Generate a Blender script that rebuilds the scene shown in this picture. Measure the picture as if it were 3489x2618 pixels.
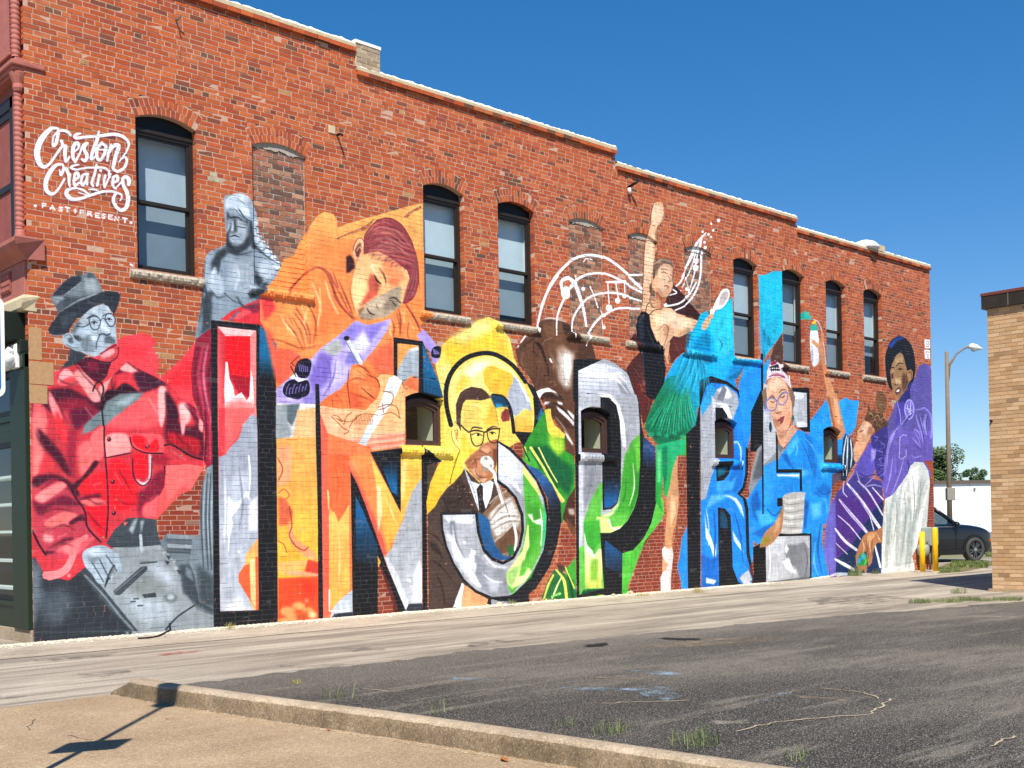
import bpy, bmesh, math, random
import numpy as np
from mathutils import Vector, Matrix

for o in list(bpy.data.objects):
    bpy.data.objects.remove(o, do_unlink=True)
SC = bpy.context.scene
COL = SC.collection

# ---------------------------------------------------------------- camera
PW, PH, FPX = 3489.0, 2618.0, 3900.0          # photograph size and focal length in its pixels
YAW, PITCH, ROLL, SHY = 0.8223, 0.0032, -0.0182, 467.93
CAM = np.array([-5.2614, -14.3645, 1.3481])
_F = np.array([math.cos(YAW) * math.cos(PITCH), math.sin(YAW) * math.cos(PITCH), math.sin(PITCH)])
_R = np.array([math.sin(YAW), -math.cos(YAW), 0.0]); _U = np.cross(_R, _F)
R2 = _R * math.cos(ROLL) + _U * math.sin(ROLL); U2 = -_R * math.sin(ROLL) + _U * math.cos(ROLL)
cd = bpy.data.cameras.new('Camera')
cam = bpy.data.objects.new('Camera', cd); COL.objects.link(cam)
cam.matrix_world = Matrix(((R2[0], U2[0], -_F[0], CAM[0]), (R2[1], U2[1], -_F[1], CAM[1]), (R2[2], U2[2], -_F[2], CAM[2]), (0, 0, 0, 1)))
cd.sensor_fit = 'HORIZONTAL'; cd.sensor_width = 36.0; cd.lens = FPX / PW * 36.0
cd.shift_y = SHY / PW; cd.clip_start = 0.1; cd.clip_end = 3000.0
SC.camera = cam
SC.render.resolution_x, SC.render.resolution_y = 1024, 768

# ---------------------------------------------------------------- world, sun, exposure
TOSUN = Vector((-0.5, -0.55, 1.0)).normalized()
world = bpy.data.worlds.new('World'); SC.world = world; world.use_nodes = True
wn = world.node_tree.nodes; wl = world.node_tree.links
bg = wn['Background']; sky = wn.new('ShaderNodeTexSky'); sky.sky_type = 'NISHITA'
sky.sun_disc = False; sky.sun_elevation = math.asin(TOSUN.z); sky.sun_rotation = math.atan2(TOSUN.x, TOSUN.y)
sky.air_density = 1.0; sky.dust_density = 0.0; sky.ozone_density = 6.0; sky.altitude = 800
hs = wn.new('ShaderNodeHueSaturation'); hs.inputs['Saturation'].default_value = 1.30; hs.inputs['Hue'].default_value = 0.507; hs.inputs['Value'].default_value = 1.0
wl.new(sky.outputs[0], hs.inputs['Color']); gm_ = wn.new('ShaderNodeGamma'); gm_.inputs[1].default_value = 0.8; wl.new(hs.outputs[0], gm_.inputs[0]); wl.new(gm_.outputs[0], bg.inputs[0]); bg.inputs[1].default_value = 0.128
sd = bpy.data.lights.new('Sun', 'SUN'); sd.energy = 5.0; sd.angle = math.radians(0.53); sd.color = (1.0, 0.955, 0.89)
sun = bpy.data.objects.new('Sun', sd); COL.objects.link(sun); sun.location = (-20, -20, 40)
sun.rotation_euler = TOSUN.to_track_quat('Z', 'Y').to_euler()
SC.view_settings.view_transform = 'Standard'; SC.view_settings.look = 'None'
SC.view_settings.exposure = 0.55; SC.view_settings.gamma = 1.0; SC.view_settings.use_curve_mapping = False

def pix_wall(x, y):
    """photo pixel -> point on the mural wall (plane Y = 0): distance along it, height"""
    x = np.asarray(x, float); y = np.asarray(y, float)
    a = (x - PW / 2) / FPX; b = -(y - PH / 2 - SHY) / FPX
    d = _F[None] + a[:, None] * R2[None] + b[:, None] * U2[None]
    t = -CAM[1] / d[:, 1]
    return CAM[0] + t * d[:, 0], CAM[2] + t * d[:, 2]

def pix_ground(x, y, z=0.0):
    a = (x - PW / 2) / FPX; b = -(y - PH / 2 - SHY) / FPX
    d = _F + a * R2 + b * U2
    t = (z - CAM[2]) / d[2]
    return CAM + t * d

def pix_depth(x, y, depth):
    a = (x - PW / 2) / FPX; b = -(y - PH / 2 - SHY) / FPX
    return CAM + depth * (_F + a * R2 + b * U2)

WALL_L = 23.1
random.seed(7)
# ---------------------------------------------------------------- mural raster
PXM = 120.0                       # texels per metre of wall
TW, TH = int(WALL_L * PXM), int(9.0 * PXM)
MUR = np.zeros((TH, TW, 4), np.float32)      # painted colour (sRGB values) + paint cover
REG = {'A': (0, 0, 2.212), 'B': (0, 700, 2.212), 'C': (0, 1400, 2.212), 'D': (900, 300, 2.212),
       'E': (900, 900, 2.212), 'F': (900, 1500, 2.212), 'G': (1700, 600, 2.212), 'H': (1700, 1300, 2.212),
       'I': (2489, 700, 2.212), 'J': (2489, 1350, 2.212), 'T': (100, 410, 4.368), 'U': (140, 900, 4.15),
       'V': (1180, 720, 4.15), 'W': (1510, 1300, 4.611), 'X': (1730, 1080, 3.458), 'Y': (2140, 660, 2.862),
       'M': (2550, 1180, 3.952), 'N': (2880, 1120, 3.32), 'O': (2780, 1380, 2.677)}

def hexc(h):
    return np.array([int(h[i:i + 2], 16) / 255.0 for i in (0, 2, 4)], np.float32)

def pts_of(s):
    v = np.array([float(t) for t in s.split()], float)
    return v.reshape(-1, 2)

def crom(P, closed, n=7):
    m = len(P)
    out = []
    t = np.linspace(0, 1, n, endpoint=False)[:, None]
    for i in range(m if closed else m - 1):
        if closed:
            a, b, c, d = P[i - 1], P[i], P[(i + 1) % m], P[(i + 2) % m]
        else:
            a, b, c, d = P[max(i - 1, 0)], P[i], P[i + 1], P[min(i + 2, m - 1)]
        out.append(0.5 * (2 * b + (c - a) * t + (2 * a - 5 * b + 4 * c - d) * t ** 2 + (3 * b - a - 3 * c + d) * t ** 3))
    out = np.concatenate(out)
    return out if closed else np.vstack([out, P[-1:]])

def to_tex(reg, P):
    ox, oy, sc = REG[reg]
    s, z = pix_wall(ox + P[:, 0] / sc, oy + P[:, 1] / sc)
    return np.stack([s * PXM, z * PXM], 1)

def cover(polys, pad=0):
    """anti-aliased cover of polygons (texel coordinates), non-zero winding"""
    allp = np.concatenate(polys)
    x0 = max(int(np.floor(allp[:, 0].min())) - 1 - pad, 0); x1 = min(int(np.ceil(allp[:, 0].max())) + 2 + pad, TW)
    y0 = max(int(np.floor(allp[:, 1].min())) - 1 - pad, 0); y1 = min(int(np.ceil(allp[:, 1].max())) + 2 + pad, TH)
    if x1 <= x0 or y1 <= y0:
        return None
    SS = 4
    w, h = x1 - x0, (y1 - y0) * SS
    acc = np.zeros((h, w + 2), np.float32)
    for P in polys:
        Q = np.roll(P, -1, 0)
        for (ax, ay), (bx, by) in zip(P, Q):
            if ay == by:
                continue
            sg = 1.0
            if ay > by:
                ax, ay, bx, by, sg = bx, by, ax, ay, -1.0
            r0 = max(int(np.ceil((ay - y0) * SS - 0.5)), 0); r1 = min(int(np.ceil((by - y0) * SS - 0.5)), h)
            if r1 <= r0:
                continue
            r = np.arange(r0, r1)
            yy = (r + 0.5) / SS + y0
            xx = np.clip(ax + (bx - ax) * (yy - ay) / (by - ay) - x0, 0, w)
            ix = xx.astype(int); fr = xx - ix
            acc[r, ix] += sg * (1 - fr)
            acc[r, ix + 1] += sg * fr
    m = np.clip(np.abs(np.cumsum(acc, 1)[:, :w]), 0, 1)
    return m.reshape(-1, SS, w).mean(1), x0, y0

def boxblur(m, r):
    for ax in (0, 1):
        for _ in range(2):
            k = 2 * r + 1
            pw = [(0, 0), (0, 0)]; pw[ax] = (r + 1, r)
            c = np.cumsum(np.pad(m, pw), ax)
            m = (np.take(c, range(k, c.shape[ax]), ax) - np.take(c, range(0, c.shape[ax] - k), ax)) / k
    return m

CLIP = [None]
def lay(reg, polys, col, soft=0, a=1.0, g=None):
    s = polys[0].mean(0)
    T = [to_tex(reg, p) for p in polys]
    r = 0
    if soft:
        e = to_tex(reg, np.array([s, s + [0, soft]]))
        r = max(int(round(abs(e[1, 1] - e[0, 1]) * 0.55)), 1)
    c = cover(T, 2 * r + 1 if r else 0)
    if c is None:
        return
    m, x0, y0 = c
    if r:
        m = boxblur(m, r)
    m = m * a
    h, w = m.shape
    if CLIP[0] is not None:
        m = m * CLIP[0][y0:y0 + h, x0:x0 + w]
    sub = MUR[y0:y0 + h, x0:x0 + w]
    m = m[..., None]
    if col is None:
        sub[..., 3:] *= (1 - m)
        return
    C = hexc(col)
    if g:
        col2, gp = g
        E = to_tex(reg, pts_of(gp)); d = E[1] - E[0]
        gx, gy = np.meshgrid(np.arange(x0, x0 + w) - E[0, 0], np.arange(y0, y0 + h) - E[0, 1])
        t = np.clip((gx * d[0] + gy * d[1]) / (d @ d), 0, 1)[..., None]
        C = C * (1 - t) + hexc(col2) * t
    old = sub[..., 3:]
    na = old + m * (1 - old)
    sub[..., :3] = np.where(na > 1e-4, (C * m + sub[..., :3] * old * (1 - m)) / np.maximum(na, 1e-4), C)
    sub[..., 3:] = na

def p(reg, col, s, sm=0, soft=0, a=1.0, g=None):
    P = pts_of(s)
    lay(reg, [crom(P, True) if sm else P], col, soft, a, g)

def stroke_poly(P, w):
    n = len(P)
    d = np.gradient(P, axis=0)
    d /= np.maximum(np.hypot(d[:, 0], d[:, 1])[:, None], 1e-6)
    nr = np.stack([-d[:, 1], d[:, 0]], 1) * (w / 2)[:, None]
    body = np.vstack([P + nr, (P - nr)[::-1]])
    caps = []
    th = np.linspace(0, 2 * np.pi, 9)[:-1]
    for i in (0, n - 1):
        caps.append(P[i] + np.stack([np.cos(th), np.sin(th)], 1) * w[i] / 2)
    def ccw(q):
        x, y = q[:, 0], q[:, 1]
        return q if (x * np.roll(y, -1) - y * np.roll(x, -1)).sum() > 0 else q[::-1]
    segs = []
    for i in range(n - 1):
        segs.append(ccw(np.array([P[i] + nr[i], P[i + 1] + nr[i + 1], P[i + 1] - nr[i + 1], P[i] - nr[i]])))
    return segs + [ccw(c) for c in caps]

def l(reg, col, w, s, sm=1, soft=0, a=1.0):
    P = pts_of(s)
    m = len(P)
    ws = np.array([float(t) for t in str(w).split()])
    u = np.arange(m, dtype=float)
    if sm and m > 2:
        Q = crom(P, False, 5); uu = np.linspace(0, m - 1, len(Q))
    else:
        Q = P; uu = u
    wd = np.interp(uu, np.linspace(0, m - 1, len(ws)), ws)
    lay(reg, stroke_poly(Q, wd), col, soft, a)

def blob(reg, col, x, y, rx, ry=None, soft=0, a=1.0):
    th = np.linspace(0, 2 * np.pi, 17)[:-1]
    lay(reg, [np.stack([x + np.cos(th) * rx, y + np.sin(th) * (ry or rx)], 1)], col, soft, a)

def clipto(reg, s, sm=0):
    if reg is None:
        CLIP[0] = None; return
    P = pts_of(s)
    c = cover([to_tex(reg, crom(P, True) if sm else P)])
    full = np.zeros((TH, TW), np.float32)
    m, x0, y0 = c
    full[y0:y0 + m.shape[0], x0:x0 + m.shape[1]] = m
    CLIP[0] = full
# ---------------------------------------------------------------- mural: script lettering
SH = '5a2136'
def script(col, k, dx=0, dy=0, a=1.0, soft=0):
    def q(w, s):
        P = pts_of(s) + [dx, dy]
        l('T', col, ' '.join(str(float(t) * k) for t in w.split()), ' '.join('%.1f' % v for v in P.ravel()), a=a, soft=soft)
    q('30 60 85 95 95 80 55 40 40 44', '420 120 330 125 230 215 150 340 115 480 140 620 210 695 300 650 400 510 500 370')
    q('30 52 56 44 30', '430 120 425 210 400 330 365 385 345 350'); q('26 30 26', '345 350 360 240 440 150')
    q('34 44 36', '440 160 520 155 580 185 615 225')
    q('46 40', '475 310 510 380'); q('60 58 40 26', '540 390 530 500 545 620 600 540')
    q('26 30 50 60 60 50 26', '640 480 720 430 735 360 690 345 650 420 650 560 680 620'); q('44 30', '680 620 750 500')
    q('30 34 30', '750 500 800 370 850 340'); q('50 44 50 60 50 36', '860 345 825 390 820 450 860 530 830 605 780 580')
    q('30 62 56 50 30', '1035 165 1005 300 945 460 920 580 980 540')
    q('50 50 50 50 50', '1080 340 1010 430 1010 560 1060 590 1120 500'); q('50 50', '1120 500 1140 390'); q('44 44', '1140 390 1080 340'); q('24 24', '1040 440 1160 440')
    q('40 44 40', '1215 365 1180 480 1160 600'); q('36 60 66 64 60 50 40', '1190 480 1260 380 1330 390 1290 520 1260 640 1250 720 1310 765')
    q('44 50 44 34 26', '1310 765 1400 720 1450 620 1430 550 1360 580'); q('26 22', '1370 570 1335 625')
    q('30 46 50 44 48 50 46 36 30', '760 195 680 225 700 265 850 250 1050 235 1250 210 1400 250 1480 350 1440 480'); q('28 24', '1440 480 1360 580')
    q('30 50 70 72 66 50 40 36', '500 660 400 670 310 770 250 900 250 1030 330 1100 420 1040 520 880')
    q('24 44 46 36', '500 660 510 720 480 800 460 815'); q('24 22', '460 815 450 740')
    q('54 50 40', '550 725 580 800 590 860'); q('50 46 30', '600 810 590 900 600 980')
    q('40 44 48 44 30', '660 900 730 850 720 790 680 800 660 900'); q('44 42 30', '660 900 680 975 740 930')
    q('40 44 40 40', '840 800 790 830 770 930 800 970'); q('40 40 44', '800 970 850 880 870 800'); q('40 36', '860 860 860 960')
    q('30 46 46 36', '1000 660 970 800 930 930 950 980'); q('44 42', '1040 820 1010 970'); q('44 44', '1060 750 1062 752')
    q('40 40 36', '1130 820 1110 920 1120 1000'); q('30 30', '1120 1000 1210 800'); q('30 34', '1200 850 1180 800')
    q('40 44 44 40', '1240 930 1310 900 1310 830 1260 840'); q('44 44 34', '1250 850 1240 960 1280 1020'); q('30 26', '1280 1020 1370 920')
    q('50 64 50 46', '1480 960 1480 880 1430 840 1390 870'); q('46 50 60 66 60 56 44', '1390 870 1400 970 1450 1070 1470 1190 1440 1300 1370 1340 1280 1290')
    q('50 54 40 30 24', '1290 1290 1250 1190 1290 1090 1370 1110 1370 1170'); q('24 20', '1380 1160 1350 1195')
    q('24 36 36 34 30 40', '740 660 650 680 620 710 700 735 850 710 1010 705'); q('36 36 30', '1010 705 1120 715 1190 760'); q('30 26', '1190 760 1180 800')
    q('26 50 70 60 50 46 40', '700 1010 590 1030 550 1090 620 1170 750 1170 900 1120 1100 1060'); q('40 36 30', '1100 1060 1230 1060 1330 1090')
    q('24 34 26', '700 1010 800 1040 880 1100'); q('18 14', '730 1075 860 1115'); q('18 30 12', '880 1030 950 1030 1030 1050')
script(SH, 1.05, -14, 22, 0.75, 26)
script('e9ebf0', 1.0)
def word(pos, letters, h, wl, wd):
    """block capitals drawn in strokes on a sloping line (region T)"""
    G = {'P': [(0, 1, 0, 0, .8, 0, .8, .5, 0, .5)], 'A': [(0, 1, .5, 0, 1, 1), (.2, .65, .8, .65)], 'S': [(.9, .1, .3, 0, .1, .25, .8, .65, .7, 1, .05, .92)],
         'T': [(0, 0, 1, 0), (.5, 0, .5, 1)], '+': [(.1, .5, .9, .5), (.5, .1, .5, .9)], 'R': [(0, 1, 0, 0, .8, .05, .75, .5, 0, .5), (.35, .5, .9, 1)],
         'E': [(.9, 0, 0, 0, 0, 1, .9, 1), (0, .5, .7, .5)], 'N': [(0, 1, 0, 0, .9, 1, .9, 0)], '.': [(.5, .5, .52, .52)]}
    for ch, (x, y) in zip(letters, pos):
        for s in G[ch]:
            v = np.array(s).reshape(-1, 2)
            P = np.stack([x + v[:, 0] * wl, y + v[:, 1] * h + v[:, 0] * wl * 0.2], 1)
            l('T', 'f0eef0', wd * (2.2 if ch == '.' else 1), ' '.join('%.1f' % t for t in P.ravel()), sm=0)
word([(55, 1235), (195, 1235), (310, 1260), (435, 1285), (535, 1295), (650, 1315), (758, 1335), (870, 1355), (985, 1380), (1075, 1390), (1180, 1405), (1272, 1430), (1390, 1455), (1480, 1485)],
     '.PAST+PRESENT.', 62, 66, 19)
l('B', 'efe9ea', 14, '985 445 1000 455')

# ---------------------------------------------------------------- mural: craftsman in a hat, statue, letter I
p('B', 'e8414a', '232 1340 330 1285 400 1255 440 1245 500 1200 700 1150 890 1010 940 985 1000 975 1080 962 1140 985 1185 1030 1150 1065 1190 1140 1200 1220 1180 1262 1205 1300 1300 1220 1390 1130 1470 1030 1600 930 1600 1700 232 1700')
p('B', 'f02a3a', '900 1080 1060 1060 1130 1100 1060 1160 930 1130', soft=40, a=.7)
p('B', 'f02330', '1230 1330 1400 1180 1480 1150 1500 1300 1440 1380 1300 1360', soft=40, a=.8)
p('C', 'e8504f', '232 0 1600 0 1600 370 1530 430 1440 600 1370 625 1290 700 1240 760 1190 810 1000 830 700 1000 232 1120')
p('C', 'ef6460', '1250 260 1300 260 1530 380 1530 430 1440 600 1380 560 1260 700 1240 420', soft=14)
p('C', 'f01f28', '240 920 340 1090 300 1100 240 1120')
# painted-over brick gap between the shirt and the statue
p('C', '74281f', '1530 440 1515 620 1500 945 1255 935 1210 1010 1190 810 1290 700 1370 625 1440 600', a=.72)
# workbench and floor greys
p('C', '59646b', '244 1112 330 1088 560 1130 760 1010 1190 1000 1260 925 1500 940 1560 430 1620 400 1660 1560 1300 1659 252 1680', g=('6d777d', '300 1200 1400 1500'))
p('C', '2d3238', '240 1112 330 1086 480 1110 560 1130 640 1250 800 1450 1000 1660 250 1680 300 1250', soft=18)
p('C', '69757f', '250 1130 330 1120 300 1300 340 1400 300 1500 256 1600', soft=50, a=.8)
p('C', '55616a', '330 1400 480 1320 560 1450 480 1600 330 1600', soft=60, a=.7)
p('C', '8b9396', '620 1090 900 1020 1200 1010 1290 1100 1400 1300 1430 1420 1480 1500 1600 1540 1620 1580 1290 1659 1040 1659 760 1340 660 1200')
p('C', 'a6b0b8', '940 1400 1100 1380 1300 1480 1260 1600 1060 1600', soft=60)
p('C', 'b3bcc6', '1100 1170 1200 1140 1320 1260 1340 1330 1200 1260', soft=40)
p('C', '79807f', '960 1250 1150 1260 1240 1360 1100 1440 980 1360', soft=50)
p('C', '3a4248', '570 1130 640 1110 700 1240 780 1340 860 1440 1040 1660 1000 1660 760 1400 640 1250')
l('C', '717d82', '16', '640 1240 780 1390 900 1540 1000 1650')
p('C', '3d454a', '855 1360 1060 1180 1110 1170 1110 1200 905 1390 870 1390')
l('C', '6d777b', 7, '870 1362 1080 1185')
p('C', '343b40', '1070 1385 1170 1370 1180 1405 1090 1412')
blob('C', '5c6668', 1285, 1410, 50, 40, soft=14); blob('C', '9aa3a6', 1288, 1404, 28, 22, soft=8)
for x, y in ((985, 1440), (1040, 1470), (1010, 1418)):
    l('C', '3f484c', 12, '%d %d %d %d' % (x, y, x + 35, y - 2))
p('C', '39424a', '1350 1160 1430 1160 1470 1250 1480 1330 1600 1420 1610 1530 1500 1480 1380 1370', soft=16)
p('C', '69757c', '1400 1170 1440 1200 1460 1290 1400 1240', soft=12)
l('C', '2c3338', 12, '1250 1650 1330 1560 1430 1490 1480 1460')
l('C', '2f363b', 10, '1060 1150 1180 1140')
for i, (x, y) in enumerate(((1210, 1060), (1250, 1090), (1290, 1120), (1240, 1130), (1300, 1170), (1330, 1200))):
    p('C', '353c41' if i % 2 else 'a0aaae', '%d %d %d %d %d %d' % (x, y, x + 40, y + 6, x + 24, y + 36))
# stacked books
for i, y in enumerate((930, 965, 1000, 1030)):
    p('C', ('7c868c', '596269', '8d979c', '4f585f')[i], '1258 %d 1480 %d 1478 %d 1262 %d' % (y, y + 12, y + 44, y + 36))
    l('C', '2b3238', 6, '1262 %d 1470 %d' % (y + 36, y + 46))
# statue
p('B', '8593a0', '1690 -60 1730 -75 1800 -85 1870 -60 1920 0 1945 60 1950 160 1970 240 2000 310 2080 370 2120 430 2125 500 2090 580 2040 660 1960 740 1800 800 1680 870 1600 880 1600 940 1480 1010 1490 880 1520 720 1535 560 1545 420 1580 350 1690 300 1705 230 1690 60', sm=1)
p('B', '31383f', '1710 40 1740 95 1870 120 1880 200 1900 280 1860 330 1790 370 1720 360 1700 300 1712 200', soft=10)
p('B', 'a9b5c0', '1780 100 1865 140 1870 220 1830 280 1770 290 1750 260 1790 200', soft=14)
p('B', '8b98a4', '1720 90 1760 100 1765 200 1730 210', soft=8)
l('B', '2a3036', 10, '1740 95 1790 90 1820 110'); l('B', '2a3036', 12, '1745 240 1780 238 1800 260'); l('B', '3b444c', 8, '1790 160 1850 170')
p('B', 'c2ccd6', '1700 -40 1780 -75 1860 -50 1900 10 1880 90 1800 60 1740 10 1700 30', soft=16)
l('B', '3a444d', 10, '1745 -20 1800 30 1850 100 1920 130'); l('B', '59646e', 7, '1740 0 1790 50 1840 110')
for i, (x, y) in enumerate(((1930, 130), (1935, 190), (1950, 250), (1985, 300), (2030, 350), (2070, 400), (2100, 450))):
    blob('B', 'b9c4ce', x, y, 26, 34, soft=7); l('B', '454f58', 7, '%d %d %d %d %d %d' % (x - 25, y + 20, x, y + 36, x + 26, y + 24))
p('B', '3b434a', '1880 130 1905 130 1915 250 1950 330 1900 330 1880 260', soft=8)
p('B', '2e353b', '1600 560 1590 430 1640 350 1700 310 1720 360 1660 420 1640 520 1650 620 1610 680 1570 700', soft=14)
p('B', 'a8b4c0', '1560 540 1620 460 1680 560 1690 650 1640 690 1580 640', soft=20)
p('B', 'a2afba', '1740 420 1900 400 1920 520 1880 660 1780 680 1720 560', soft=40)
p('B', '3a4249', '1880 660 1980 600 2040 560 2000 650 1900 700', soft=12); p('B', '313940', '1940 480 2000 560 1960 620 1930 560', soft=16)
p('B', 'b0bbc6', '1960 420 2060 420 2090 500 2020 560 1960 520', soft=24)
l('B', '4a545c', 8, '1690 660 1760 720 1860 760'); l('B', '5b666f', 8, '1780 690 1830 760')
p('B', '39434b', '1530 640 1590 660 1600 760 1590 930 1500 980 1520 800', soft=14)
p('B', '6f7c88', '1495 830 1530 830 1520 960 1485 1000', soft=10)
# statue drapery below, beside the letter
p('C', '76828a', '1560 430 1620 390 1620 1500 1500 1440 1470 1250 1430 1150 1450 960 1500 940 1512 640')
for x in (1530, 1565, 1590):
    l('C', '3f4a51', '6 14 8', '%d 470 %d 800 %d 1200' % (x, x - 14, x + 4))
    l('C', '98a3a9', '6 10 5', '%d 520 %d 820 %d 1100' % (x + 16, x + 2, x + 14))
p('C', '3d474e', '1480 1150 1610 1250 1620 1500 1500 1440', soft=30)
# red drape
p('B', '8b1a34', '1475 1010 1590 925 1640 930 1640 1700 1535 1700 1500 1570 1450 1440 1440 1250')
p('C', '8b1a34', '1530 -20 1640 -20 1640 380 1560 430 1535 380 1545 200')
for x0, c, w in ((1500, 'b03a52', 26), (1535, 'c9788a', 18), (1575, '5c0f28', 26), (1470, '5a0e26', 12)):
    l('B', c, '%d %d %d' % (w * .5, w, w * .6), '%d 1060 %d 1250 %d 1420 %d 1640' % (x0 + 30, x0, x0 + 14, x0 + 60), soft=8)
l('C', '5c0f28', 14, '1545 0 1555 150 1545 370'); l('C', 'b5354a', 14, '1580 0 1585 380')
p('B', 'd0303c', '1660 862 1740 800 1860 745 1960 705 2060 690 2085 730 2040 820 1990 900 1995 960 1955 905')
p('B', '7f1f38', '1860 760 1990 715 2060 705 2000 790 1900 820', soft=14); p('B', 'e7585c', '1720 850 1840 790 1900 800 1800 860', soft=12)
l('B', '5f6b74', 14, '1730 870 1800 800')

# shirt
SHIRT = '235 1480 300 1400 430 1350 440 1270 470 1210 560 1180 620 1240 800 1330 960 1180 1060 1240 1180 1300 1290 1360 1360 1450 1470 1520 1530 1640 1540 1800 1530 1970 1420 1950 1250 1960 1240 2120 1190 2210 1190 2240 1150 2520 900 2520 760 2700 640 2730 520 2830 340 2790 245 2620'
p('B', 'c8343f', SHIRT)
clipto('B', SHIRT)
def folds(reg, items):
    for c, s, so in items:
        p(reg, c, s, sm=1, soft=so)
folds('B', [('4a0d28', '300 1440 380 1390 520 1380 640 1440 760 1480 770 1560 640 1560 480 1500 400 1560 320 1500', 16),
            ('8c1a33', '430 1480 620 1460 740 1560 720 1659 560 1640 470 1600', 26), ('f08c8c', '370 1400 420 1480 470 1600 430 1620 370 1500', 12),
            ('ea6064', '240 1500 300 1480 340 1600 300 1659 240 1659', 20), ('e6494f', '480 1560 540 1560 620 1659 540 1659', 14),
            ('f2a0a0', '440 1290 500 1230 580 1300 600 1340 540 1350 440 1350', 10), ('d94850', '440 1350 560 1345 610 1330 560 1290 480 1310', 10),
            ('f09a96', '600 1240 700 1330 760 1460 700 1480 640 1400 560 1280', 8), ('f3a19c', '830 1190 860 1230 800 1400 770 1470 740 1380 790 1330', 8),
            ('2e0a1c', '760 1480 800 1400 860 1380 880 1330 960 1320 1040 1400 1100 1390 1060 1420 900 1460 770 1560', 10),
            ('6c1030', '850 1180 900 1160 1010 1240 1090 1310 1200 1300 1180 1340 1060 1330 1010 1260 930 1280 870 1300', 10),
            ('f0a6a4', '880 1170 960 1190 1040 1250 960 1260 880 1220', 12), ('d23440', '850 1290 960 1260 1010 1300 1040 1390 940 1340 860 1390', 8),
            ('42142c', '1010 1270 1100 1260 1200 1310 1260 1350 1200 1370 1130 1400 1060 1400', 14),
            ('e7565a', '900 1500 1100 1420 1200 1420 1180 1659 800 1659', 30), ('f2a9a4', '1200 1370 1250 1380 1260 1480 1230 1659 1200 1640 1190 1480', 12),
            ('380c22', '1250 1400 1300 1460 1350 1560 1320 1659 1260 1659 1250 1520', 16), ('f0b0ac', '1350 1500 1420 1500 1440 1600 1390 1659 1360 1600', 16),
            ('7d1530', '1400 1480 1480 1520 1530 1620 1480 1659 1440 1560', 16)])
folds('C', [('ee7a76', '250 60 340 60 340 260 300 420 250 520', 20), ('4b0c26', '280 130 360 200 470 330 540 480 500 480 420 380 300 240', 18),
            ('e6303c', '430 0 520 180 560 230 480 240 420 120', 16), ('5e1030', '520 0 700 0 620 120 560 140', 24), ('9b2038', '520 150 580 180 560 420 580 540 520 430 500 260', 20),
            ('ea6a68', '590 280 680 230 720 380 640 480 600 470', 14), ('3b0a20', '710 380 740 400 640 520 560 600 540 560 620 500', 10),
            ('e56a6a', '690 180 780 120 790 260 770 360 720 370 690 280', 12), ('ef908c', '800 190 960 180 980 310 860 340 800 350', 10),
            ('f01a2a', '640 520 800 460 810 640 780 700 640 640 600 600', 20), ('e01626', '830 380 960 400 1030 560 1040 700 880 760 820 700', 24),
            ('d81228', '640 720 800 700 800 940 720 900 660 820', 24), ('5f0d28', '600 660 740 620 760 660 660 700 620 720', 14),
            ('ea6e6c', '600 680 740 660 800 700 680 720', 12), ('a61c34', '960 340 1240 330 1250 420 1140 400 1130 540 1080 570 1000 500 990 360', 16),
            ('f31326', '1000 340 1090 330 1110 480 1030 500', 10), ('f0c0be', '1120 330 1145 360 1140 520 1080 570 1020 510 1080 540 1120 490', 6),
            ('7c1430', '1150 500 1250 440 1240 640 1150 760 1050 800 1040 620 1080 600', 26), ('ea5c60', '1080 720 1180 640 1230 680 1180 800 1080 800', 20),
            ('e9565c', '980 180 1210 180 1225 320 1080 310 1000 260', 6), ('f40f20', '1000 190 1090 200 1120 260 1180 210 1190 300 1090 300 1010 250', 8),
            ('4c0c24', '1260 60 1340 80 1420 120 1530 100 1540 240 1540 350 1440 320 1350 260 1260 240 1240 140', 24), ('b71428', '1270 160 1400 190 1500 220 1500 330 1420 300 1290 250', 20),
            ('efa6a2', '1360 40 1400 40 1390 160 1370 180', 10), ('ee9290', '1500 70 1535 80 1530 160 1500 140', 12)])
l('C', '35091e', 12, '790 0 785 200 795 360 810 560 815 760 800 960'); l('C', '35091e', 10, '980 200 1000 270 1090 315 1225 322')
l('C', '35091e', 10, '800 355 900 335 980 320'); l('C', '35091e', 9, '1000 360 1010 500 1075 565 1135 510 1145 360')
l('C', '30081c', 14, '1240 260 1300 258 1400 320 1460 350 1540 370'); l('C', '35091e', 10, '1240 420 1250 540 1235 700 1190 800')
for x, y in ((822, 215), (850, 535), (858, 770), (578, 615), (1112, 270)):
    blob('C', '4a0c22', x, y, 16, 18); blob('C', 'ee9999', x - 4, y - 6, 5)
# left sleeve
folds('C', [('b93a4a', '245 560 420 480 540 560 600 680 640 780 700 900 760 1000 640 1080 520 1110 340 1090 250 900', 30), ('3f0a22', '250 500 400 480 520 530 600 640 560 640 480 540 380 520 260 580', 14),
            ('e8807e', '270 640 440 540 500 570 380 660 300 700', 12), ('6b1530', '245 680 340 700 480 640 600 700 560 720 400 720 300 790', 16),
            ('e7706e', '330 850 480 760 600 800 520 860 400 880', 12), ('4c0d26', '520 840 620 780 640 830 600 830 540 860', 10),
            ('ee8c88', '480 980 600 1000 560 1090 450 1030', 14), ('5a1028', '340 1070 420 1000 500 960 560 970 460 1030 380 1080', 12), ('f0a09c', '330 930 400 950 390 990 330 980', 16)])
l('C', '3a0a20', 14, '520 550 560 640 640 760 660 880 760 990'); l('C', '2b0716', 16, '245 905 290 1000 345 1085')
clipto(None, '')
p('B', '6d7d80', '655 1659 720 1580 770 1560 800 1480 900 1420 1080 1410 1050 1460 960 1520 860 1600 800 1659', soft=6)
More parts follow.
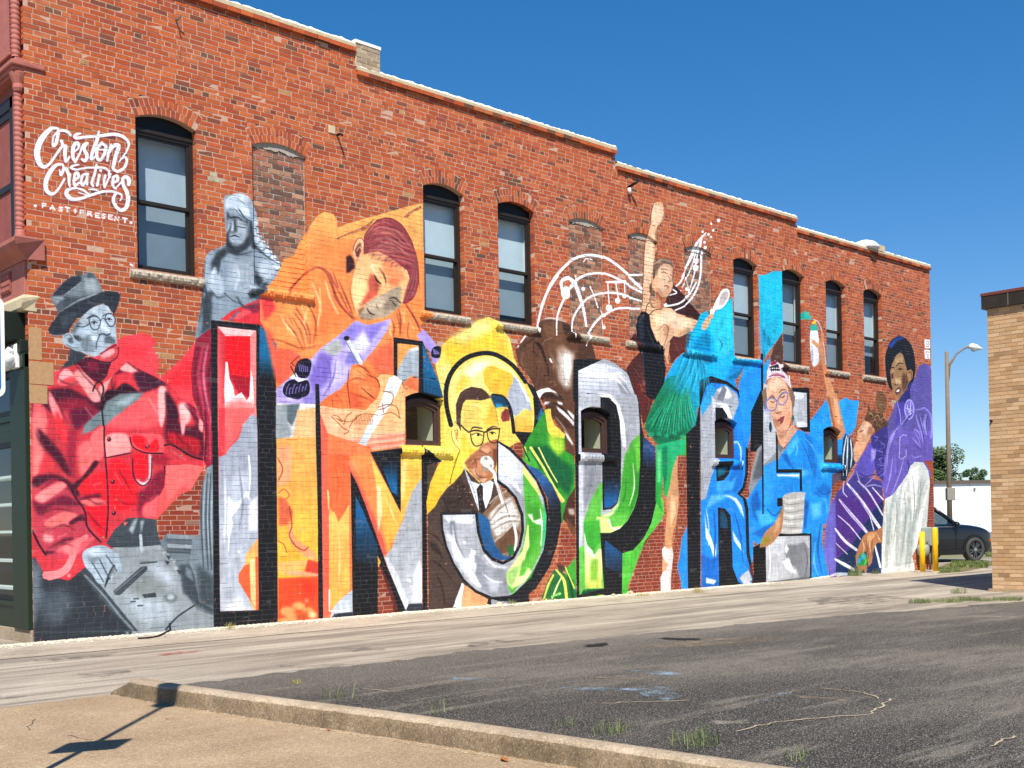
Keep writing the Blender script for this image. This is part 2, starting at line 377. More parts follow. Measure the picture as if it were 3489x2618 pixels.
p('B', '9fb0b6', '860 1500 960 1440 1040 1430 960 1510', soft=14)
p('C', '6d7d80', '615 180 640 100 760 0 940 0 800 60 700 150', soft=5)
l('B', '1d1016', 12, '700 1400 720 1350 750 1330 770 1350 780 1390 765 1480 780 1659')
# neck, head and hat
p('U', '343c45', '400 1180 560 1240 660 1290 620 1330 540 1400 300 1480 250 1560 330 1400 390 1350', soft=5)
p('U', '4d0c28', '500 1400 600 1340 700 1310 780 1340 880 1375 990 1385 960 1480 920 1600 860 1650 760 1655 640 1560 540 1440', sm=1)
p('U', '7c1634', '620 1380 800 1380 820 1500 680 1520', soft=30)
p('U', 'a9b8c4', '430 960 470 860 560 770 640 680 720 620 800 580 890 570 950 600 1000 690 1040 760 1055 850 1060 950 1070 1080 1085 1180 1090 1260 1060 1340 980 1370 880 1370 760 1320 640 1280 560 1240 480 1200 420 1100 420 1000')
for c, s, so in (('566169', '420 960 480 850 560 780 560 860 500 930 470 1000', 26), ('7a8790', '560 1060 680 1000 720 1060 700 1180 640 1260 560 1180', 24),
                 ('3d474f', '440 1000 540 1010 580 1080 520 1100 460 1060', 16), ('c4d0d8', '700 640 800 600 800 700 720 700', 20), ('c9d4dc', '850 780 900 880 980 940 960 980 840 960 840 860', 14),
                 ('6a7680', '800 980 980 985 960 1010 860 1005', 10), ('59646d', '890 1050 960 1000 1060 1080 1040 1130 900 1120', 16), ('8a97a0', '680 1060 760 1030 800 1160 740 1240 660 1240', 16),
                 ('c8d2da', '700 1020 790 1000 790 1080 730 1100', 16)):
    p('U', c, s, soft=so)
l('U', '2f363d', 12, '780 1200 785 1120 810 1050 830 1010'); l('U', '2b3138', 14, '820 1000 880 985 920 1010 980 985'); l('U', '39424a', 9, '910 1040 960 1060 1040 1085')
for s in ('690 840 680 770 740 740 810 760 840 820 810 910 750 930 710 900 690 840', '900 780 930 710 990 700 1040 760 1045 830 1010 880 960 870 900 780'):
    l('U', '20262c', 12, s)
l('U', '20262c', 12, '680 850 600 890 500 880'); l('U', '20262c', 10, '840 800 870 770 900 780')
l('U', '20262c', 14, '650 770 720 730 790 740'); l('U', '20262c', 14, '870 740 930 705 1000 705')
l('U', '262c32', 13, '710 830 750 810 790 830'); blob('U', '1a1e22', 750, 835, 16); l('U', '262c32', 13, '920 785 960 765 1000 790'); blob('U', '1a1e22', 962, 785, 15)
p('U', '9fb0bc', '300 1060 320 1000 380 975 440 1000 480 1060 540 1110 565 1200 570 1232 500 1230 420 1190 350 1160 310 1110', sm=1)
p('U', '39434b', '390 1050 430 1040 460 1110 420 1130 380 1090', soft=10); l('U', '4a545c', 10, '330 1020 400 1000 440 1050'); l('U', '48525a', 10, '360 1140 440 1180 520 1190')
p('U', 'd8454c', '680 1300 760 1310 880 1260 920 1200 1030 1130 1080 1150 1095 1250 1060 1340 980 1375 880 1375 760 1340', sm=1)
p('U', 'efa3a2', '830 1300 940 1220 1030 1190 1050 1250 960 1320 880 1340', soft=20); l('U', '7a1028', 20, '840 1270 940 1210 1020 1165 1060 1140')
l('U', '5d0f28', 14, '1090 1180 1095 1260 1060 1335 990 1375')
p('U', '6f7a80', '140 460 200 380 300 270 400 190 500 160 590 150 650 115 720 115 770 170 820 260 870 370 890 400 760 450 560 540 340 640 240 700 200 600 150 530')
p('U', '939da2', '620 200 720 160 800 300 830 380 700 420 620 380', soft=40); p('U', '4a545a', '650 120 740 130 760 190 660 200', soft=18)
p('U', '2c333c', '145 455 300 270 420 180 550 160 575 200 560 260 450 360 330 440 240 455', soft=6)
p('U', '434d55', '240 560 330 450 520 470 760 430 560 540 340 640 240 700 200 600', soft=12)
p('U', '8b979d', '150 470 220 460 330 480 320 510 240 520 250 560 200 540', soft=8)
l('U', '848f95', '14 24 18', '330 440 450 350 570 260')
p('U', '2a3039', '340 640 560 530 800 420 880 390 960 380 1060 390 1125 420 1120 480 1080 620 1030 720 1000 680 950 600 880 565 780 590 690 640 600 720 500 780 430 880 400 960 320 1000 200 1005 120 990 95 930 150 830 220 740 240 700')
l('U', '8b969b', '10 24 18', '340 630 500 530 650 470 800 415'); l('U', '707c83', 14, '115 992 220 1012 320 1002')
p('U', '3b444d', '260 760 460 680 520 700 400 860 300 900', soft=40)
# belt and hand, red brush stroke
p('C', '394147', '800 1000 860 900 960 810 1060 805 1180 820 1190 920 1215 1010 1000 1030 840 1030')
p('C', '8c979c', '970 900 1010 820 1040 810 1000 930', soft=8); p('C', '8c979c', '1060 830 1090 820 1060 930', soft=8); p('C', 'd06058', '930 840 965 840 940 870')
l('C', 'a9b3b8', 22, '1060 940 1065 1010 1070 1060')
p('C', '9cabb6', '620 1080 680 1030 780 1015 860 1060 900 1110 920 1200 880 1220 840 1180 850 1260 800 1300 740 1300 690 1230 640 1170', sm=1)
for s in ('690 1140 740 1220 780 1290', '750 1120 790 1200 830 1270', '800 1090 850 1160 880 1210'):
    l('C', '414b52', 9, s)
p('C', 'c6d2da', '640 1060 740 1030 800 1080 720 1110', soft=16); l('C', '333b41', '20 26 8', '860 1170 820 1250 790 1330')
l('C', '7d898f', 8, '860 1180 825 1250'); p('C', '6d7980', '660 1120 760 1100 700 1160', soft=16)
l('C', 'ee7f80', '36 44 50 60 70', '650 950 570 1010 540 1120 480 1210 370 1245'); blob('C', 'ee7f80', 345, 1240, 26, 30); blob('C', 'ee7f80', 520, 1242, 14)
p('C', 'ee6a6c', '350 1050 420 1000 600 960 720 950 640 1040 560 1090', soft=10, a=.6)

# letter I
p('B', '17191d', '1590 865 1955 900 2092 1040 2080 1400 2085 1680 1595 1700')
p('C', '17191d', '1600 -40 2082 -40 2095 700 2100 1620 1612 1652')
p('B', '0f6592', '1957 905 2092 1042 2082 1300 1952 1300', g=('17191d', '2000 1130 2000 1310'))
IP = '1640 912 1932 945 1930 1500 1940 1700 1945 2330 1950 3050 1660 3060 1650 2300 1640 1500'
p('B', 'd64b50', IP); clipto('B', IP)
p('B', 'f3b6b2', '1640 912 1932 945 1880 1000 1700 985'); l('B', 'ffffff', '6 18 8', '1700 985 1780 995 1880 985')
p('B', 'd8111e', '1695 985 1885 985 1885 1430 1695 1300'); p('B', '9c1026', '1720 1270 1890 1300 1890 1460 1800 1430', soft=20)
p('B', 'e85e60', '1640 930 1695 985 1695 1700 1640 1700', g=('b9303a', '1640 1300 1700 1300')); p('B', 'f0807c', '1932 945 1885 985 1890 1700 1935 1700')
p('B', 'f7d9d8', '1700 1180 1715 1180 1730 1300 1760 1380 1770 1440 1820 1410 1860 1470 1880 1440 1890 1240 1905 1300 1915 1480 1900 1560 1860 1659 1700 1659 1690 1400')
p('B', 'ee7f7c', '1700 1500 1800 1450 1910 1500 1900 1659 1650 1659', soft=30)
p('C', 'e23a44', '1650 -20 1700 -20 1690 340 1650 340'); p('C', 'f0615f', '1700 -20 1920 -20 1910 60 1830 100 1790 200 1740 260 1700 340', soft=8)
p('C', '9aa0ac', '1900 20 1945 60 1945 1650 1650 1650 1650 350 1700 330 1740 270 1800 210 1830 110', g=('b4bac2', '1800 400 1800 1500'))
p('C', 'c4cad6', '1740 500 1860 460 1880 600 1800 720 1740 700', soft=50); p('C', 'ffffff', '1720 640 1760 700 1800 690 1860 600 1890 680 1850 640 1790 740 1740 800 1750 850 1725 960 1715 960', soft=6)
l('C', 'f6f7fb', '10 18 12 6', '1720 870 1725 960 1722 1060'); l('C', 'ffffff', '12 14 8', '1875 340 1885 480 1875 640'); l('C', 'eef0f5', 16, '1800 1062 1804 1066')
p('C', 'dfe2e9', '1880 700 1940 640 1940 900 1880 900', soft=14); p('C', 'ededf2', '1680 1480 1800 1400 1940 1560 1900 1600 1700 1600', soft=40, a=.7)
p('C', 'f0a85c', '1945 960 1900 1020 1850 1090 1850 1150 1800 1230 1800 1290 1850 1350 1890 1450 1945 1560'); p('C', 'ee5f34', '1840 1170 1880 1150 1890 1440 1800 1290 1800 1230')
p('C', 'f6c98c', '1885 1120 1920 1120 1930 1480 1890 1420'); p('C', 'ee5f34', '1925 1100 1950 1100 1950 1560 1930 1520')
p('C', '4c545b', '1670 1640 1700 1580 1760 1565 1890 1570 1945 1610 1945 1660')
clipto(None, '')
# ---------------------------------------------------------------- mural: writing child and letter N
p('D', 'f3a85c', '-30 1560 60 1500 140 1380 205 1320 240 1250 270 1180 320 1100 345 1040 400 965 450 935 520 950 550 1000 550 1050 640 1020 760 985 860 958 960 930 1060 900 1195 868 1205 1700 -30 1700', g=('f08a4c', '700 950 500 1500'))
p('D', 'f0824a', '330 1200 480 1100 560 1200 620 1300 440 1380 300 1400', soft=60, a=.7)
p('D', None, '530 1150 560 1125 640 1090 740 1050 830 990 800 1040 760 1075 660 1100 590 1125 555 1165'); p('D', None, '1050 975 1090 935 1185 885 1185 910 1120 940 1080 980')
p('D', None, '555 1045 620 1028 560 1052')
l('D', 'b9803e', 6, '540 1150 660 1095 780 1060 860 985')
p('E', 'ee8a4a', '-30 240 100 100 160 -40 600 -200 1205 -100 1205 345 1272 385 1225 425 1165 470 1205 495 1180 620 1000 860 860 840 700 1080 420 1060 90 940 92 600 0 480 -30 430')
p('E', 'f39a55', '100 320 330 330 380 500 330 620 150 560', soft=70, a=.8); p('E', 'f47c42', '380 130 480 60 560 260 640 380 560 480 420 560 360 640', soft=40, a=.7)
p('E', 'e85c42', '0 470 60 520 90 640 200 640 280 700 180 880 95 920', soft=20); p('E', 'e66a48', '760 700 960 580 990 820 860 830', soft=30)
p('E', 'd83a40', '-30 250 60 260 90 330 0 440', soft=20)
for w, s in (('8 16 8', '180 220 330 60 420 30 500 90 540 260 640 380 700 420'), ('6 12 6', '500 90 580 240 660 400'), ('6 12', '520 60 560 180'), ('8 14 6', '240 330 330 480 350 600'),
             ('6 10 4', '210 400 280 520 310 640'), ('5 8', '180 380 220 460'), ('6 12 6', '1060 290 1130 400 1170 480'), ('5 12 5', '1000 360 1020 460 1030 540'), ('5 10 5', '1090 440 1080 520 1090 560'), ('6 10 6', '300 640 380 620 430 620')):
    l('E', 'a24a3a', w, s, soft=5)
for s in ('330 330 300 450 330 560', '960 420 950 520 980 560', '1060 340 1050 450', '420 180 430 380'):
    l('E', 'f8b878', '8 18 8', s, soft=10)
# head
p('V', '8e3a40', '250 380 300 270 400 160 480 110 580 95 680 120 780 190 860 300 930 440 980 600 1000 700 1020 840 1025 1000 1000 1120 960 1220 880 1290 800 1300 700 1100 640 850 500 640 300 640 250 600', sm=1)
p('V', 'f2b77c', '170 650 300 590 450 570 600 640 760 760 860 840 900 960 860 1080 800 1280 760 1340 640 1440 560 1500 300 1530 180 1500 120 1400 80 1250 65 1100 90 900 130 740')
for c, s, so in (('f3c48a', '90 900 250 850 280 1100 240 1300 130 1380 80 1150', 30), ('b5543f', '350 880 430 930 480 1060 430 1160 330 1180 300 1000', 36), ('cf5a44', '300 1150 430 1100 440 1180 300 1290 180 1360 250 1230', 24),
                 ('9c6a4a', '160 1400 260 1340 280 1440 180 1500', 20), ('f08d5c', '480 700 640 700 800 860 860 980 700 1000 540 900', 50), ('ee7a52', '560 960 760 960 720 1060 600 1040', 40), ('f5c795', '350 740 420 760 400 820 340 800', 16)):
    p('V', c, s, soft=so)
p('V', '9a8672', '640 1110 780 1060 760 1340 640 1440 540 1500 300 1530 180 1490 260 1360 300 1290 440 1220 560 1160', soft=8)
for c, s, so in (('c8b49a', '420 1220 520 1200 560 1300 470 1380 400 1330', 16), ('5e4c42', '540 1320 620 1220 720 1230 760 1320 640 1400 540 1400', 24), ('b8a288', '300 1300 400 1290 400 1380 330 1400', 16), ('6d5c4e', '180 1480 300 1440 420 1480 340 1530 220 1530', 24)):
    p('V', c, s, soft=so)
l('V', '2c1f1e', '8 26 10', '290 1360 340 1440 400 1460'); l('V', '3a2c28', '6 14 6', '620 1230 700 1220 760 1280 770 1310'); l('V', '221a18', '8 18 6', '640 1260 680 1310 700 1340'); l('V', 'd8c4aa', 12, '640 1270 720 1290 760 1330', soft=4)
l('V', '3a1c1c', '8 20 10', '400 900 430 980 490 1030'); l('V', '6a4a3a', '6 12', '460 820 520 900 560 1000'); l('V', 'e0c09a', '10 20 10', '360 790 430 900 480 1000', soft=4); l('V', '7a5a48', 8, '470 1390 430 1360 420 1400')
p('V', 'e9b184', '90 560 110 470 160 390 210 380 245 430 245 540 210 640 160 730 110 660', sm=1); p('V', '6b2e30', '120 560 160 480 200 440 215 540 180 640 150 660 130 610', soft=10); l('V', '2e1c1e', 7, '95 560 115 470 165 390 215 385 250 440 248 560'); l('V', 'e0a878', 14, '150 560 190 500 210 540')
p('V', '3c1a22', '0 640 60 620 110 700 120 790 60 860 0 880', soft=8)
for i in range(26):
    a = i / 25.0
    y = 140 + a * 640
    x0 = 430 - 200 * math.sin(a * 1.9) + (a > .7) * (a - .7) * 1300; x1 = 700 + 290 * min(1, a * 1.5 + .1)
    l('V', ('b2524c', '5c1c2a', 'c87a68', '7c2c36', '4a1424', 'd09080')[i % 6], '4 16 6', '%d %d %d %d %d %d %d %d' % (x0, y, x0 + (x1 - x0) * .35, y - 26 + 16 * math.sin(i * 2.1), x0 + (x1 - x0) * .7, y + 14 * math.sin(i * 1.3), x1, y + 60), soft=4)
for i in range(9):
    l('V', ('8b3a40', 'cf8a80', '5c1c2a')[i % 3], '4 10 3', '%d 720 %d 900 %d 1080 %d 1250' % (980 - i * 8, 1000 - i * 10, 985 - i * 16, 900 - i * 12), soft=3)
for i in range(6):
    l('V', '7c2c36', '14 3', '%d %d %d %d' % (640 + i * 40, 640 + i * 26, 500 + i * 62, 700 + i * 30), soft=4)
l('V', '4b2a28', 7, '250 380 300 270 400 160 480 110 580 95 680 120 780 190 860 300 930 440 980 600 1010 720 1025 880 1030 1100')
# shirt collar, sleeve and pen
LAV = '690 425 780 460 870 440 960 410 930 500 840 630 740 750 660 760 640 860 560 960 470 1000 430 1050 300 1075 90 1050 92 940 200 850 350 720 420 640 560 540'
p('E', 'b0a0d8', LAV); clipto('E', LAV)
for c, s, so in (('8a7ccc', '560 540 690 440 760 470 700 560 600 620', 20), ('d2d0d6', '620 620 760 520 860 460 900 470 780 640 700 700', 24), ('a7aaa4', '430 640 560 560 600 640 520 700', 18), ('7d76c0', '640 660 720 680 760 740 600 760', 16),
                 ('c6bae6', '120 940 260 860 300 960 200 1040', 20), ('7a66b8', '420 660 520 700 500 860 380 1000 340 860', 24), ('c3b8ea', '520 720 640 770 620 860 480 960', 20), ('8475c8', '740 480 920 430 860 520 800 600', 20), ('9184cc', '280 1000 440 960 420 1050 300 1070', 16)):
    p('E', c, s, soft=so)
for s in ('480 720 500 830 490 960', '540 720 520 860 440 1010', '350 720 400 860'):
    l('E', '5c4a98', '4 9 4', s, soft=4)
clipto(None, '')
p('E', 'a895da', '1150 540 1200 490 1260 560 1310 620 1330 680 1300 760 1270 745 1250 660 1190 600')
for cx, cy, fl in ((290, 780, 1), (1295, 660, 1), (240, 940, -1)):
    k = 1 if cx < 1000 else .62
    p('E', '17132a', ' '.join('%.0f %.0f' % (cx + a * k, cy + b * k) for a, b in ((-50, 60), (-60, 10), (-30, -50), (30, -70), (65, -40), (60, 20), (40, 70), (0, 80)) ), sm=1)
    for j in range(5):
        l('E', '8a7cc0', 6, '%.0f %.0f %.0f %.0f' % (cx - 30 * k + j * 16 * k, cy - 30 * k + j * 6, cx - 20 * k + j * 14 * k, cy + 30 * k), soft=0)
p('E', '17132a', '140 960 160 900 220 870 330 880 335 980 250 1012 170 1000', sm=1)
for j in range(7):
    l('E', '8a7cc0', 6, '%d %d %d %d %d %d' % (165 + j * 24, 985 - j * 5, 172 + j * 24, 940 - j * 3, 190 + j * 22, 905 + (j % 2) * 30))
l('E', '4a3016', 7, '200 750 265 690 280 740 240 780 205 745', sm=0); p('E', 'f2f4f6', '190 860 240 820 260 860 330 870 260 890 230 870'); l('E', '17132a', 8, '200 770 240 850')
p('E', 'ece3dc', '92 1050 420 1055 400 1090 300 1110 230 1250 210 1350 160 1395 110 1390 90 1300', g=('aeb4b6', '100 1060 160 1390')); p('E', '5c6a72', '160 1060 270 1050 260 1110 210 1220 170 1180', soft=8)
p('E', '8d9498', '90 1060 170 1060 170 1180 200 1260 190 1350 110 1390 90 1300', soft=12)
p('E', 'f0b47c', '250 1100 400 1080 395 1480 220 1480 215 1350', soft=6)
# paper stack and drawing
p('E', 'f2b67a', '405 1065 640 1090 880 830 1000 840 1040 900 1062 950 1062 1270 500 1335 430 1150', g=('f3ae86', '900 900 600 1300'))
for i in range(5):
    p('E', ('f0a888', 'ee8f74', 'f3b090', 'ea8468', 'f2a486')[i], '490 %d 1060 %d 1060 %d 492 %d' % (1330 + i * 22, 1262 + i * 22, 1288 + i * 22, 1356 + i * 22)); l('E', 'a8503c', 4, '495 %d 800 %d 1060 %d' % (1352 + i * 22, 1318 + i * 24, 1284 + i * 22))
p('E', 'd4604c', '405 1070 430 1150 500 1335 490 1440 440 1659 415 1659', soft=6)
p('E', 'e8ecec', '1000 835 1040 880 1000 980 930 1100 850 1220 780 1340 740 1440 690 1545 682 1520 700 1400 740 1300 800 1180 860 1090 900 980 940 860', g=('8d979c', '850 1200 690 1530'))
p('F', '969fa4', '715 60 780 60 740 140 690 215 680 190', soft=4)
for s in ('510 1150 560 1200 600 1240 640 1260 600 1285', '520 1140 560 1150 590 1190 540 1160', '560 1170 640 1190 700 1160', '600 1210 620 1150 660 1120', '640 1230 700 1150 760 1130 860 1140', '860 1080 930 1060 1000 1080 1020 1160', '880 1140 960 1120 1030 1165', '900 960 970 980 960 1050 900 1090 860 1100', '890 1050 900 1120'):
    l('E', '8c4a22', 6, s)
for i in range(12):
    l('E', '8c4a22', 3.5, '%d 1210 %d 1140' % (680 + i * 12, 690 + i * 12))
# hand and pen
p('E', 'ee7440', '640 860 660 780 740 760 800 800 860 870 875 940 850 1010 800 1060 760 1100 680 1090 560 1090 430 1060 440 1030 540 960 600 930', sm=1)
for c, s, so in (('f59a5c', '660 790 740 780 780 850 700 900 650 880', 24), ('d85c38', '630 950 660 1090 760 1080 700 1000', 20), ('f38b50', '700 900 820 900 850 960 760 1020', 24)):
    p('E', c, s, soft=so)
for s in ('640 800 630 920 650 1090', '730 930 800 990 840 1020', '770 830 850 870 870 930', '700 760 760 790 800 830', '510 1010 520 1080'):
    l('E', '7c2c20', '4 9 4', s)
l('E', 'c6ccce', '34 36 30', '625 570 680 660 730 745'); l('E', 'f2f5f6', 8, '640 580 735 735'); l('E', '6f787c', 7, '612 575 705 745'); blob('E', '1a1c20', 622, 560, 22, 18)
# strip between I and N
p('F', 'f4a055', '92 -10 220 -20 395 -20 410 900 415 1390 105 1420', g=('f6b23c', '250 50 250 900'))
p('F', 'f0a070', '100 60 210 40 205 300 120 360 100 330', soft=10); l('F', 'a8503a', 10, '105 140 140 220 110 300'); l('F', 'd06a40', 12, '110 400 150 370 190 420 130 460')
p('F', 'c9603e', '105 420 170 450 220 550 190 640 110 650', soft=16); p('F', 'ef9a68', '180 600 240 740 320 800 390 860 400 910 300 880 200 780 180 700', soft=6); l('F', 'a04030', 9, '190 500 210 640 190 720 240 800 300 830 330 810')
p('F', 'f5c04a', '110 800 160 790 180 860 110 890', soft=8); l('F', 'a8563a', 8, '105 760 150 790 170 850')
p('F', 'f6b064', '105 920 330 900 340 950 220 990 105 1000', soft=8); p('F', 'd8402c', '330 900 410 920 415 1040 300 1010', soft=10); p('F', 'f4a27a', '120 1010 240 980 410 1010 405 1030 220 1020', soft=5)
p('F', 'ee4a26', '105 1040 410 1030 415 1390 105 1420', soft=10); p('F', 'd8381e', '250 1060 340 1040 400 1140 330 1220', soft=50)
for x, y, r in ((180, 1290, 60), (260, 1250, 50), (330, 1290, 46), (220, 1340, 60), (360, 1320, 40), (150, 1370, 50), (320, 1210, 16)):
    blob('F', 'f49a5c' if r > 45 else 'f6b888', x, y, r, r * .6, soft=16)
p('F', 'b8542c', '240 1300 330 1290 340 1360 250 1390', soft=24)
# letter N
p('F', '17191d', '386 -425 414 -420 428 0 446 1385 410 1392 404 500 390 0')
p('E', 'f2904e', '410 1440 490 1440 1020 1385 1025 1700 410 1700')
NF = '425 -70 810 60 1030 540 1025 60 1190 60 1190 1235 1210 1290 1065 1290 900 880 665 250 668 1330 445 1375'
p('F', 'ee7a4a', NF); clipto('F', NF)
p('F', 'f4a25c', '480 400 640 400 640 1290 490 1290', soft=10); p('F', 'e8604a', '425 -70 480 -70 500 1300 445 1380', soft=6); p('F', 'ec6a3c', '470 100 640 120 650 480 560 620 480 480', soft=10)
p('F', 'f3b25c', '490 560 530 540 560 620 600 560 640 480 645 1130 500 1260 490 1290', g=('f2a64c', '560 600 560 1200')); l('F', 'f6c878', '10 14 6', '480 380 485 440 485 520')
p('F', 'dd5a4c', '620 160 700 300 820 560 900 760 920 860 890 870 720 470 650 260', soft=8); p('F', 'f08a4c', '640 120 800 100 900 330 1020 560 1010 700 930 860 840 560', soft=10)
p('F', 'f2c060', '800 120 900 300 1025 540 1190 200 1190 280 1060 560 1000 700 940 840 900 700 860 480 840 300', g=('f0a040', '1000 200 920 860')); p('F', 'f8d8a0', '850 330 880 360 890 560 860 700 850 520', soft=10)
p('F', 'f0b84c', '1025 50 1190 50 1190 290 1040 500 1025 540'); p('F', 'f6cf80', '1040 160 1080 160 1060 420 1035 460', soft=12)
p('F', 'a4a8ae', '1190 280 1120 380 1070 520 1050 600 1000 700 960 820 915 870 1065 1290 1210 1290', g=('b8bcc2', '1100 500 1100 1200')); p('F', 'd6dade', '930 880 1000 1000 1090 1240 1060 1290 900 880', soft=6); p('F', 'ffffff', '1140 1000 1175 900 1190 1200 1120 1220', soft=16); l('F', 'f4f6f8', 20, '1085 1055 1100 1065'); l('F', 'eef0f2', 12, '1105 1100 1108 1104')
p('F', 'b6bec8', '668 1125 600 1180 540 1240 510 1290 500 1350 668 1330'); l('F', 'eef0f4', 10, '492 1130 492 1290 640 1285', sm=0); p('F', '2c323c', '500 1350 530 1310 668 1295 668 1335')
p('F', '30363e', '1065 1290 1090 1235 1190 1230 1210 1290')
clipto(None, '')
p('F', '17191d', '652 235 700 330 760 480 860 760 930 960 1070 1290 1030 1290 990 1290 860 920 856 1310 668 1325'); p('F', '14598a', '690 420 740 520 855 800 855 980 690 900', g=('1b2026', '760 560 770 960'))
p('F', '17191d', '800 90 1030 60 1030 545'); p('F', '125a8a', '890 210 1000 130 1005 420 960 390', g=('17191d', '960 330 950 140'))
p('F', '17191d', '1185 30 1370 30 1370 160 1310 170 1235 300 1225 500 1232 1275 1200 1290 1195 1235 1190 600'); p('F', 'f0c04a', '1025 40 1192 40 1192 110 1025 115'); p('F', 'f0c04a', '1368 40 1405 40 1405 115 1368 110')
p('F', '74281f', '857 960 880 950 940 1070 1005 1250 1010 1300 858 1312', a=.72); p('F', 'f0b040', '855 870 880 920 858 960')
p('F', '17191d', '386 -425 414 -420 428 0 446 1385 410 1392 404 500 390 0')
# top of N's right stem and its side
p('E', '17191d', '975 552 1195 582 1355 1000 1350 1020 1200 980 1195 1000 1160 1000 1165 615 1005 598 1005 850 978 838'); p('E', '0f6a9c', '1195 600 1348 960 1352 1005 1270 985 1200 965', g=('174a6c', '1230 700 1210 960'))
p('E', 'f2a458', '1005 598 1165 615 1162 990 1060 1000 1060 900 1005 850'); p('E', 'a6b0ba', '1165 640 1090 650 1040 730 1005 800 1005 850 1060 900 1100 850 1165 870', soft=4); p('E', 'e4eaee', '1080 650 1165 620 1165 650 1100 660', soft=5); p('E', 'ee7a4a', '1060 880 1140 840 1165 880 1160 990 1060 960', soft=14)
p('E', 'f2ba84', '1040 900 1062 900 1062 1000 1170 985 1160 965', a=.5)

# ---------------------------------------------------------------- mural: trumpeter and letter S
YEL = '1195 1010 1350 1010 1290 760 1330 700 1340 610 1400 560 1500 520 1560 470 1600 430 1690 400 1760 430 1800 500 1850 560 1870 640 1880 700 1900 740 1915 800 2000 900 2050 1000 2140 1250 2130 1380 1950 1380 1945 1340 1900 1345 1850 1380 1860 1500 1700 1700 1360 1700 1360 1500 1200 1390'
p('E', 'f4d060', YEL); p('E', 'f0c03a', '1340 610 1560 500 1690 450 1800 560 1870 700 1700 660 1500 700 1400 800', soft=50); p('E', 'f6dc84', '1400 560 1600 440 1700 420 1720 500 1500 600', soft=40); p('E', 'f8dc80', '1300 760 1400 740 1420 900 1360 1000', soft=30)
p('E', '74281f', '1880 1390 1900 1350 1945 1345 1950 1480 1900 1480 1860 1420', a=.72); p('E', '8c3a38', '1790 1120 1820 1090 1850 1100 1850 1180 1800 1190 1785 1160'); p('E', 'f6d678', '1500 1300 1800 1300 1800 1340 1500 1420', a=.01)
p('F', '17191d', '1245 30 1370 30 1370 140 1245 140', a=.01)
# suit
p('F', '4a3a33', '1228 190 1290 170 1330 260 1500 200 1620 320 1760 280 1800 560 1700 1200 1560 1200 1240 1270'); p('F', 'f0bc34', '1230 560 1222 470 1250 330 1300 210 1330 165 1480 80 1520 190 1490 250 1430 320 1380 360 1320 440 1290 500', g=('f6cc48', '1300 450 1450 150')); l('F', '8a6a20', 8, '1470 90 1420 240 1400 330')
p('F', '3c2f2a', '1340 420 1420 360 1480 280 1560 420 1610 560 1360 560', soft=14); p('F', '57453c', '1240 640 1330 660 1350 780 1320 900 1240 800', soft=30); p('F', '352a26', '1230 760 1300 780 1360 900 1260 820', soft=16); l('F', '2c221f', 8, '1350 440 1390 540'); l('F', '2c221f', 8, '1490 430 1440 500')
p('F', 'ece6e4', '1420 1265 1460 1160 1490 1075 1510 1090 1480 1250'); p('F', 'efa070', '1510 1090 1600 1150 1690 1200 1680 1240 1480 1260')
# shirt front and tie
p('F', 'dfe3ea', '1490 150 1520 230 1560 310 1620 330 1700 300 1730 320 1710 430 1670 520 1620 540 1590 460 1540 320'); p('F', '26201f', '1600 370 1630 330 1650 350 1650 440 1670 520 1650 560 1620 540 1610 430'); 
for i in range(5):
    blob('F', '8d8078', 1625 + 6 * (i % 2), 380 + 34 * i, 4)
l('F', '9aa0aa', 6, '1530 260 1580 380 1610 500')
# trumpet
p('F', '8a7260', '1660 560 1760 420 1840 380 1940 560 1950 680 1900 840 1790 880 1720 780 1690 620'); p('F', 'cfc9c2', '1700 560 1860 430 1940 600 1880 700 1760 740 1710 660', soft=20); p('F', '6b4c36', '1740 780 1880 640 1930 700 1860 840 1780 860', soft=10)
l('F', '7a5c44', 30, '1660 560 1840 400', soft=4); l('F', 'b9a898', 14, '1740 760 1940 560'); l('F', 'a89280', 10, '1700 480 1760 420 1830 380'); p('F', '1f6a34', '1830 820 1870 780 1890 860 1850 880', soft=6)
l('F', 'cdc6c0', '36 30 34 22', '1720 180 1750 300 1800 460 1860 620'); l('F', 'e6e2de', '16 22 14', '1860 560 1900 720 1890 830'); l('F', '6a5a50', 6, '1735 200 1770 330 1850 580')
# face (region W)
p('W', 'f6d46a', '280 520 300 420 360 290 500 290 600 300 700 270 760 290 820 420 850 600 860 800 860 1000 830 1340 760 1540 640 1600 560 1560 480 1500 380 1360 320 1280 270 1080 250 800')
p('W', 'efb83c', '740 330 810 420 850 640 780 680 640 700 700 520', soft=60); p('W', 'f2bf44', '280 820 360 860 440 1040 560 1060 440 1180 320 1260 280 1080', soft=50)
p('W', 'a46a4a', '330 1280 430 1160 560 1060 600 1000 700 950 780 920 860 960 850 1200 830 1340 800 1440 760 1540 640 1605 560 1560 480 1500 380 1360', soft=10)
for c, s, so in (('c68a66', '590 1060 640 990 740 1040 760 1100 700 1140 620 1110', 16), ('8a5438', '340 1270 480 1180 540 1240 480 1300 400 1320', 24), ('d09a78', '420 1380 520 1360 600 1480 520 1520', 24), ('784028', '780 1060 850 1060 830 1340 780 1200', 20), ('c58660', '540 1240 600 1240 640 1420 720 1480 640 1520 540 1440', 24), ('d8a888', '560 1540 700 1520 640 1590', 16), ('b05c40', '760 940 840 900 850 960 780 970', 14)):
    p('W', c, s, soft=so)
l('W', '4a2a1c', 10, '570 1090 640 1120 690 1140 750 1110'); l('W', '6a3c28', '6 14 6', '500 1380 540 1470 620 1510 720 1510'); l('W', '5c3422', 9, '470 1230 540 1220 590 1230')
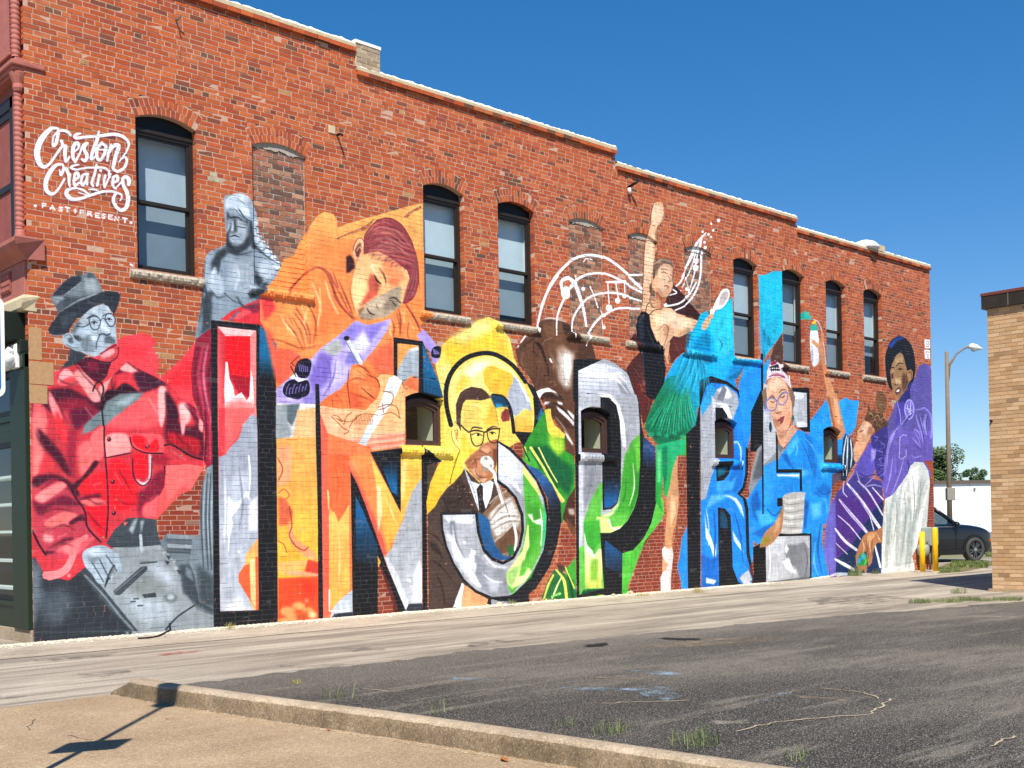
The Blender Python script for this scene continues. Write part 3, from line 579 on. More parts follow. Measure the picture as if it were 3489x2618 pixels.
p('W', '4b342c', '190 640 185 440 210 280 280 170 380 100 480 80 590 100 680 170 740 260 640 290 590 300 480 290 360 290 310 350 280 500 275 660 280 780 240 720')
p('W', 'f6da78', '130 760 150 680 190 665 240 700 262 790 262 960 260 1070 210 1040 180 960 140 860', sm=1); l('W', '8a5a2a', 8, '180 780 220 760 230 830 200 880 230 940'); p('W', 'c8924a', '190 800 230 800 225 900 195 880', soft=8); l('W', '8a5a2a', 10, '130 780 140 880 190 1000 260 1080 240 1150 170 1280')
l('W', '33211a', 22, '280 690 340 750 400 800'); l('W', '33211a', '20 26 20', '400 800 500 770 620 790'); l('W', '33211a', 18, '430 820 450 940 500 1010 560 1010 620 960 640 800'); l('W', '33211a', 26, '640 800 690 790'); l('W', '33211a', '24 26 24', '690 780 780 745 890 745'); l('W', '33211a', 16, '690 800 710 900 760 960 830 960 870 880 885 760')
l('W', '4a342c', '8 26 20', '430 780 480 720 610 740'); l('W', '4a342c', '24 20 8', '690 760 780 710 850 720'); l('W', '2a1e1a', 12, '450 840 530 810 610 850'); blob('W', '22252a', 552, 838, 22, 26); l('W', '2a1e1a', 12, '730 810 780 795 830 820'); blob('W', '22252a', 772, 812, 20, 24); blob('W', 'e8e4d4', 500, 845, 16, 10)
p('W', 'd9d4cc', '580 1250 600 1190 660 1165 740 1180 790 1250 795 1340 760 1380 700 1370 620 1320', sm=1); p('W', '94867a', '585 1290 640 1350 730 1380 700 1430 640 1400 600 1350', soft=6); blob('W', '8d8278', 672, 1212, 30, 32, soft=10); blob('W', 'f4f2ee', 655, 1260, 22, 30, soft=8); blob('W', '8a7e76', 748, 1330, 20, 18, soft=8); l('W', '6a5e56', 7, '582 1255 602 1192 660 1168 740 1182 790 1250 796 1340'); l('W', 'e8e4e0', '50 46 60', '740 1370 800 1440 840 1600')
# letter S
S_OUT = '1408 1215 1372 1050 1378 900 1430 780 1520 700 1650 662 1760 678 1880 760 1970 880 2030 1000 2052 1150 2048 1275 1880 1265 1868 1120 1830 1040 1790 1000 1730 990 1600 960 1500 940 1450 1000 1440 1210'
p('E', '17191d', '1880 1262 2046 1270 2138 1382 1955 1372'); p('E', '1d2128', '2046 1270 2052 1150 2030 1000 1970 880 2040 930 2100 1080 2140 1230 2138 1382'); p('E', '2a6494', '2090 1080 2140 1230 2138 1382 2046 1270 2060 1160', soft=4)
l('E', '17191d', '34 34 36 36 36 34 34 32 30', '1408 1215 1372 1050 1380 900 1435 785 1530 705 1655 672 1760 690 1880 770 1970 890', sm=1)
SF = '1450 1210 1400 1050 1405 920 1450 820 1540 735 1655 698 1750 708 1860 790 1940 900 2000 1010 2025 1150 2025 1265 1885 1262 1870 1120 1830 1035 1790 1000 1730 990 1660 940 1560 925 1480 960 1445 1060'
p('E', 'f4dc86', SF); clipto('E', SF)
p('E', 'e8b23a', '1640 760 1740 770 1870 830 1880 860 1830 1020 1780 1000 1700 960 1660 900', soft=5); p('E', 'f0c452', '1430 1000 1460 880 1540 800 1560 900 1470 960', soft=16); p('E', 'faf0cc', '1500 820 1600 740 1720 740 1640 800 1560 860', soft=24)
p('E', 'a3aab4', '1885 830 1950 900 2025 1060 2025 1110 1960 1090 1900 1150 1870 1130 1830 1040 1840 960 1870 900'); p('E', 'e6eaf0', '1850 790 1940 900 2010 1040 1990 1040 1920 900', soft=6); p('E', 'f2c25c', '1890 1165 1960 1095 2025 1110 2025 1265 1885 1262', g=('eeb044', '1950 1120 1950 1260'))
clipto(None, '')
l('E', '17191d', 26, '2040 1010 2050 1150 2038 1275'); l('E', '17191d', '16 28 28 26', '1720 985 1800 1005 1850 1080 1872 1180'); l('E', '17191d', 26, '1872 1180 1882 1270'); p('E', '17405c', '1700 990 1800 1000 1850 1080 1780 1075 1740 1080', soft=5); p('E', '2a86b0', '1740 1050 1800 1055 1790 1075 1750 1085', soft=5)
S2 = '1765 20 1850 80 1950 180 2050 310 2105 440 2128 570 2124 700 2100 860 2030 1020 1940 1125 1850 1172 1720 1182 1600 1132 1510 1050 1430 920 1380 800 1352 680 1345 565 1590 560 1605 700 1650 840 1720 910 1800 940 1885 895 1935 800 1960 680 1955 560 1905 430 1835 350 1765 300'
p('F', '17191d', '1755 0 1860 60 1965 165 2065 300 2125 430 2148 570 2144 710 2120 870 2050 1035 1955 1145 1855 1196 1715 1204 1590 1150 1495 1060 1415 930 1362 800 1335 690 1326 545 1610 540 1625 690 1665 820 1725 885 1800 915 1870 875 1915 795 1938 680 1932 565 1885 440 1820 370 1755 320')
p('F', 'a9acb2', S2); clipto('F', S2)
p('F', 'd8dbe2', '1765 20 1850 80 1950 190 1960 420 1900 420 1830 350 1765 300', g=('a9acb4', '1800 60 1940 400')); p('F', 'ffffff', '1800 130 1880 180 1850 230 1900 260 1870 300 1820 240', soft=8); p('F', 'f4f5f8', '1850 310 1900 320 1940 400 1900 390', soft=8); p('F', '8e9198', '1860 330 1960 430 1960 560 1920 470', soft=16)
p('F', 'e9d878', '1950 190 2040 310 2090 420 2040 400 1950 250', soft=5); p('F', '4fa83a', '1950 250 2060 400 2110 520 2110 700 2080 860 2000 1010 1900 1120 1870 1170 1840 1120 1820 1030 1900 900 1950 800 1975 650 1960 440', g=('5fb040', '2000 350 2000 900')); p('F', '3f9a2c', '1990 460 2070 460 2090 620 2050 820 1970 900 1960 760 1990 600', soft=30)
p('F', 'e4e69c', '1950 830 1990 640 2000 800 1940 930 1920 1030 1960 1020 1990 960 2020 1000 1960 1070 1870 1120 1830 1080 1820 1010', soft=6); p('F', 'f4f6e0', '1985 560 2020 560 2030 610 2090 590 2095 640 2050 630 2020 610', soft=3); l('F', 'f0f4e0', '6 10 4', '2080 520 2095 640 2085 800'); l('F', 'dfe890', '10 16 8', '1960 900 1980 760 1990 640', soft=4)
p('F', '34b070', '2110 440 2128 570 2124 700 2090 870 2100 700', soft=6); p('F', '9fc870', '1820 1010 1880 960 1940 940 1900 1040 1860 1120', soft=14); p('F', '3a8f38', '1870 1170 1960 1080 2040 960 2080 880 2030 1020 1940 1125', soft=8)
p('F', 'c9ccd4', '1345 565 1590 560 1550 610 1400 605'); p('F', 'ffffff', '1350 570 1400 605 1550 610 1590 590 1560 625 1390 620', soft=5); p('F', '7e838c', '1400 610 1440 610 1430 760 1400 740', soft=10); p('F', 'e2e4ea', '1370 700 1440 900 1540 1050 1620 1110 1560 960 1540 900 1480 860 1420 720', soft=20); p('F', 'f4f5f8', '1560 820 1600 840 1580 920 1620 960 1600 1000 1560 960 1540 920', soft=6)
p('F', '8d9098', '1580 860 1620 880 1700 960 1820 980 1830 1100 1860 1170 1720 1180 1640 1120 1590 1000 1600 940', soft=10); p('F', 'f6f7fa', '1570 980 1610 1060 1640 1110 1600 1090 1560 1030', soft=8); p('F', 'b6bac2', '1680 1060 1780 1060 1760 1140 1690 1130', soft=24); l('F', 'ffffff', 20, '1508 770 1512 774'); l('F', 'e0e4ec', '10 16 10', '1660 870 1740 950 1830 960', soft=5)
clipto(None, '')
p('F', '20588a', '1612 548 1660 570 1700 610 1710 700 1740 790 1800 870 1870 870 1840 900 1790 912 1725 885 1660 815 1625 690', soft=3)
# ---------------------------------------------------------------- mural: guitarist in brown, letter P
p('X', '5c3c2a', '90 400 130 340 200 250 330 190 330 100 420 30 520 20 640 40 740 90 800 150 840 220 870 300 1000 330 1038 480 1038 560 800 540 790 1640 700 1660 640 1500 640 1350 470 1100 340 880 250 700 130 570')
for c, s, so in (('6e4a34', '420 60 640 60 700 200 640 300 480 260 420 180', 30), ('3a241a', '640 60 760 120 820 240 900 290 760 260 660 200', 24), ('4a3024', '820 330 1000 330 1030 500 830 500', 16), ('68452f', '140 420 300 400 320 700 250 700 150 560', 40), ('6b4832', '480 300 620 300 560 600 500 640', 40), ('9c7c64', '560 380 660 320 720 420 600 520', 40)):
    p('X', c, s, soft=so)
for c, s, so, a in (('b8a69a', '600 420 700 380 790 440 760 640 740 840 680 850 600 760 570 560', 40, 1), ('f2efec', '640 470 740 430 740 640 690 800 660 700 640 580', 40, .95)):
    p('X', c, s, soft=so, a=a)
l('X', '2c1a14', '10 40 30 16', '310 310 350 310 420 430 470 600 480 680'); l('X', '2c1a14', 10, '310 310 300 400 350 460'); l('X', '3a241a', 9, '430 680 450 800'); l('X', '8a6a54', 9, '410 330 440 280 520 250'); p('X', 'fbfaf8', '485 490 505 485 530 545 505 540'); blob('X', 'f6f2ee', 690, 790, 18, 16, soft=6); blob('X', 'f6f2ee', 680, 450, 12, 12, soft=5)
l('X', '2c1a14', 8, '430 690 500 700 480 780'); l('X', '84644c', 9, '480 770 550 760 560 800'); l('X', '84644c', 9, '520 820 580 800'); l('X', 'f0e8e2', '6 14 6', '420 30 520 18 690 60', soft=3)
p('X', 'ebe6de', '335 880 400 850 480 835 560 880 600 920 480 900 400 940 370 960'); p('X', '3e261c', '390 940 440 890 540 890 620 930 660 980 560 970 440 960 400 990', sm=1)
for c, s, so in (('f2efec', '420 1040 440 1000 500 1000 470 1030', 6), ('f4f2f0', '580 990 640 1010 650 1040 600 1030', 6), ('4a2e22', '430 1080 540 1010 660 1080 780 1200 780 1330 690 1300 600 1250 520 1180', 10), ('f2efec', '570 1050 660 1110 780 1230 780 1290 700 1200 600 1110', 14), ('efeae6', '700 1090 780 1160 780 1220 720 1150', 10), ('6a4632', '540 1180 640 1280 700 1400 780 1480 780 1560 700 1420 600 1300', 16), ('e8e2dc', '660 1330 720 1400 770 1490 770 1520 700 1430', 8)):
    p('X', c, s, soft=so)
# green guitar
p('H', '2f8a2c', '190 480 350 210 380 200 400 330 500 420 490 520 560 560 575 640 570 820 520 880 500 1000 480 1080 440 900 300 700 180 590'); p('H', 'f0cc50', '345 215 390 205 395 270 420 330 500 400 490 430 400 420 370 380')
p('H', '0e5a34', '210 500 360 480 480 600 560 640 560 760 520 860 420 760 300 640', soft=24); p('H', 'a6cc3c', '370 400 480 420 500 520 440 560 380 480', soft=24); p('H', '46a83a', '180 590 230 520 300 640 280 680', soft=8)
for c, w, s in (('d8dc6c', '22 16 14', '240 500 330 640 420 800 490 900'), ('0c4a2c', '12 10 10', '265 500 350 640 440 800'), ('e8dc80', '12 10 8', '300 500 370 640 440 760'), ('f0b86a', '6 24 14', '400 780 430 850 480 910'), ('e6c84a', '16 12', '195 500 215 580'), ('0c4a2c', 12, '180 490 230 600')):
    l('H', c, w, s)
p('H', '4a2e22', '520 880 575 800 575 1150 480 1030 500 940'); p('H', 'b9a99a', '520 960 570 960 570 1010 530 1000', soft=10); p('H', '6a4632', '500 1020 575 1100 575 1200 520 1100', soft=8); p('H', '74281f', '470 1090 520 1120 575 1200 578 1320 520 1400 440 1390 450 1300', a=.72)
p('H', '4a3a30', '430 1380 480 1380 510 1420 460 1440'); p('H', '3f9a34', '500 1420 578 1330 585 1630 560 1630'); p('H', '1c6a34', '320 1640 360 1520 420 1410 470 1430 560 1500 585 1600 580 1640')
for c, w, s in (('d8d060', '10 18 14', '340 1640 370 1540 410 1460'), ('f0d060', '10 22 22', '430 1420 490 1500 510 1640'), ('e6e8a0', '8 14 10', '470 1480 440 1540 400 1640'), ('0c4a2c', '14 18', '520 1440 560 1640'), ('d0d858', '8 12', '500 1400 570 1560'), ('8cc46a', '18 20', '400 1620 460 1600')):
    l('H', c, w, s)
# letter S shadow side (right)
p('H', '1a1d22', '195 625 300 665 400 775 462 905 472 1050 440 1235 380 1405 280 1560 150 1659 0 1659 -60 1640 100 1610 240 1480 345 1250 380 1050 365 880 300 750'); p('H', '2c5a92', '200 625 300 665 400 775 462 905 468 960 380 960 365 880 300 750', g=('1a1d22', '320 760 420 980'))
# letter P
p('H', '2f9a3a', '1060 400 1090 600 1180 480 1180 900 1240 1000 1230 1040 1100 1200 1060 1310 960 1580 925 1590 925 1280 1000 1270 1100 1150'); p('H', '5cc048', '1180 800 1240 900 1245 1000 1120 1200 1060 1300 960 1575 925 1580 930 1290 1040 1230 1150 1060', g=('52b83c', '1200 900 950 1500'))
p('H', '17191d', '570 210 570 200 585 215 606 1630 588 1632')
p('G', '17191d', '562 1385 640 1378 780 1384 880 1415 970 1475 1035 1570 1065 1680 1000 1700 560 1700')
p('H', '17191d', '570 -60 1030 -40 1062 150 1075 330 1095 420 1180 500 1188 900 1150 1065 1090 1185 1010 1272 930 1295 928 1580 800 1605 606 1632 585 1632')
p('H', '2a4a78', '1088 420 1180 500 1182 700 1085 620', g=('17191d', '1120 520 1130 680')); p('H', '1d5080', '800 1195 930 1295 926 1450 800 1400', g=('1b2632', '850 1250 860 1460'))
PF = '598 -80 790 -170 870 -140 960 -70 1020 30 1050 160 1062 330 1064 600 1050 850 1020 955 970 1050 910 1110 840 1142 762 1142 792 1560 606 1610'
p('H', 'a9acb2', PF); clipto('H', PF)
p('G', 'd6d9e4', '585 1420 800 1415 900 1450 980 1540 1030 1659 700 1659 585 1659', g=('b0b3bc', '700 1440 740 1650')); p('G', 'ffffff', '610 1450 760 1500 900 1480 980 1580 900 1500 760 1520 640 1510', soft=6); p('G', '8d9098', '890 1560 960 1570 1000 1659 920 1640', soft=8)
for y in range(-60, 420, 30):
    l('H', '8f929a', 3, '600 %d 1050 %d' % (y, y + 18), sm=0)
p('H', 'c4c8d0', '598 200 640 200 640 1100 600 1300', soft=6); p('H', '8e9198', '640 620 775 620 770 760 690 900 640 1000', soft=20); p('H', 'f2f4f8', '740 90 840 95 910 180 950 330 960 520 930 480 900 260 840 160', soft=8)
p('H', '58ac40', '1064 400 1000 450 950 560 925 760 915 900 850 980 770 1010 790 760 760 770 690 900 640 1050 640 1240 606 1250 606 1610 800 1560 780 1150 1060 1150', g=('62b848', '1000 450 700 1500')); p('H', 'f0e8b4', '770 1010 850 985 910 900 925 960 830 1020 770 1020', soft=4); p('H', '3f9a30', '950 560 1030 500 1050 850 960 1000 850 1000 900 940', soft=24); p('H', 'dbe48c', '740 1020 830 1030 850 1100 960 1080 1030 960 980 1080 860 1142 762 1142 720 1080', soft=8); l('H', 'f6f8e8', '6 14 6', '830 1040 860 1110 970 1085 1010 1000')
p('H', '2d8c2a', '1064 600 1050 850 970 1050 1000 900 1030 700', soft=14); p('H', '3c9e34', '640 1060 760 1040 770 1200 700 1300 640 1240', soft=14); p('H', 'e8e8b0', '645 1140 665 1240 700 1280 720 1310 755 1260 775 1270 780 1560 650 1560', g=('c0cc60', '700 1280 720 1540')); p('H', 'f4f6e4', '640 1130 660 1230 700 1270 720 1320 690 1300 650 1260', soft=4); p('H', '7cae3c', '690 1340 750 1340 740 1500 690 1500', soft=20); p('H', '0e5034', '606 1625 640 1570 792 1560 795 1610')
p('H', '68b83e', '1030 420 1064 400 1064 640 1040 700', soft=8)
clipto(None, '')
p('H', '17191d', '765 118 830 122 885 180 912 300 922 500 918 800 892 920 850 962 782 972 778 600 765 400'); p('H', '1a5a92', '795 740 915 720 912 820 885 915 840 950 795 955', g=('17191d', '850 900 850 720')); p('H', '17191d', '840 240 905 260 915 620 840 600')

# ---------------------------------------------------------------- mural: music staff and dancer
for w, s in (('12 20 20 18 20 16', '295 1110 330 970 400 800 520 660 640 600 760 600 860 650 960 730 1040 800 1100 860'), ('8 18 18 16 16', '435 1200 440 1060 490 930 560 820 640 755 740 730 840 750 960 810 1100 880'),
             ('8 16 16 14 12', '565 1220 570 1080 640 960 720 900 820 880 920 890 1000 915 1100 945'), ('8 18 16 16', '660 1280 690 1180 760 1080 860 1010 960 995 1090 1000'), ('16 30 26 14', '480 880 470 800 520 770 580 800 620 900 650 1000 672 1130'),
             ('14 16', '980 745 1100 742'), ('10 10', '985 750 1100 850'), ('12 20 20', '810 800 880 800 950 795'), ('8 8', '820 800 830 960'), ('8 8', '880 800 900 920'), ('8 8', '945 800 950 880'), ('6 14 14 10', '1250 980 1360 960 1440 900 1500 800'), ('12 14 14 14', '1330 1015 1420 970 1490 880 1530 760 1540 560'),
             ('8 14 10', '1300 850 1360 810 1400 740'), ('10 16 26 20 8', '1380 760 1420 690 1470 590 1490 510 1560 430'), ('8 10 10 8', '1440 880 1480 760 1500 640 1530 470'), ('8 10 8', '1380 840 1450 720 1490 600 1530 450'), ('5 6', '1370 860 1400 980'), ('5 6', '1420 760 1450 880'), ('5 6', '1340 870 1380 970'), ('22 8', '1320 980 1390 980')):
    l('G', 'f1f2f4', w, s)
l('E', 'f1f2f4', '18 16 10', '2212 90 2140 200 2090 320 2060 460'); l('G', 'f1f2f4', '16 14', '290 1130 292 1180'); l('G', 'f1f2f4', '14 10', '200 1205 165 1255'); l('G', 'f1f2f4', 9, '148 1280 142 1292')
blob('G', 'f4f5f7', 505, 880, 38, 48); 
for x, y, r in ((895, 940, 20), (830, 995, 24), (945, 905, 16), (648, 850, 14), (1040, 810, 10), (1070, 820, 10), (1500, 640, 18), (1495, 690, 22), (1430, 850, 14), (1500, 560, 14), (1555, 540, 12), (1580, 440, 9), (1615, 410, 9), (1535, 420, 9), (1655, 335, 12), (1600, 360, 8), (1600, 460, 8), (1550, 500, 9), (1315, 880, 18)):
    blob('G', 'f1f2f4', x, y, r, r * 1.1)
for w, s in ((8, '590 750 600 790'), (8, '700 830 730 900 760 990'), (6, '780 1010 800 1060'), (7, '790 1090 800 1150'), (7, '650 645 670 620 690 625'), (6, '700 620 715 630'), (8, '540 860 600 800')):
    l('G', 'f1f2f4', w, s)
# turquoise cloth
p('G', '18b4d4', '1530 1040 1580 1015 1600 1060 1680 970 1760 915 1775 1380 1990 1390 2050 1300 2120 1210 2140 1170 2140 720 2070 715 2010 745 1958 745 1965 1100 1990 1400 1880 1480 1740 1540 1600 1540 1590 1620 1480 1659 1300 1659 1180 1659 1320 1400 1400 1320 1440 1210 1500 1120', g=('12a2e0', '1700 1000 1600 1600'))
p('G', '1488c8', '1780 1400 1990 1400 2000 1659 1620 1659 1700 1540', soft=14); p('G', None, '1815 1500 1850 1440 1810 1560 1815 1659 1780 1540'); p('G', '0c6e9a', '1720 1530 1850 1440 1800 1530', soft=4)
p('G', '1c9ac0', '1960 1100 2060 1240 1990 1400 1970 1300', soft=30); 
for i in range(22):
    x = 1985 + (i * 37) % 110; y = 1170 + (i * 53) % 300
    l('G', '12506e', 5, '%d %d %d %d %d %d' % (x, y, x + 12, y - 10, x + 16, y + 10), a=.7)
p('I', '2098d8', '100 1220 230 1220 300 1150 270 1300 240 1659 60 1659 70 1400', soft=8)
for c, s, so in (('0e86b0', '1580 1160 1620 1220 1590 1440 1440 1400 1500 1240', 30), ('2cc8e0', '1600 1060 1740 980 1760 1300 1640 1380', 40), ('0a5a78', '1380 1350 1630 1400 1600 1410 1400 1370', 5), ('16a0c4', '1340 1420 1560 1440 1560 1600 1320 1640', 40), ('0f7c9c', '1300 1560 1440 1500 1560 1640 1300 1659', 30)):
    p('G', c, s, soft=so)
for s in ('1660 1230 1680 1270 1670 1310', '1700 1220 1740 1240', '1420 1480 1560 1500', '1380 1560 1500 1600', '1450 1300 1430 1400'):
    l('G', '0b6a8c', '4 10 4', s, soft=4)
# brown rocks behind the dancer
p('G', '4c241f', '1000 1230 1040 1180 1060 1220 1090 1300 1100 1400 1180 1640 1100 1700 1020 1640 960 1450 1010 1380 1060 1330'); p('G', '5a2a24', '1290 1220 1380 1180 1460 1190 1440 1280 1400 1320 1330 1380 1300 1420 1280 1320'); p('G', '3c1f1c', '1250 960 1300 800 1400 900 1530 1040 1510 1090 1400 1050 1280 1030'); p('H', '5a2620', '1030 0 1180 -20 1180 90 1110 300 1090 330 1060 200')
for i in range(16):
    l('G', '8a4a40' if i % 2 else '241010', '3 7 3', '%d %d %d %d' % (1010 + i * 9, 1420 + (i * 31) % 160, 1060 + i * 9, 1480 + (i * 47) % 170)); 
for i in range(8):
    l('H', '2a1210' if i % 2 else '8a4438', '3 7', '%d %d %d %d' % (1040 + i * 14, 20 + i * 20, 1140, 40 + i * 26)); l('G', '7a4038', 4, '%d %d %d %d' % (1310 + i * 14, 1230 + (i * 29) % 90, 1340 + i * 13, 1290 + (i * 29) % 80))
p('G', 'f1f2f4', '1240 970 1260 955 1280 985 1250 990'); l('G', 'f1f2f4', 14, '1270 980 1360 960 1430 905'); l('G', 'f1f2f4', 11, '1330 1012 1410 975 1470 920'); l('G', 'f1f2f4', 10, '1280 900 1340 880 1300 850')
# dancer
p('Y', 'd9ae88', '215 300 225 180 250 95 275 90 290 80 330 85 345 130 352 165 345 250 315 300 285 325 280 420 285 540 275 620 262 700 250 870 230 1000 225 1060 250 1110 330 1120 420 1115 480 1170 560 1195 640 1205 700 1235 660 1300 640 1345 580 1370 500 1400 440 1390 400 1450 370 1490 350 1530 320 1480 280 1400 240 1300 225 1180 190 1150 140 1130 155 1060 160 900 165 700 175 540 190 400')
for c, s, so in (('b98a66', '300 1380 360 1280 420 1260 380 1400 330 1460', 20), ('e8c4a0', '250 1180 400 1140 480 1180 420 1250 280 1260', 30), ('e6c29e', '175 560 230 540 220 900 175 900', 16), ('b08462', '255 640 275 560 285 420 280 330 262 380 260 520', 8), ('c2946e', '560 1300 640 1330 600 1360 480 1390', 10), ('c49a76', '230 1040 260 1100 320 1110 300 1020', 14)):
    p('Y', c, s, soft=so)
for s in ('262 175 275 100', '285 180 298 95', '308 190 325 110', '325 205 342 150', '345 260 320 300', '190 560 230 555', '200 610 250 615'):
    l('Y', '7a5640', 5, s)
p('Y', 'd7a884', '270 780 285 720 330 680 390 670 430 700 440 760 435 840 440 900 420 960 380 1010 330 1010 290 960 250 920 250 840'); p('Y', '7a6152', '262 760 265 690 300 640 370 628 420 650 440 720 400 690 340 690 300 730 285 800 262 830', sm=1)
l('Y', 'b49a86', 7, '280 680 340 645 410 660'); p('Y', 'b88a6a', '410 820 440 810 435 860 410 870', soft=6); l('Y', '4a352c', 7, '330 775 365 785'); l('Y', '4a352c', 6, '330 745 370 755'); l('Y', '5a4034', 6, '375 860 400 870'); l('Y', '7a3c34', 9, '350 895 380 905 390 930'); l('Y', '4a2a22', 5, '440 720 436 840 442 880 420 960 380 1012 330 1015'); p('Y', 'bf8e6c', '300 900 340 990 380 1005 340 1010 290 960', soft=12); p('Y', '5a4238', '225 900 250 860 240 970 225 960', soft=4)
p('Y', '14161c', '95 1290 110 1210 145 1150 190 1150 225 1180 240 1300 280 1400 320 1480 355 1530 350 1600 370 1700 330 2050 180 1980 150 1700 110 1480'); p('Y', '2a2e38', '110 1230 160 1180 180 1400 130 1450', soft=20); l('Y', '1a1410', 7, '188 1150 200 1090 220 1065'); l('Y', '1a1410', 7, '225 1180 270 1135 330 1125'); l('Y', '1a1410', 8, '350 1530 380 1470 430 1420'); p('Y', 'd0a27c', '360 1480 410 1440 400 1520 385 1600 400 1660 380 1660 355 1560'); l('Y', '0a0a0c', 12, '120 1530 350 1560', soft=4)
p('Y', 'ece6e0', '820 1180 830 1110 870 1020 910 950 950 925 985 945 990 1000 960 1070 910 1120 850 1140 830 1200', sm=1); p('Y', 'b3a9a6', '880 1090 900 1000 945 945 975 960 975 1010 930 1080', soft=6); p('Y', 'd8ac86', '735 1310 745 1260 790 1200 830 1170 830 1210 800 1290 760 1330', sm=1)
for i in range(7):
    l('Y', 'd8ccc8', 3, '%d %d %d %d' % (885 + i * 12, 1070 - i * 15, 935 + i * 8, 1080 - i * 15))
# green skirt, legs
p('H', '0c7a50', '1100 330 1130 240 1170 150 1230 40 1300 -40 1560 -60 1600 -20 1590 140 1500 200 1490 330 1430 390 1380 430 1280 470 1190 470 1150 410 1105 370', sm=1, g=('18a0c8', '1300 250 1480 40')); p('H', '086a48', '1110 340 1200 250 1400 330 1460 340 1380 420 1280 460 1190 460 1130 400', soft=20)
for i in range(15):
    x = 1140 + i * 24
    l('H', ('28b478', '065a3c', '14946a')[i % 3], '3 12 5', '%d %d %d %d %d %d' % (1290 + i * 7, 60 + abs(i - 6) * 7, (x + 1290) // 2, 200, x, 360), soft=4)
for i in range(10):
    blob('H', '0a5c40' if i % 2 else '18986a', 1150 + i * 30, 400 + 20 * math.sin(i * 1.7), 24, 16, soft=6)
for i in range(7):
    l('H', '0c6e9c' if i % 2 else '38b8dc', '3 10 4', '%d %d %d %d' % (1340 + i * 30, 20 + i * 8, 1440 + i * 20, 130 - (i % 3) * 30), soft=5)
p('H', '3a9e44', '1380 430 1412 400 1412 560 1350 560', soft=3)
p('H', '22a870', '1185 480 1410 430 1390 540 1350 560 1340 640 1320 760 1280 860 1240 860 1240 700 1220 900 1240 1000 1180 900', g=('2aa040', '1250 500 1230 860')); p('H', '0c7c54', '1230 500 1270 480 1270 700 1245 820 1235 700', soft=8); p('H', '5cc878', '1195 520 1220 520 1220 760 1195 760', soft=8)
p('H', 'c89468', '1350 560 1345 700 1355 860 1345 1000 1310 1150 1300 1250 1255 1245 1255 1120 1265 1000 1265 880 1290 780 1310 660', sm=1); p('H', 'e2b48a', '1290 860 1330 860 1330 1000 1290 1100', soft=14); p('H', '9a6a48', '1262 1000 1280 1000 1275 1240 1258 1240', soft=5); p('H', '22a05a', '1255 790 1290 770 1280 870 1255 880', soft=4)
p('H', 'd8ccc6', '1230 1260 1255 1240 1305 1250 1315 1310 1300 1440 1290 1590 1225 1590 1215 1480 1235 1440 1275 1380 1230 1320'); p('H', 'c79a74', '1232 1330 1270 1370 1262 1420 1230 1440'); p('H', 'f2ece8', '1230 1480 1280 1440 1270 1560 1235 1570', soft=10); p('H', 'a3948e', '1285 1270 1305 1280 1290 1440 1280 1420', soft=5)
p('H', '74281f', '1345 560 1412 560 1416 1090 1370 1200 1340 1400 1390 1595 970 1590 1050 1350 1100 1200 1240 1040 1245 1200 1220 1590 1290 1590 1310 1300 1345 1000', a=.72)
p('H', 'd8ccc6', '1230 1260 1255 1240 1305 1250 1315 1310 1300 1440 1290 1592 1225 1592 1215 1480 1235 1440 1275 1380 1230 1320'); p('H', 'c79a74', '1232 1330 1270 1370 1262 1420 1230 1440'); p('H', 'c89468', '1350 560 1345 700 1355 860 1345 1000 1310 1150 1300 1250 1255 1245 1255 1120 1265 1000 1265 880 1290 780 1310 660', sm=1); p('H', 'e2b48a', '1290 860 1330 860 1330 1000 1290 1100', soft=14); p('H', 'f2ece8', '1230 1480 1280 1440 1270 1560 1235 1570', soft=10)

# ---------------------------------------------------------------- mural: letter R
p('H', '1e8ae0', '1418 1090 1380 1180 1360 1330 1345 1400 1380 1540 1395 1590 1425 1590'); p('H', '17191d', '1410 400 1480 330 1512 180 1520 1590 1425 1592')
p('H', '1b7fd8', '1870 470 1880 400 1900 300 2000 0 1820 0 1870 300'); p('H', '2090e4', '1850 880 1900 900 1920 1250 1910 1380 1880 1400')
p('H', '17191d', '1510 -10 1600 -40 1720 0 1815 70 1868 190 1884 400 1878 700 1856 810 1822 852 1862 880 1880 960 1888 1280 1925 1500 1800 1545 1665 1558 1525 1570')
RF = '1518 190 1560 40 1600 10 1712 22 1795 82 1845 200 1862 400 1856 700 1836 795 1795 848 1838 882 1856 965 1866 1300 1912 1495 1850 1535 1800 1510 1755 1400 1748 1200 1735 1010 1700 965 1655 960 1662 1550 1525 1562'
p('H', '1c86e2', RF); clipto('H', RF)
p('H', 'a2a6ae', '1518 190 1640 60 1700 30 1790 90 1810 160 1760 300 1640 620 1600 720 1560 880 1520 900'); p('H', 'e8eaf0', '1640 60 1720 40 1760 120 1690 130', soft=10); p('H', '787c86', '1690 30 1720 60 1690 150 1640 140', soft=8); p('H', '2aa0d8', '1518 190 1600 20 1640 60 1600 160 1530 260', soft=8); p('H', 'c8ccd4', '1600 100 1640 160 1610 300 1610 200', soft=8); p('H', 'eef0f4', '1640 160 1720 170 1760 280 1740 280', soft=8)
p('H', '1670c8', '1800 560 1850 560 1830 790 1780 840 1700 840', soft=14); p('H', '5cb4f0', '1600 860 1780 850 1700 880 1560 960', soft=14); p('H', 'f0f4f8', '1700 850 1790 880 1830 940 1850 1040 1820 960 1770 890', soft=6); p('H', '3ca0f0', '1640 700 1740 760 1800 700 1760 820 1640 830', soft=14)
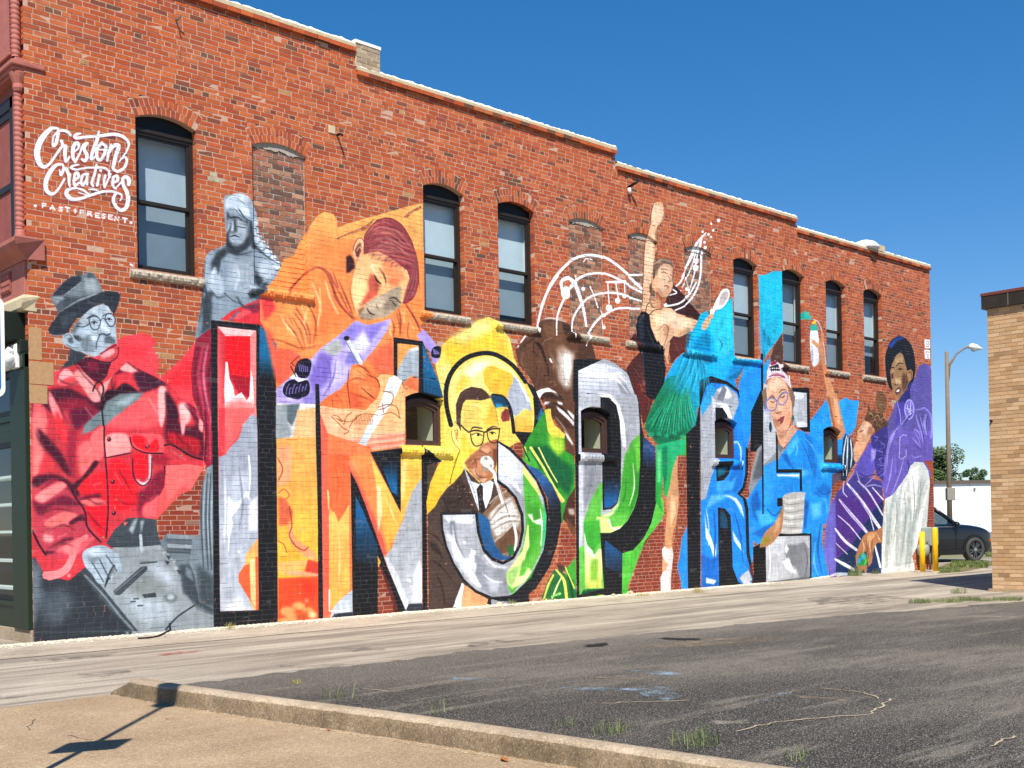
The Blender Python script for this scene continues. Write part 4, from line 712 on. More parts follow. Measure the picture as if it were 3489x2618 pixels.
p('H', 'f2f6fa', '1550 980 1565 1100 1600 1180 1630 1280 1640 1200 1635 1400 1600 1260 1560 1180', soft=6); p('H', 'd0e6f8', '1760 1120 1780 1160 1830 1240 1845 1300 1800 1240 1770 1200', soft=6); p('H', '1468c0', '1525 1300 1600 1340 1660 1300 1660 1560 1525 1560', soft=16); p('H', 'e6eef8', '1560 1480 1640 1500 1620 1530 1560 1520', soft=8); p('H', 'c4c8d0', '1810 1480 1880 1420 1910 1500 1850 1535', soft=8)
for y in range(60, 900, 26):
    l('H', '8d919a', 2.5, '1520 %d 1600 %d' % (y, y + 3), sm=0, a=.6)
clipto(None, '')
p('H', '17191d', '1632 198 1685 198 1722 255 1730 300 1632 305'); p('H', '17191d', '1637 605 1752 600 1735 695 1695 745 1640 755'); p('H', '156078', '1645 650 1725 640 1700 700 1650 720', soft=5); p('H', '17191d', '1650 950 1705 960 1745 1010 1756 1200 1762 1400 1812 1535 1660 1555'); p('H', '174a66', '1668 980 1700 985 1722 1040 1725 1110 1668 1100', soft=6)
p('H', '74281f', '1860 880 1830 850 1880 720 1885 520 1900 470 1915 480 1900 700 1890 860', a=.72); p('H', '74281f', '1885 1400 1915 1350 1918 1500 1890 1440', a=.72)

# ---------------------------------------------------------------- mural: woman at the wheel, letter E
p('J', '1b90e8', '60 -90 240 -300 240 130 160 240 130 400 100 360'); p('J', '1f96ee', '590 200 700 60 720 20 760 160 780 240 830 240 880 280 920 340 900 500 860 600 760 680 740 900 700 960 690 1100 740 1360 610 1368 600 600'); p('I', '2098f0', '600 1640 650 1590 700 1510 740 1490 780 1659 600 1659'); p('J', '28a0f2', '815 40 870 10 900 30 970 35 955 140 945 230 905 300 870 270 830 200')
p('J', '101214', '155 120 200 20 236 -60 240 400 200 420 150 420')
p('J', '8d9298', '150 760 135 700 160 560 200 400 240 360 300 380 360 370 430 420 380 560 240 620 200 720', soft=3); p('J', '5c6268', '160 640 220 420 250 400 240 620', soft=16)
p('J', '1a8ee6', '130 770 240 600 350 500 400 420 500 250 560 270 640 320 700 420 760 560 770 640 740 900 720 960 600 1000 540 1100 230 1140 160 1080 140 900')
for c, s, so in (('1478cc', '560 280 600 300 640 480 640 640 600 520', 14), ('44b0f6', '420 400 500 280 520 340 440 460', 14), ('1068b8', '380 440 430 440 480 560 430 520', 8), ('48b4f8', '430 580 520 540 600 580 520 620', 16), ('3aa8f4', '640 420 700 440 740 580 690 620', 20), ('1272c8', '620 740 700 660 760 700 720 800 640 760', 16), ('44b2f6', '620 800 720 760 740 860 680 950 620 900', 24), ('0f5fae', '150 780 200 700 230 820 210 960 170 900', 20), ('42aef4', '180 860 280 880 340 940 240 1000', 24), ('1066b8', '160 1040 260 980 330 960 260 1080', 16)):
    p('J', c, s, soft=so)
l('J', '0c58a4', 8, '250 820 330 900 390 840'); l('J', '0c58a4', 7, '650 690 700 740 760 720')
p('I', '9aa0a8', '470 1395 590 1395 590 1659 470 1659'); p('J', '101214', '470 -40 596 -40 600 272 560 270 500 236'); p('I', '101214', '460 1375 592 1375 600 1700 575 1700 578 1410 470 1400'); p('J', 'b4b8be', '478 -30 575 -20 578 232 500 236 478 160'); p('I', 'd4d8de', '475 1405 575 1415 540 1460 480 1460'); p('J', 'e2e5ea', '500 190 578 200 578 232 500 236', soft=4)
p('J', 'b9bdc3', '240 -100 345 -60 348 420 250 520'); p('J', '101214', '228 -320 246 -320 250 890 240 890'); p('J', '101214', '340 260 356 300 360 552 538 552 540 715 522 715 522 578 345 578')
for y in range(-60, 500, 22):
    l('J', '8d9198', 2.5, '250 %d 345 %d' % (y, y + 3), sm=0, a=.7); 
p('J', 'e8f2fa', '340 590 520 590 515 610 360 605', soft=4); p('J', '2a98ec', '250 530 340 480 345 590 330 760 260 880'); 
# head scarf, hair, face
p('M', '5a4436', '300 200 330 60 400 0 470 0 465 260 440 340 300 330'); p('I', '54382c', '300 1150 330 1060 390 960 395 1190 440 1230 420 1280 330 1280')
for i in range(24):
    l('M', ('3a2a24', '8a6a54')[i % 2], '3 8 3', '%d %d %d %d' % (320 + (i * 41) % 130, 40 + (i * 67) % 260, 345 + (i * 41) % 120, 70 + (i * 67) % 260))
p('M', 'd9c9cc', '250 350 290 230 360 190 440 250 470 340 520 390 560 500 560 560 520 500 440 420 380 410 290 430 250 460'); p('M', '8c2c50', '290 240 340 200 400 200 370 240 310 260'); p('M', '8c2c50', '265 420 320 370 400 360 480 390 500 440 420 400 340 400'); p('M', '2c2430', '280 280 400 240 430 330 300 345')
for i in range(14):
    blob('M', 'ece4e6', 290 + (i * 29) % 140, 265 + (i * 37) % 75, 8); l('M', 'f0e6ea', 8, '%d %d %d %d' % (270 + i * 16, 405 - int(30 * math.sin(i / 13 * 3.1)), 276 + i * 16, 395 - int(30 * math.sin(i / 13 * 3.1))))
p('M', '7a6252', '180 600 240 560 250 700 240 860 210 840'); p('M', '7a6252', '530 520 580 570 630 680 620 800 580 860 560 700'); l('M', 'e6e2e4', 14, '550 400 556 480 570 560')
p('M', 'dca98a', '245 560 260 480 310 430 380 415 450 430 500 490 530 560 545 650 590 760 590 900 570 1010 540 1100 490 1170 440 1190 390 1160 350 1080 320 980 290 880 260 760')
for c, s, so in (('b4785c', '340 960 400 1000 430 1060 380 1100 345 1030', 24), ('ecc2a4', '280 480 400 440 470 520 380 600 280 580', 40), ('e0a07c', '480 900 580 840 570 980 500 1080', 40), ('9a6248', '380 1120 440 1180 500 1150 450 1160', 14), ('e8b896', '390 780 450 820 460 870 400 880', 20), ('8a5844', '360 890 420 890 450 870 440 900 380 910', 8), ('c08868', '530 560 560 640 590 760 560 700', 10)):
    p('M', c, s, soft=so)
for s in ('240 760 260 720 330 690 370 730 380 800 350 860 290 870 250 830 240 760', '400 740 410 690 460 630 520 620 530 680 500 760 450 790 410 770 400 740'):
    l('M', '6a78b4', 13, s)
l('M', '4a4a60', 9, '370 740 400 730'); l('M', '6a78b4', 12, '240 780 220 860 260 870'); l('M', '3a2620', '6 14 6', '280 690 320 670 350 690'); l('M', '3a2620', '6 12 6', '415 630 450 590 510 590'); l('M', '2a1a18', 10, '300 745 330 760 350 745'); l('M', '2a1a18', 10, '435 690 460 690 490 670')
p('M', '9a4a48', '385 1000 430 960 490 935 480 980 440 1020 400 1020'); p('M', '6a2e30', '420 1040 480 980 460 1030 430 1052'); l('M', '4a2024', 5, '385 1000 440 990 490 938'); blob('M', '123a44', 297, 1090, 20, 70); blob('M', '1c6a5c', 600, 970, 16, 40)
p('M', 'd0a184', '375 1160 440 1195 500 1170 560 1080 600 1060 660 1130 560 1270 470 1370 420 1310 385 1200'); p('M', 'a8785c', '390 1190 450 1200 520 1170 480 1230 420 1240', soft=16); p('M', '6a6f76', '390 1310 440 1340 475 1380 430 1430 395 1400', soft=3)
# raised arm with spray bottle
p('I', 'c88a62', '610 1010 640 980 670 1000 700 1090 720 1220 760 1340 800 1450 830 1560 850 1700 770 1700 740 1500 710 1330 690 1200 660 1100'); p('J', 'c88a62', '715 -20 800 -20 830 120 865 270 835 330 780 240 760 150'); p('J', 'e0a87e', '770 0 800 20 830 180 810 220', soft=14); p('J', '9a6040', '725 0 745 0 790 230 775 235', soft=6)
p('I', 'e6e6ea', '605 930 650 930 665 1010 660 1080 668 1170 640 1212 615 1195 600 1060', sm=1); p('I', 'b9babf', '605 1060 620 1060 628 1190 612 1190', soft=5); p('I', '2aa896', '600 905 650 895 660 945 605 945'); p('I', '2aa896', '548 860 560 790 590 810 615 862'); p('I', 'e0b83c', '612 880 640 865 645 890 615 895'); l('I', '9a3a30', 16, '570 870 580 900', a=.6); l('I', 'd79a72', 30, '625 1030 660 1060'); l('I', 'c9c4c8', 6, '625 860 660 880 690 960 720 1200'); l('I', 'c88a62', 18, '690 960 695 1020 680 1060')
p('I', '8a3a34', '550 870 600 880 600 960 560 1100 550 1000', a=.35, soft=10)
# bottom of E, pot, hands
p('J', '101214', '170 1140 265 1090 270 1412 175 1418'); p('J', 'c2c5ca', '265 1100 360 1050 605 1050 600 1375 270 1410', g=('a8abb0', '300 1100 500 1380')); p('J', '7c8086', '430 1120 500 1120 560 1100 590 1150 595 1370 520 1380 500 1300 430 1250 410 1180', soft=8); p('J', 'f4f5f7', '390 1250 440 1220 470 1300 500 1330 460 1330 420 1300', soft=10); p('J', 'e6e8ec', '420 1120 440 1150 420 1190 410 1160', soft=6); p('J', '5c6066', '280 1400 600 1360 600 1378 280 1415', soft=4)
p('J', '101214', '360 1035 610 1032 612 1372 598 1372 598 1052 360 1058'); p('J', '101214', '352 770 405 768 405 830 352 832')
p('J', 'bcbab6', '395 760 430 735 480 725 540 725 570 735 590 800 580 900 560 980 555 1030 380 1035 375 980 385 900 395 840', sm=1)
for i in range(9):
    l('J', ('e2e0dc', '8a8884')[i % 2], '4 9 5', '385 %d 450 %d 560 %d' % (770 + i * 30, 790 + i * 29, 765 + i * 31), soft=4)
p('J', '1f90e8', '560 740 640 740 720 800 720 940 640 960 600 1040 540 1030 555 880'); p('J', '54b4f4', '600 820 680 800 690 900 620 930', soft=24); p('J', '0f62b4', '560 780 590 800 570 1000 550 1000', soft=8)
p('J', 'a87a54', '330 960 380 860 400 830 395 960 370 1040 300 1120 240 1140 220 1130 260 1030', sm=1); p('J', '8f7c2c', '240 1070 300 1050 300 1090 230 1130', soft=10); p('J', 'c89a74', '340 940 380 900 370 1000 330 1030', soft=10)
p('J', '1d86dc', '612 1060 690 1060 690 1120 745 1355 615 1368', g=('1c8ee8', '650 1080 680 1350')); l('J', '0f5fa8', '6 12 6', '680 960 670 1040 660 1180 690 1340', soft=5); l('J', '58b8f4', '6 14 6', '640 1100 630 1250 660 1350', soft=6); p('J', 'eef2f6', '600 1372 740 1352 745 1368 600 1384')
p('J', '74281f', '765 590 850 560 850 640 800 740 762 760', a=.72)

# ---------------------------------------------------------------- mural: pair in purple
p('J', '6a5ab0', '1275 0 1515 0 1530 520 1520 600 1160 780 1155 700 940 560 900 620 830 700 760 800 730 980 710 1130 750 1365 790 1355 1140 1340 1140 560 1180 230 1240 60'); p('I', '5e549c', '1200 1600 1250 1490 1280 1440 1330 1380 1390 1300 1420 1210 1460 1190 1510 1215 1520 1700 1150 1700')
p('J', '6c66c0', '700 1180 720 960 760 820 800 800 790 1300 770 1350 740 1300', soft=10)
p('J', '453a86', '790 740 870 660 950 580 1140 640 1150 780 1150 1000 1000 1200 800 1250', soft=8); p('J', '4c2c80', '800 760 1130 720 1130 800 960 1100 800 1230', soft=30); p('J', '102c58', '1150 780 1150 1345 790 1358 800 1230 900 1150 980 1020 1080 860'); 
for c, w, s in (('d8d4ea', '14 26 24', '880 660 980 780 1060 900 1130 1000'), ('cfcae6', '8 12 12', '960 640 1040 720 1150 900'), ('c9c2e4', '12 24 24 20', '820 780 900 880 980 970 1030 1030'), ('d0cae8', '6 10 8', '810 900 900 980 980 1080'), ('dcdaf0', '12 22 20', '790 1000 860 1090 950 1160'), ('cfcae8', '6 9 8', '795 1110 880 1190'), ('e8ecf4', '16 26 22', '790 1230 860 1270 930 1310'), ('e2e6f0', '10 16', '1080 1090 1130 1290'), ('d8d8ea', '8 10', '1070 690 1150 780'), ('c2bce0', '6 8 6', '855 640 850 720 880 760'), ('d8d4ea', '6 10 8', '1050 900 1080 1010')):
    l('J', c, w, s); 
l('J', '7d70b8', 5, '905 690 985 800 1065 915'); l('J', '7d70b8', 5, '838 800 915 900 1000 1000')
p('J', '14324e', '832 640 835 450 850 320 870 280 920 340 935 420 940 510 900 560 870 640'); 
for s in ('850 600 852 440 875 300', '875 600 880 450 885 310', '905 540 915 440 905 330'):
    l('J', 'c8d4dc', '5 11 8', s)
p('J', 'd3a07c', '925 400 950 330 955 250 985 210 1010 180 1060 200 1090 230 1070 280 1040 340 1000 420 950 505 930 480'); p('J', 'e6c0a4', '985 230 1040 200 1060 260 1010 300', soft=16); l('J', '5a3a34', 7, '975 270 1000 260'); l('J', '6a3c34', 8, '945 330 960 340'); l('J', '5c4034', 5, '985 210 955 260 955 300'); p('J', 'b07858', '1040 230 1080 230 1070 290 1030 290', soft=10)
p('J', '5c3e2c', '1010 180 1030 120 1040 60 1060 110 1120 130 1170 170 1190 220 1150 260 1100 290 1080 240 1050 200', sm=1)
for i in range(14):
    l('J', ('8a6444', '3a2418', 'a88458')[i % 3], '3 9 4', '%d %d %d %d %d %d' % (1025 + (i * 23) % 120, 130 + (i * 31) % 110, 1045 + (i * 23) % 120, 115 + (i * 31) % 110, 1060 + (i * 23) % 120, 140 + (i * 31) % 110))
p('J', '3a3480', '1060 300 1180 220 1190 330 1160 480 1150 640 1100 600 1080 480 1060 380'); p('J', '5e54b4', '930 560 950 510 1000 430 1050 340 1080 400 1090 560 1060 610 980 610', soft=8); p('J', '9a90dc', '1060 400 1100 400 1090 470 1060 500', soft=8); l('J', '3a2e78', 9, '970 580 1020 605 1090 590')
for i in range(16):
    l('J', ('7a70c4', '2c2668', '5650a0')[i % 3], '3 9 3', '%d %d %d %d %d %d' % (1080 + (i * 17) % 90, 300 + i * 18, 1110 + (i * 17) % 70, 315 + i * 18, 1090 + (i * 23) % 80, 340 + i * 18))
for s in ('950 570 980 660 1010 690', '1000 690 1080 670 1140 685', '1010 680 1090 600', '880 650 930 570'):
    l('J', 'b4acdf', '5 9 5', s, soft=3)
# man with round hair
p('I', '12141c', '1165 1180 1175 1100 1210 1020 1270 985 1330 1010 1370 1070 1390 1160 1392 1260 1370 1340 1320 1390 1260 1380 1210 1390 1180 1320', sm=1); p('I', '20408c', '1190 1060 1240 1000 1280 986 1320 1005 1260 1020 1210 1080', soft=8)
p('N', '9c7450', '510 480 530 400 570 320 620 270 655 300 680 400 700 480 740 460 765 490 760 560 720 610 690 690 640 760 600 820 575 830 545 740 525 640 515 560')
for c, s, so in (('b8946a', '560 350 640 300 650 380 570 420', 24), ('5a3a28', '650 500 690 520 690 640 650 720 640 620', 24), ('c8a478', '560 560 620 560 640 620 580 640', 16), ('4a2e22', '520 520 545 520 545 560 520 570', 8), ('6a4630', '690 560 720 600 680 680 650 700', 14)):
    p('N', c, s, soft=so)
l('N', '1a1210', '6 14 6', '510 450 540 440 555 450'); l('N', '1a1210', '6 14 8', '575 430 610 390 650 400'); l('N', '1a1210', 9, '595 465 620 450 650 465'); blob('N', '14100e', 622, 462, 10); l('N', '1a1210', 8, '525 520 545 510'); l('N', '3a2018', 8, '555 630 580 640 600 625'); p('N', '6a3a34', '560 720 580 680 610 660 635 690 620 730 580 755'); p('N', 'efe6e0', '575 710 600 685 620 695 600 720'); l('N', '2a1814', 6, '720 500 745 490 750 560')
p('N', '2c2a70', '600 820 640 760 690 690 720 620 760 600 730 700 740 780 700 850 640 910', soft=4); p('N', '4a429a', '590 840 660 820 700 900 640 1000 600 1080 560 1200', soft=20); l('N', 'a49cdc', '5 9 5', '590 840 620 960 630 1090'); l('N', 'a49cdc', 6, '640 1080 720 980 790 950')
blob('N', 'a79fe4', 725, 915, 58, 118); blob('N', '6f66bc', 725, 915, 44, 100, soft=6)
for s in ('700 860 720 960 740 870', '690 900 760 930', '705 990 750 960', '740 830 735 990'):
    l('N', 'd0caf4', 7, s)
for s in ('800 920 860 910 900 900 960 960', '800 980 820 1060 860 1180 880 1280', '910 970 890 1080 920 1200', '960 960 980 1060 970 1240', '760 1240 800 1280 850 1340', '740 1420 780 1460 860 1440', '780 1140 830 1170 850 1250'):
    l('N', '9088dc', '10 22 12', s, soft=4)
for s in ('830 990 870 1120 890 1290', '930 1000 910 1120 940 1240', '770 1280 830 1360', '720 1400 760 1490'):
    l('N', '35307c', '5 10 5', s, soft=4)
l('N', 'f0eef8', 11, '690 1215 660 1200 620 1230 610 1460 640 1480 690 1440 690 1375', sm=0); l('N', '584ea4', 5, '680 1240 650 1230 632 1250 628 1440 645 1455 675 1430', sm=0)
l('N', '9a92dc', '8 16 10', '620 1110 520 1210 470 1400 450 1650', soft=6); l('N', '8a82d0', '6 10', '560 1400 570 1640', soft=5); l('N', '3a3484', '5 10', '600 1500 590 1650', soft=5)
p('N', '5a4828', '345 830 360 750 410 710 455 750 470 830 455 930 410 965 365 930', sm=1, a=.8)
p('O', '6a5cb4', '720 200 880 180 900 500 840 540 760 700 640 840 620 780 640 400', soft=30, a=.5)
for s in ('640 800 680 640 700 480', '690 820 760 640 800 500', '650 560 660 420 720 260'):
    l('O', '9a92dc', '5 11 6', s, soft=5)
p('O', '9a4a2c', '985 510 1068 510 1072 700 1050 640 1030 580'); p('O', '74281f', '1040 640 1072 700 1075 1100 1060 1200 1010 1100', a=.72)
TR = '630 860 700 820 760 740 830 640 860 560 900 520 980 525 1025 600 1040 700 1010 1140 940 1200 920 1300 880 1380 900 1500 600 1560 600 1200'
p('O', 'cdd2cf', TR); clipto('O', TR)
for i, (x0, x1) in enumerate(((660, 640), (740, 690), (830, 760), (900, 850), (960, 900), (700, 740), (870, 820))):
    l('O', ('aab4b2', 'eef0ea', 'b4bcba')[i % 3], '10 34 20', '%d 700 %d 1000 %d 1500' % (x0 + 90, (x0 + x1) // 2 + 30, x1), soft=18)
p('O', 'f2f2ea', '860 580 940 560 920 900 880 1100 860 800', soft=24)
clipto(None, '')
p('O', 'ecefee', '590 1500 900 1440 900 1500 600 1560', a=.6)
p('O', 'a87450', '610 1110 540 1150 470 1160 430 1200 390 1290 360 1380 370 1480 400 1450 420 1370 460 1330 470 1400 480 1480 510 1440 530 1300 560 1260 606 1260'); p('O', 'c6946c', '480 1170 560 1160 520 1230 450 1270', soft=14); l('O', '5a3424', 5, '460 1230 470 1320 480 1400'); l('O', '5a3424', 5, '520 1220 510 1300 520 1380')
p('O', '1e8a4a', '380 1440 395 1370 440 1350 470 1390 465 1460 420 1480 385 1475', sm=1); blob('O', '2a9ae0', 432, 1385, 24, 28, soft=5); blob('O', '2a90d8', 395, 1420, 14, 24, soft=4); l('O', '66b83c', 12, '420 1360 455 1420 440 1460'); p('O', '9c6c4a', '380 1470 470 1460 460 1550 430 1500 400 1560 385 1520')
p('J', 'eeeeec', '740 1352 800 1330 1140 1335 1140 1345 740 1372', a=.7)
# signature tags
for y0 in (273, 870):
    s = (3140 - 2489) * 2.212
    P = [(160, y0), (470, y0 + 20), (490, y0 + 520), (190, y0 + 500)]
    p('I', 'e9e4e4', ' '.join('%.1f %.1f' % ((3140 + x / 16.6 - 2489) * 2.212, (1140 + y / 16.6 - 700) * 2.212) for x, y in P))
def tagl(w, s):
    P = pts_of(s)
    l('I', '7c7078', w, ' '.join('%.1f %.1f' % ((3140 + x / 16.6 - 2489) * 2.212, (1140 + y / 16.6 - 700) * 2.212) for x, y in P), sm=0)
for s in ('240 370 400 400 390 480', '230 430 300 480 240 590 330 570 390 540', '240 650 330 700 390 640 400 700 320 690', '230 980 410 990 410 1080', '230 1050 300 1030', '260 1120 400 1180 300 1200 400 1230', '260 1290 320 1270 400 1340 420 1310'):
    tagl(4, s)
# ---------------------------------------------------------------- mural: finishing strokes
# statue
blob('B', 'b4c0ca', 1800, -30, 90, 60, soft=12); p('B', '8f9ca8', '1872 -60 1915 0 1940 70 1925 110 1890 60 1860 0', soft=10)
for c, w, s in (('1f252b', '6 11 5', '1728 98 1760 86 1795 98'), ('20262c', '5 9 5', '1748 104 1744 150 1730 188 1748 204 1766 198'), ('1f252b', '5 12 5', '1738 238 1768 230 1802 244'), ('2a3138', '4 8', '1795 135 1860 150'), ('c3ced6', '6 12 6', '1716 110 1722 160 1714 195'), ('c9d3db', '6 14 8', '1750 120 1754 160 1748 190'), ('cdd7de', '8 16', '1775 268 1810 272'), ('20262c', '6 12 8', '1712 215 1722 290 1760 330'), ('333b42', '6 14 6', '1700 320 1780 372 1900 350'), ('39434b', '5 12 5', '1590 640 1640 695 1705 682'), ('39434b', '6 16 6', '1790 690 1840 770 1940 742'), ('c0cad3', '6 18 6', '1620 470 1600 540 1610 600'), ('c0cad3', '8 22 8', '1780 440 1800 540 1770 640'), ('2a3138', '5 10 5', '1548 420 1540 560 1525 720 1500 880'), ('2a3138', '5 12 5', '1640 360 1655 430 1640 520'), ('aab6c0', '5 12 5', '1555 440 1548 560 1538 700'), ('20262c', '6 10 6', '1885 130 1900 220 1940 310 2010 370 2110 440')):
    l('B', c, w, s, soft=3)
for i in range(16):
    x = 1905 + i * 13; y = 150 + i * 19
    l('B', ('d4dde4', '343d45')[i % 2], '4 8 4', '%d %d %d %d %d %d' % (x, y, x + 22, y + 4, x + 30, y + 26))
for i in range(7):
    l('B', '6d7a86', 4, '%d %d %d %d %d %d' % (1720 + i * 22, -30 + i * 4, 1760 + i * 20, -60 + i * 10, 1810 + i * 15, -50 + i * 22), a=.6)
p('B', '97a4af', '1728 208 1800 205 1845 240 1835 280 1795 305 1750 298 1728 260', soft=14); l('B', '20262c', '5 12 5', '1738 236 1770 228 1804 242'); l('B', '56616a', '4 9 4', '1752 258 1780 262'); l('B', '7b8791', '4 9 4', '1850 150 1862 200 1845 260')
# hatted man: deeper lines
for s in ('560 1010 600 1080 580 1160', '640 1010 660 1080 650 1170', '700 960 760 980 800 970', '600 800 640 830 680 850', '560 840 600 880', '850 640 880 700 870 760', '760 640 800 660', '830 880 850 930 840 970', '480 1120 540 1180', '720 1240 800 1200'):
    l('U', '4b565e', '3 8 3', s, soft=3)
for s in ('700 640 760 620 800 640', '880 840 920 900 950 950', '600 950 680 980', '720 1110 760 1150', '980 1000 1040 1010', '930 620 970 680'):
    l('U', 'd2dce3', '5 14 5', s, soft=5)
for s in ('430 1290 470 1330 540 1350 600 1330', '840 1310 850 1390 870 1330', '560 1190 640 1290 740 1400 770 1480', '960 1180 1040 1240 1180 1300', '300 1400 250 1480 240 1600', '1250 1400 1260 1560', '1390 1500 1440 1560 1500 1640'):
    l('B', '2a0818', '4 9 4', s, soft=2)
for s in ('620 1260 720 1350', '480 1250 560 1290', '330 1520 350 1640', '640 1520 700 1600', '1120 1450 1180 1560', '1480 1560 1510 1620', '960 1220 1000 1250'):
    l('B', 'f6b4b2', '5 13 5', s, soft=5)
for s in ('300 600 420 520 500 540', '300 780 420 740 560 760', '380 900 480 860 560 900', '360 1040 460 1000 560 1020', '640 640 720 700 800 690', '660 760 720 840 790 900', '880 420 940 520 1000 640', '860 640 940 700 1020 700', '1060 620 1120 680 1180 640', '1300 120 1360 220 1440 280'):
    l('C', '5a0c22', '4 11 4', s, soft=4)
for s in ('290 660 380 590', '330 830 420 800', '430 960 500 930', '860 460 920 560', '700 560 770 540', '1090 230 1120 280', '1290 300 1400 370', '260 100 300 200', '640 330 690 290'):
    l('C', 'f59a98', '5 14 5', s, soft=6)
# child: hair strands, hood seams, brows
for i in range(44):
    r = (i * 0.618) % 1.0; u0 = (i * .37) % .5; u1 = u0 + .35 + (i * .23) % .3
    def hp(u):
        x0, y0, x1, y1, x2, y2 = 262 + r * 40, 360 + r * 230, 520 + r * 60, -90 + r * 560, 985 - r * 20, 560 + r * 240
        return ((1 - u) ** 2 * x0 + 2 * u * (1 - u) * x1 + u * u * x2, (1 - u) ** 2 * y0 + 2 * u * (1 - u) * y1 + u * u * y2 + 12 * math.sin(u * 14 + i))
    l('V', ('e0a890', '5a1a22', 'c87e6a', '6e2430', 'd49480', '4a141c', 'b8604e')[i % 7], '2 11 2', ' '.join('%.0f %.0f' % hp(min(u0 + (u1 - u0) * k / 5, 1)) for k in range(6)), soft=3)
for i in range(10):
    l('V', ('4a1420', 'd89a88')[i % 2], '9 2', '%d %d %d %d' % (300 + i * 44, 560 + i * 20, 250 + i * 46, 640 + i * 22), soft=2)
for c, w, s in (('3a1a18', '5 12 6', '470 800 520 870 555 960 560 1040'), ('2a1414', '6 16 6', '410 930 440 985 500 1030'), ('f8d8b0', '5 12 5', '345 760 400 860 430 930'), ('5a3428', '5 10', '240 1290 300 1330'), ('2a1c1a', '6 14 6', '600 1230 680 1225 750 1275'), ('7a3a30', '5 10 5', '65 1000 60 1150 90 1300 130 1420'), ('5a2a24', '4 8 4', '170 660 130 760 95 900 70 1050')):
    l('V', c, w, s, soft=2)
for s in ('400 20 470 70 520 190 590 330 680 425', '330 60 240 150 160 260', '560 120 620 260 670 390', '150 420 230 520 290 640', '220 360 300 470 340 600', '330 300 390 440 370 600', '1010 330 1030 430 1020 540', '1070 310 1140 420 1180 520', '960 410 980 480 970 560', '60 560 180 600 300 650'):
    l('E', '7a2f28', '4 10 4', s, soft=3)
for s in ('360 140 420 300 400 480', '460 120 500 260 560 380', '120 380 180 480 250 560', '1040 360 1060 440', '1100 430 1130 500', '280 320 320 420'):
    l('E', 'fcc48c', '5 16 5', s, soft=6)
for s in ('640 880 700 860 780 880', '660 980 740 1000 820 1040', '540 980 590 1050', '700 800 780 860'):
    l('E', '9c3a22', '4 10 4', s, soft=3)
p('V', 'c9b498', '640 1110 780 1060 760 1340 640 1440 540 1500 300 1530 180 1490 260 1360 300 1290 440 1220 560 1160', soft=20, a=.5)
l('V', '2a1c1a', '6 16 6', '610 1240 680 1225 755 1290'); l('V', '241816', '6 15 6', '640 1265 675 1310 705 1335'); l('V', '33211e', '6 20 6', '290 1380 340 1445 405 1462'); l('V', '6a5444', '4 10 4', '470 1390 430 1350 425 1300'); l('V', 'e6d4ba', '5 14 5', '450 1250 500 1290 470 1350', soft=4)
# dancer: lighter skin, firm outline
for c, s, so in (('ecc8a6', '225 190 260 110 330 110 345 200 300 290 235 300', 10), ('ecc9a8', '180 560 200 420 262 400 270 560 240 860 180 880', 10), ('efcfae', '260 1190 420 1150 540 1210 660 1240 620 1300 480 1330 400 1280 300 1300', 24), ('e9c4a2', '290 760 340 710 410 710 425 800 400 900 330 960 280 900', 14), ('e6bf9c', '255 1300 330 1290 360 1400 345 1500 300 1420', 14)):
    p('Y', c, s, soft=so, a=.8)
for w, s in ('5 8 5', '218 300 224 190 248 100'), ('5 8 5', '352 165 345 250 315 300 288 330 282 420 288 560 276 640'), ('5 8 5', '215 300 190 420 172 600 162 880 156 1060 140 1130'), ('4 7 4', '440 730 434 830 444 890 420 960 375 1012 325 1012 290 965'), ('5 8 5', '470 1165 580 1195 700 1235'), ('5 8 5', '650 1345 560 1375 500 1402 440 1392'), ('4 7 4', '300 1330 350 1280 390 1310 380 1400 350 1480'), ('4 7', '230 1000 228 1060 250 1100'), ('4 6', '400 1010 410 1060'):
    l('Y', '6a4434', w, s)
for c, w, s in (('3a2820', '4 9 4', '325 772 350 765 378 782'), ('4a342a', '4 8 4', '322 745 352 735 384 750'), ('3a2820', '4 8', '405 790 425 800'), ('8a3a34', '5 12 5', '352 905 380 898 398 915'), ('6a4a3a', '4 8', '395 800 410 850 388 862'), ('a8846a', '4 8 4', '280 660 350 640 420 665'), ('5a4438', '4 8 4', '268 720 275 780 262 840')):
    l('Y', c, w, s)
for i in range(9):
    l('Y', '5c4a40' if i % 2 else 'b9a08c', '3 6 3', '%d %d %d %d' % (270 + i * 16, 690 - (i * 13) % 40, 300 + i * 15, 655 + (i * 7) % 30))
for s in ('120 1260 150 1200 180 1180', '110 1400 140 1560 160 1800', '200 1300 260 1450 320 1560'):
    l('Y', '454b5a', '4 9 4', s, soft=3)
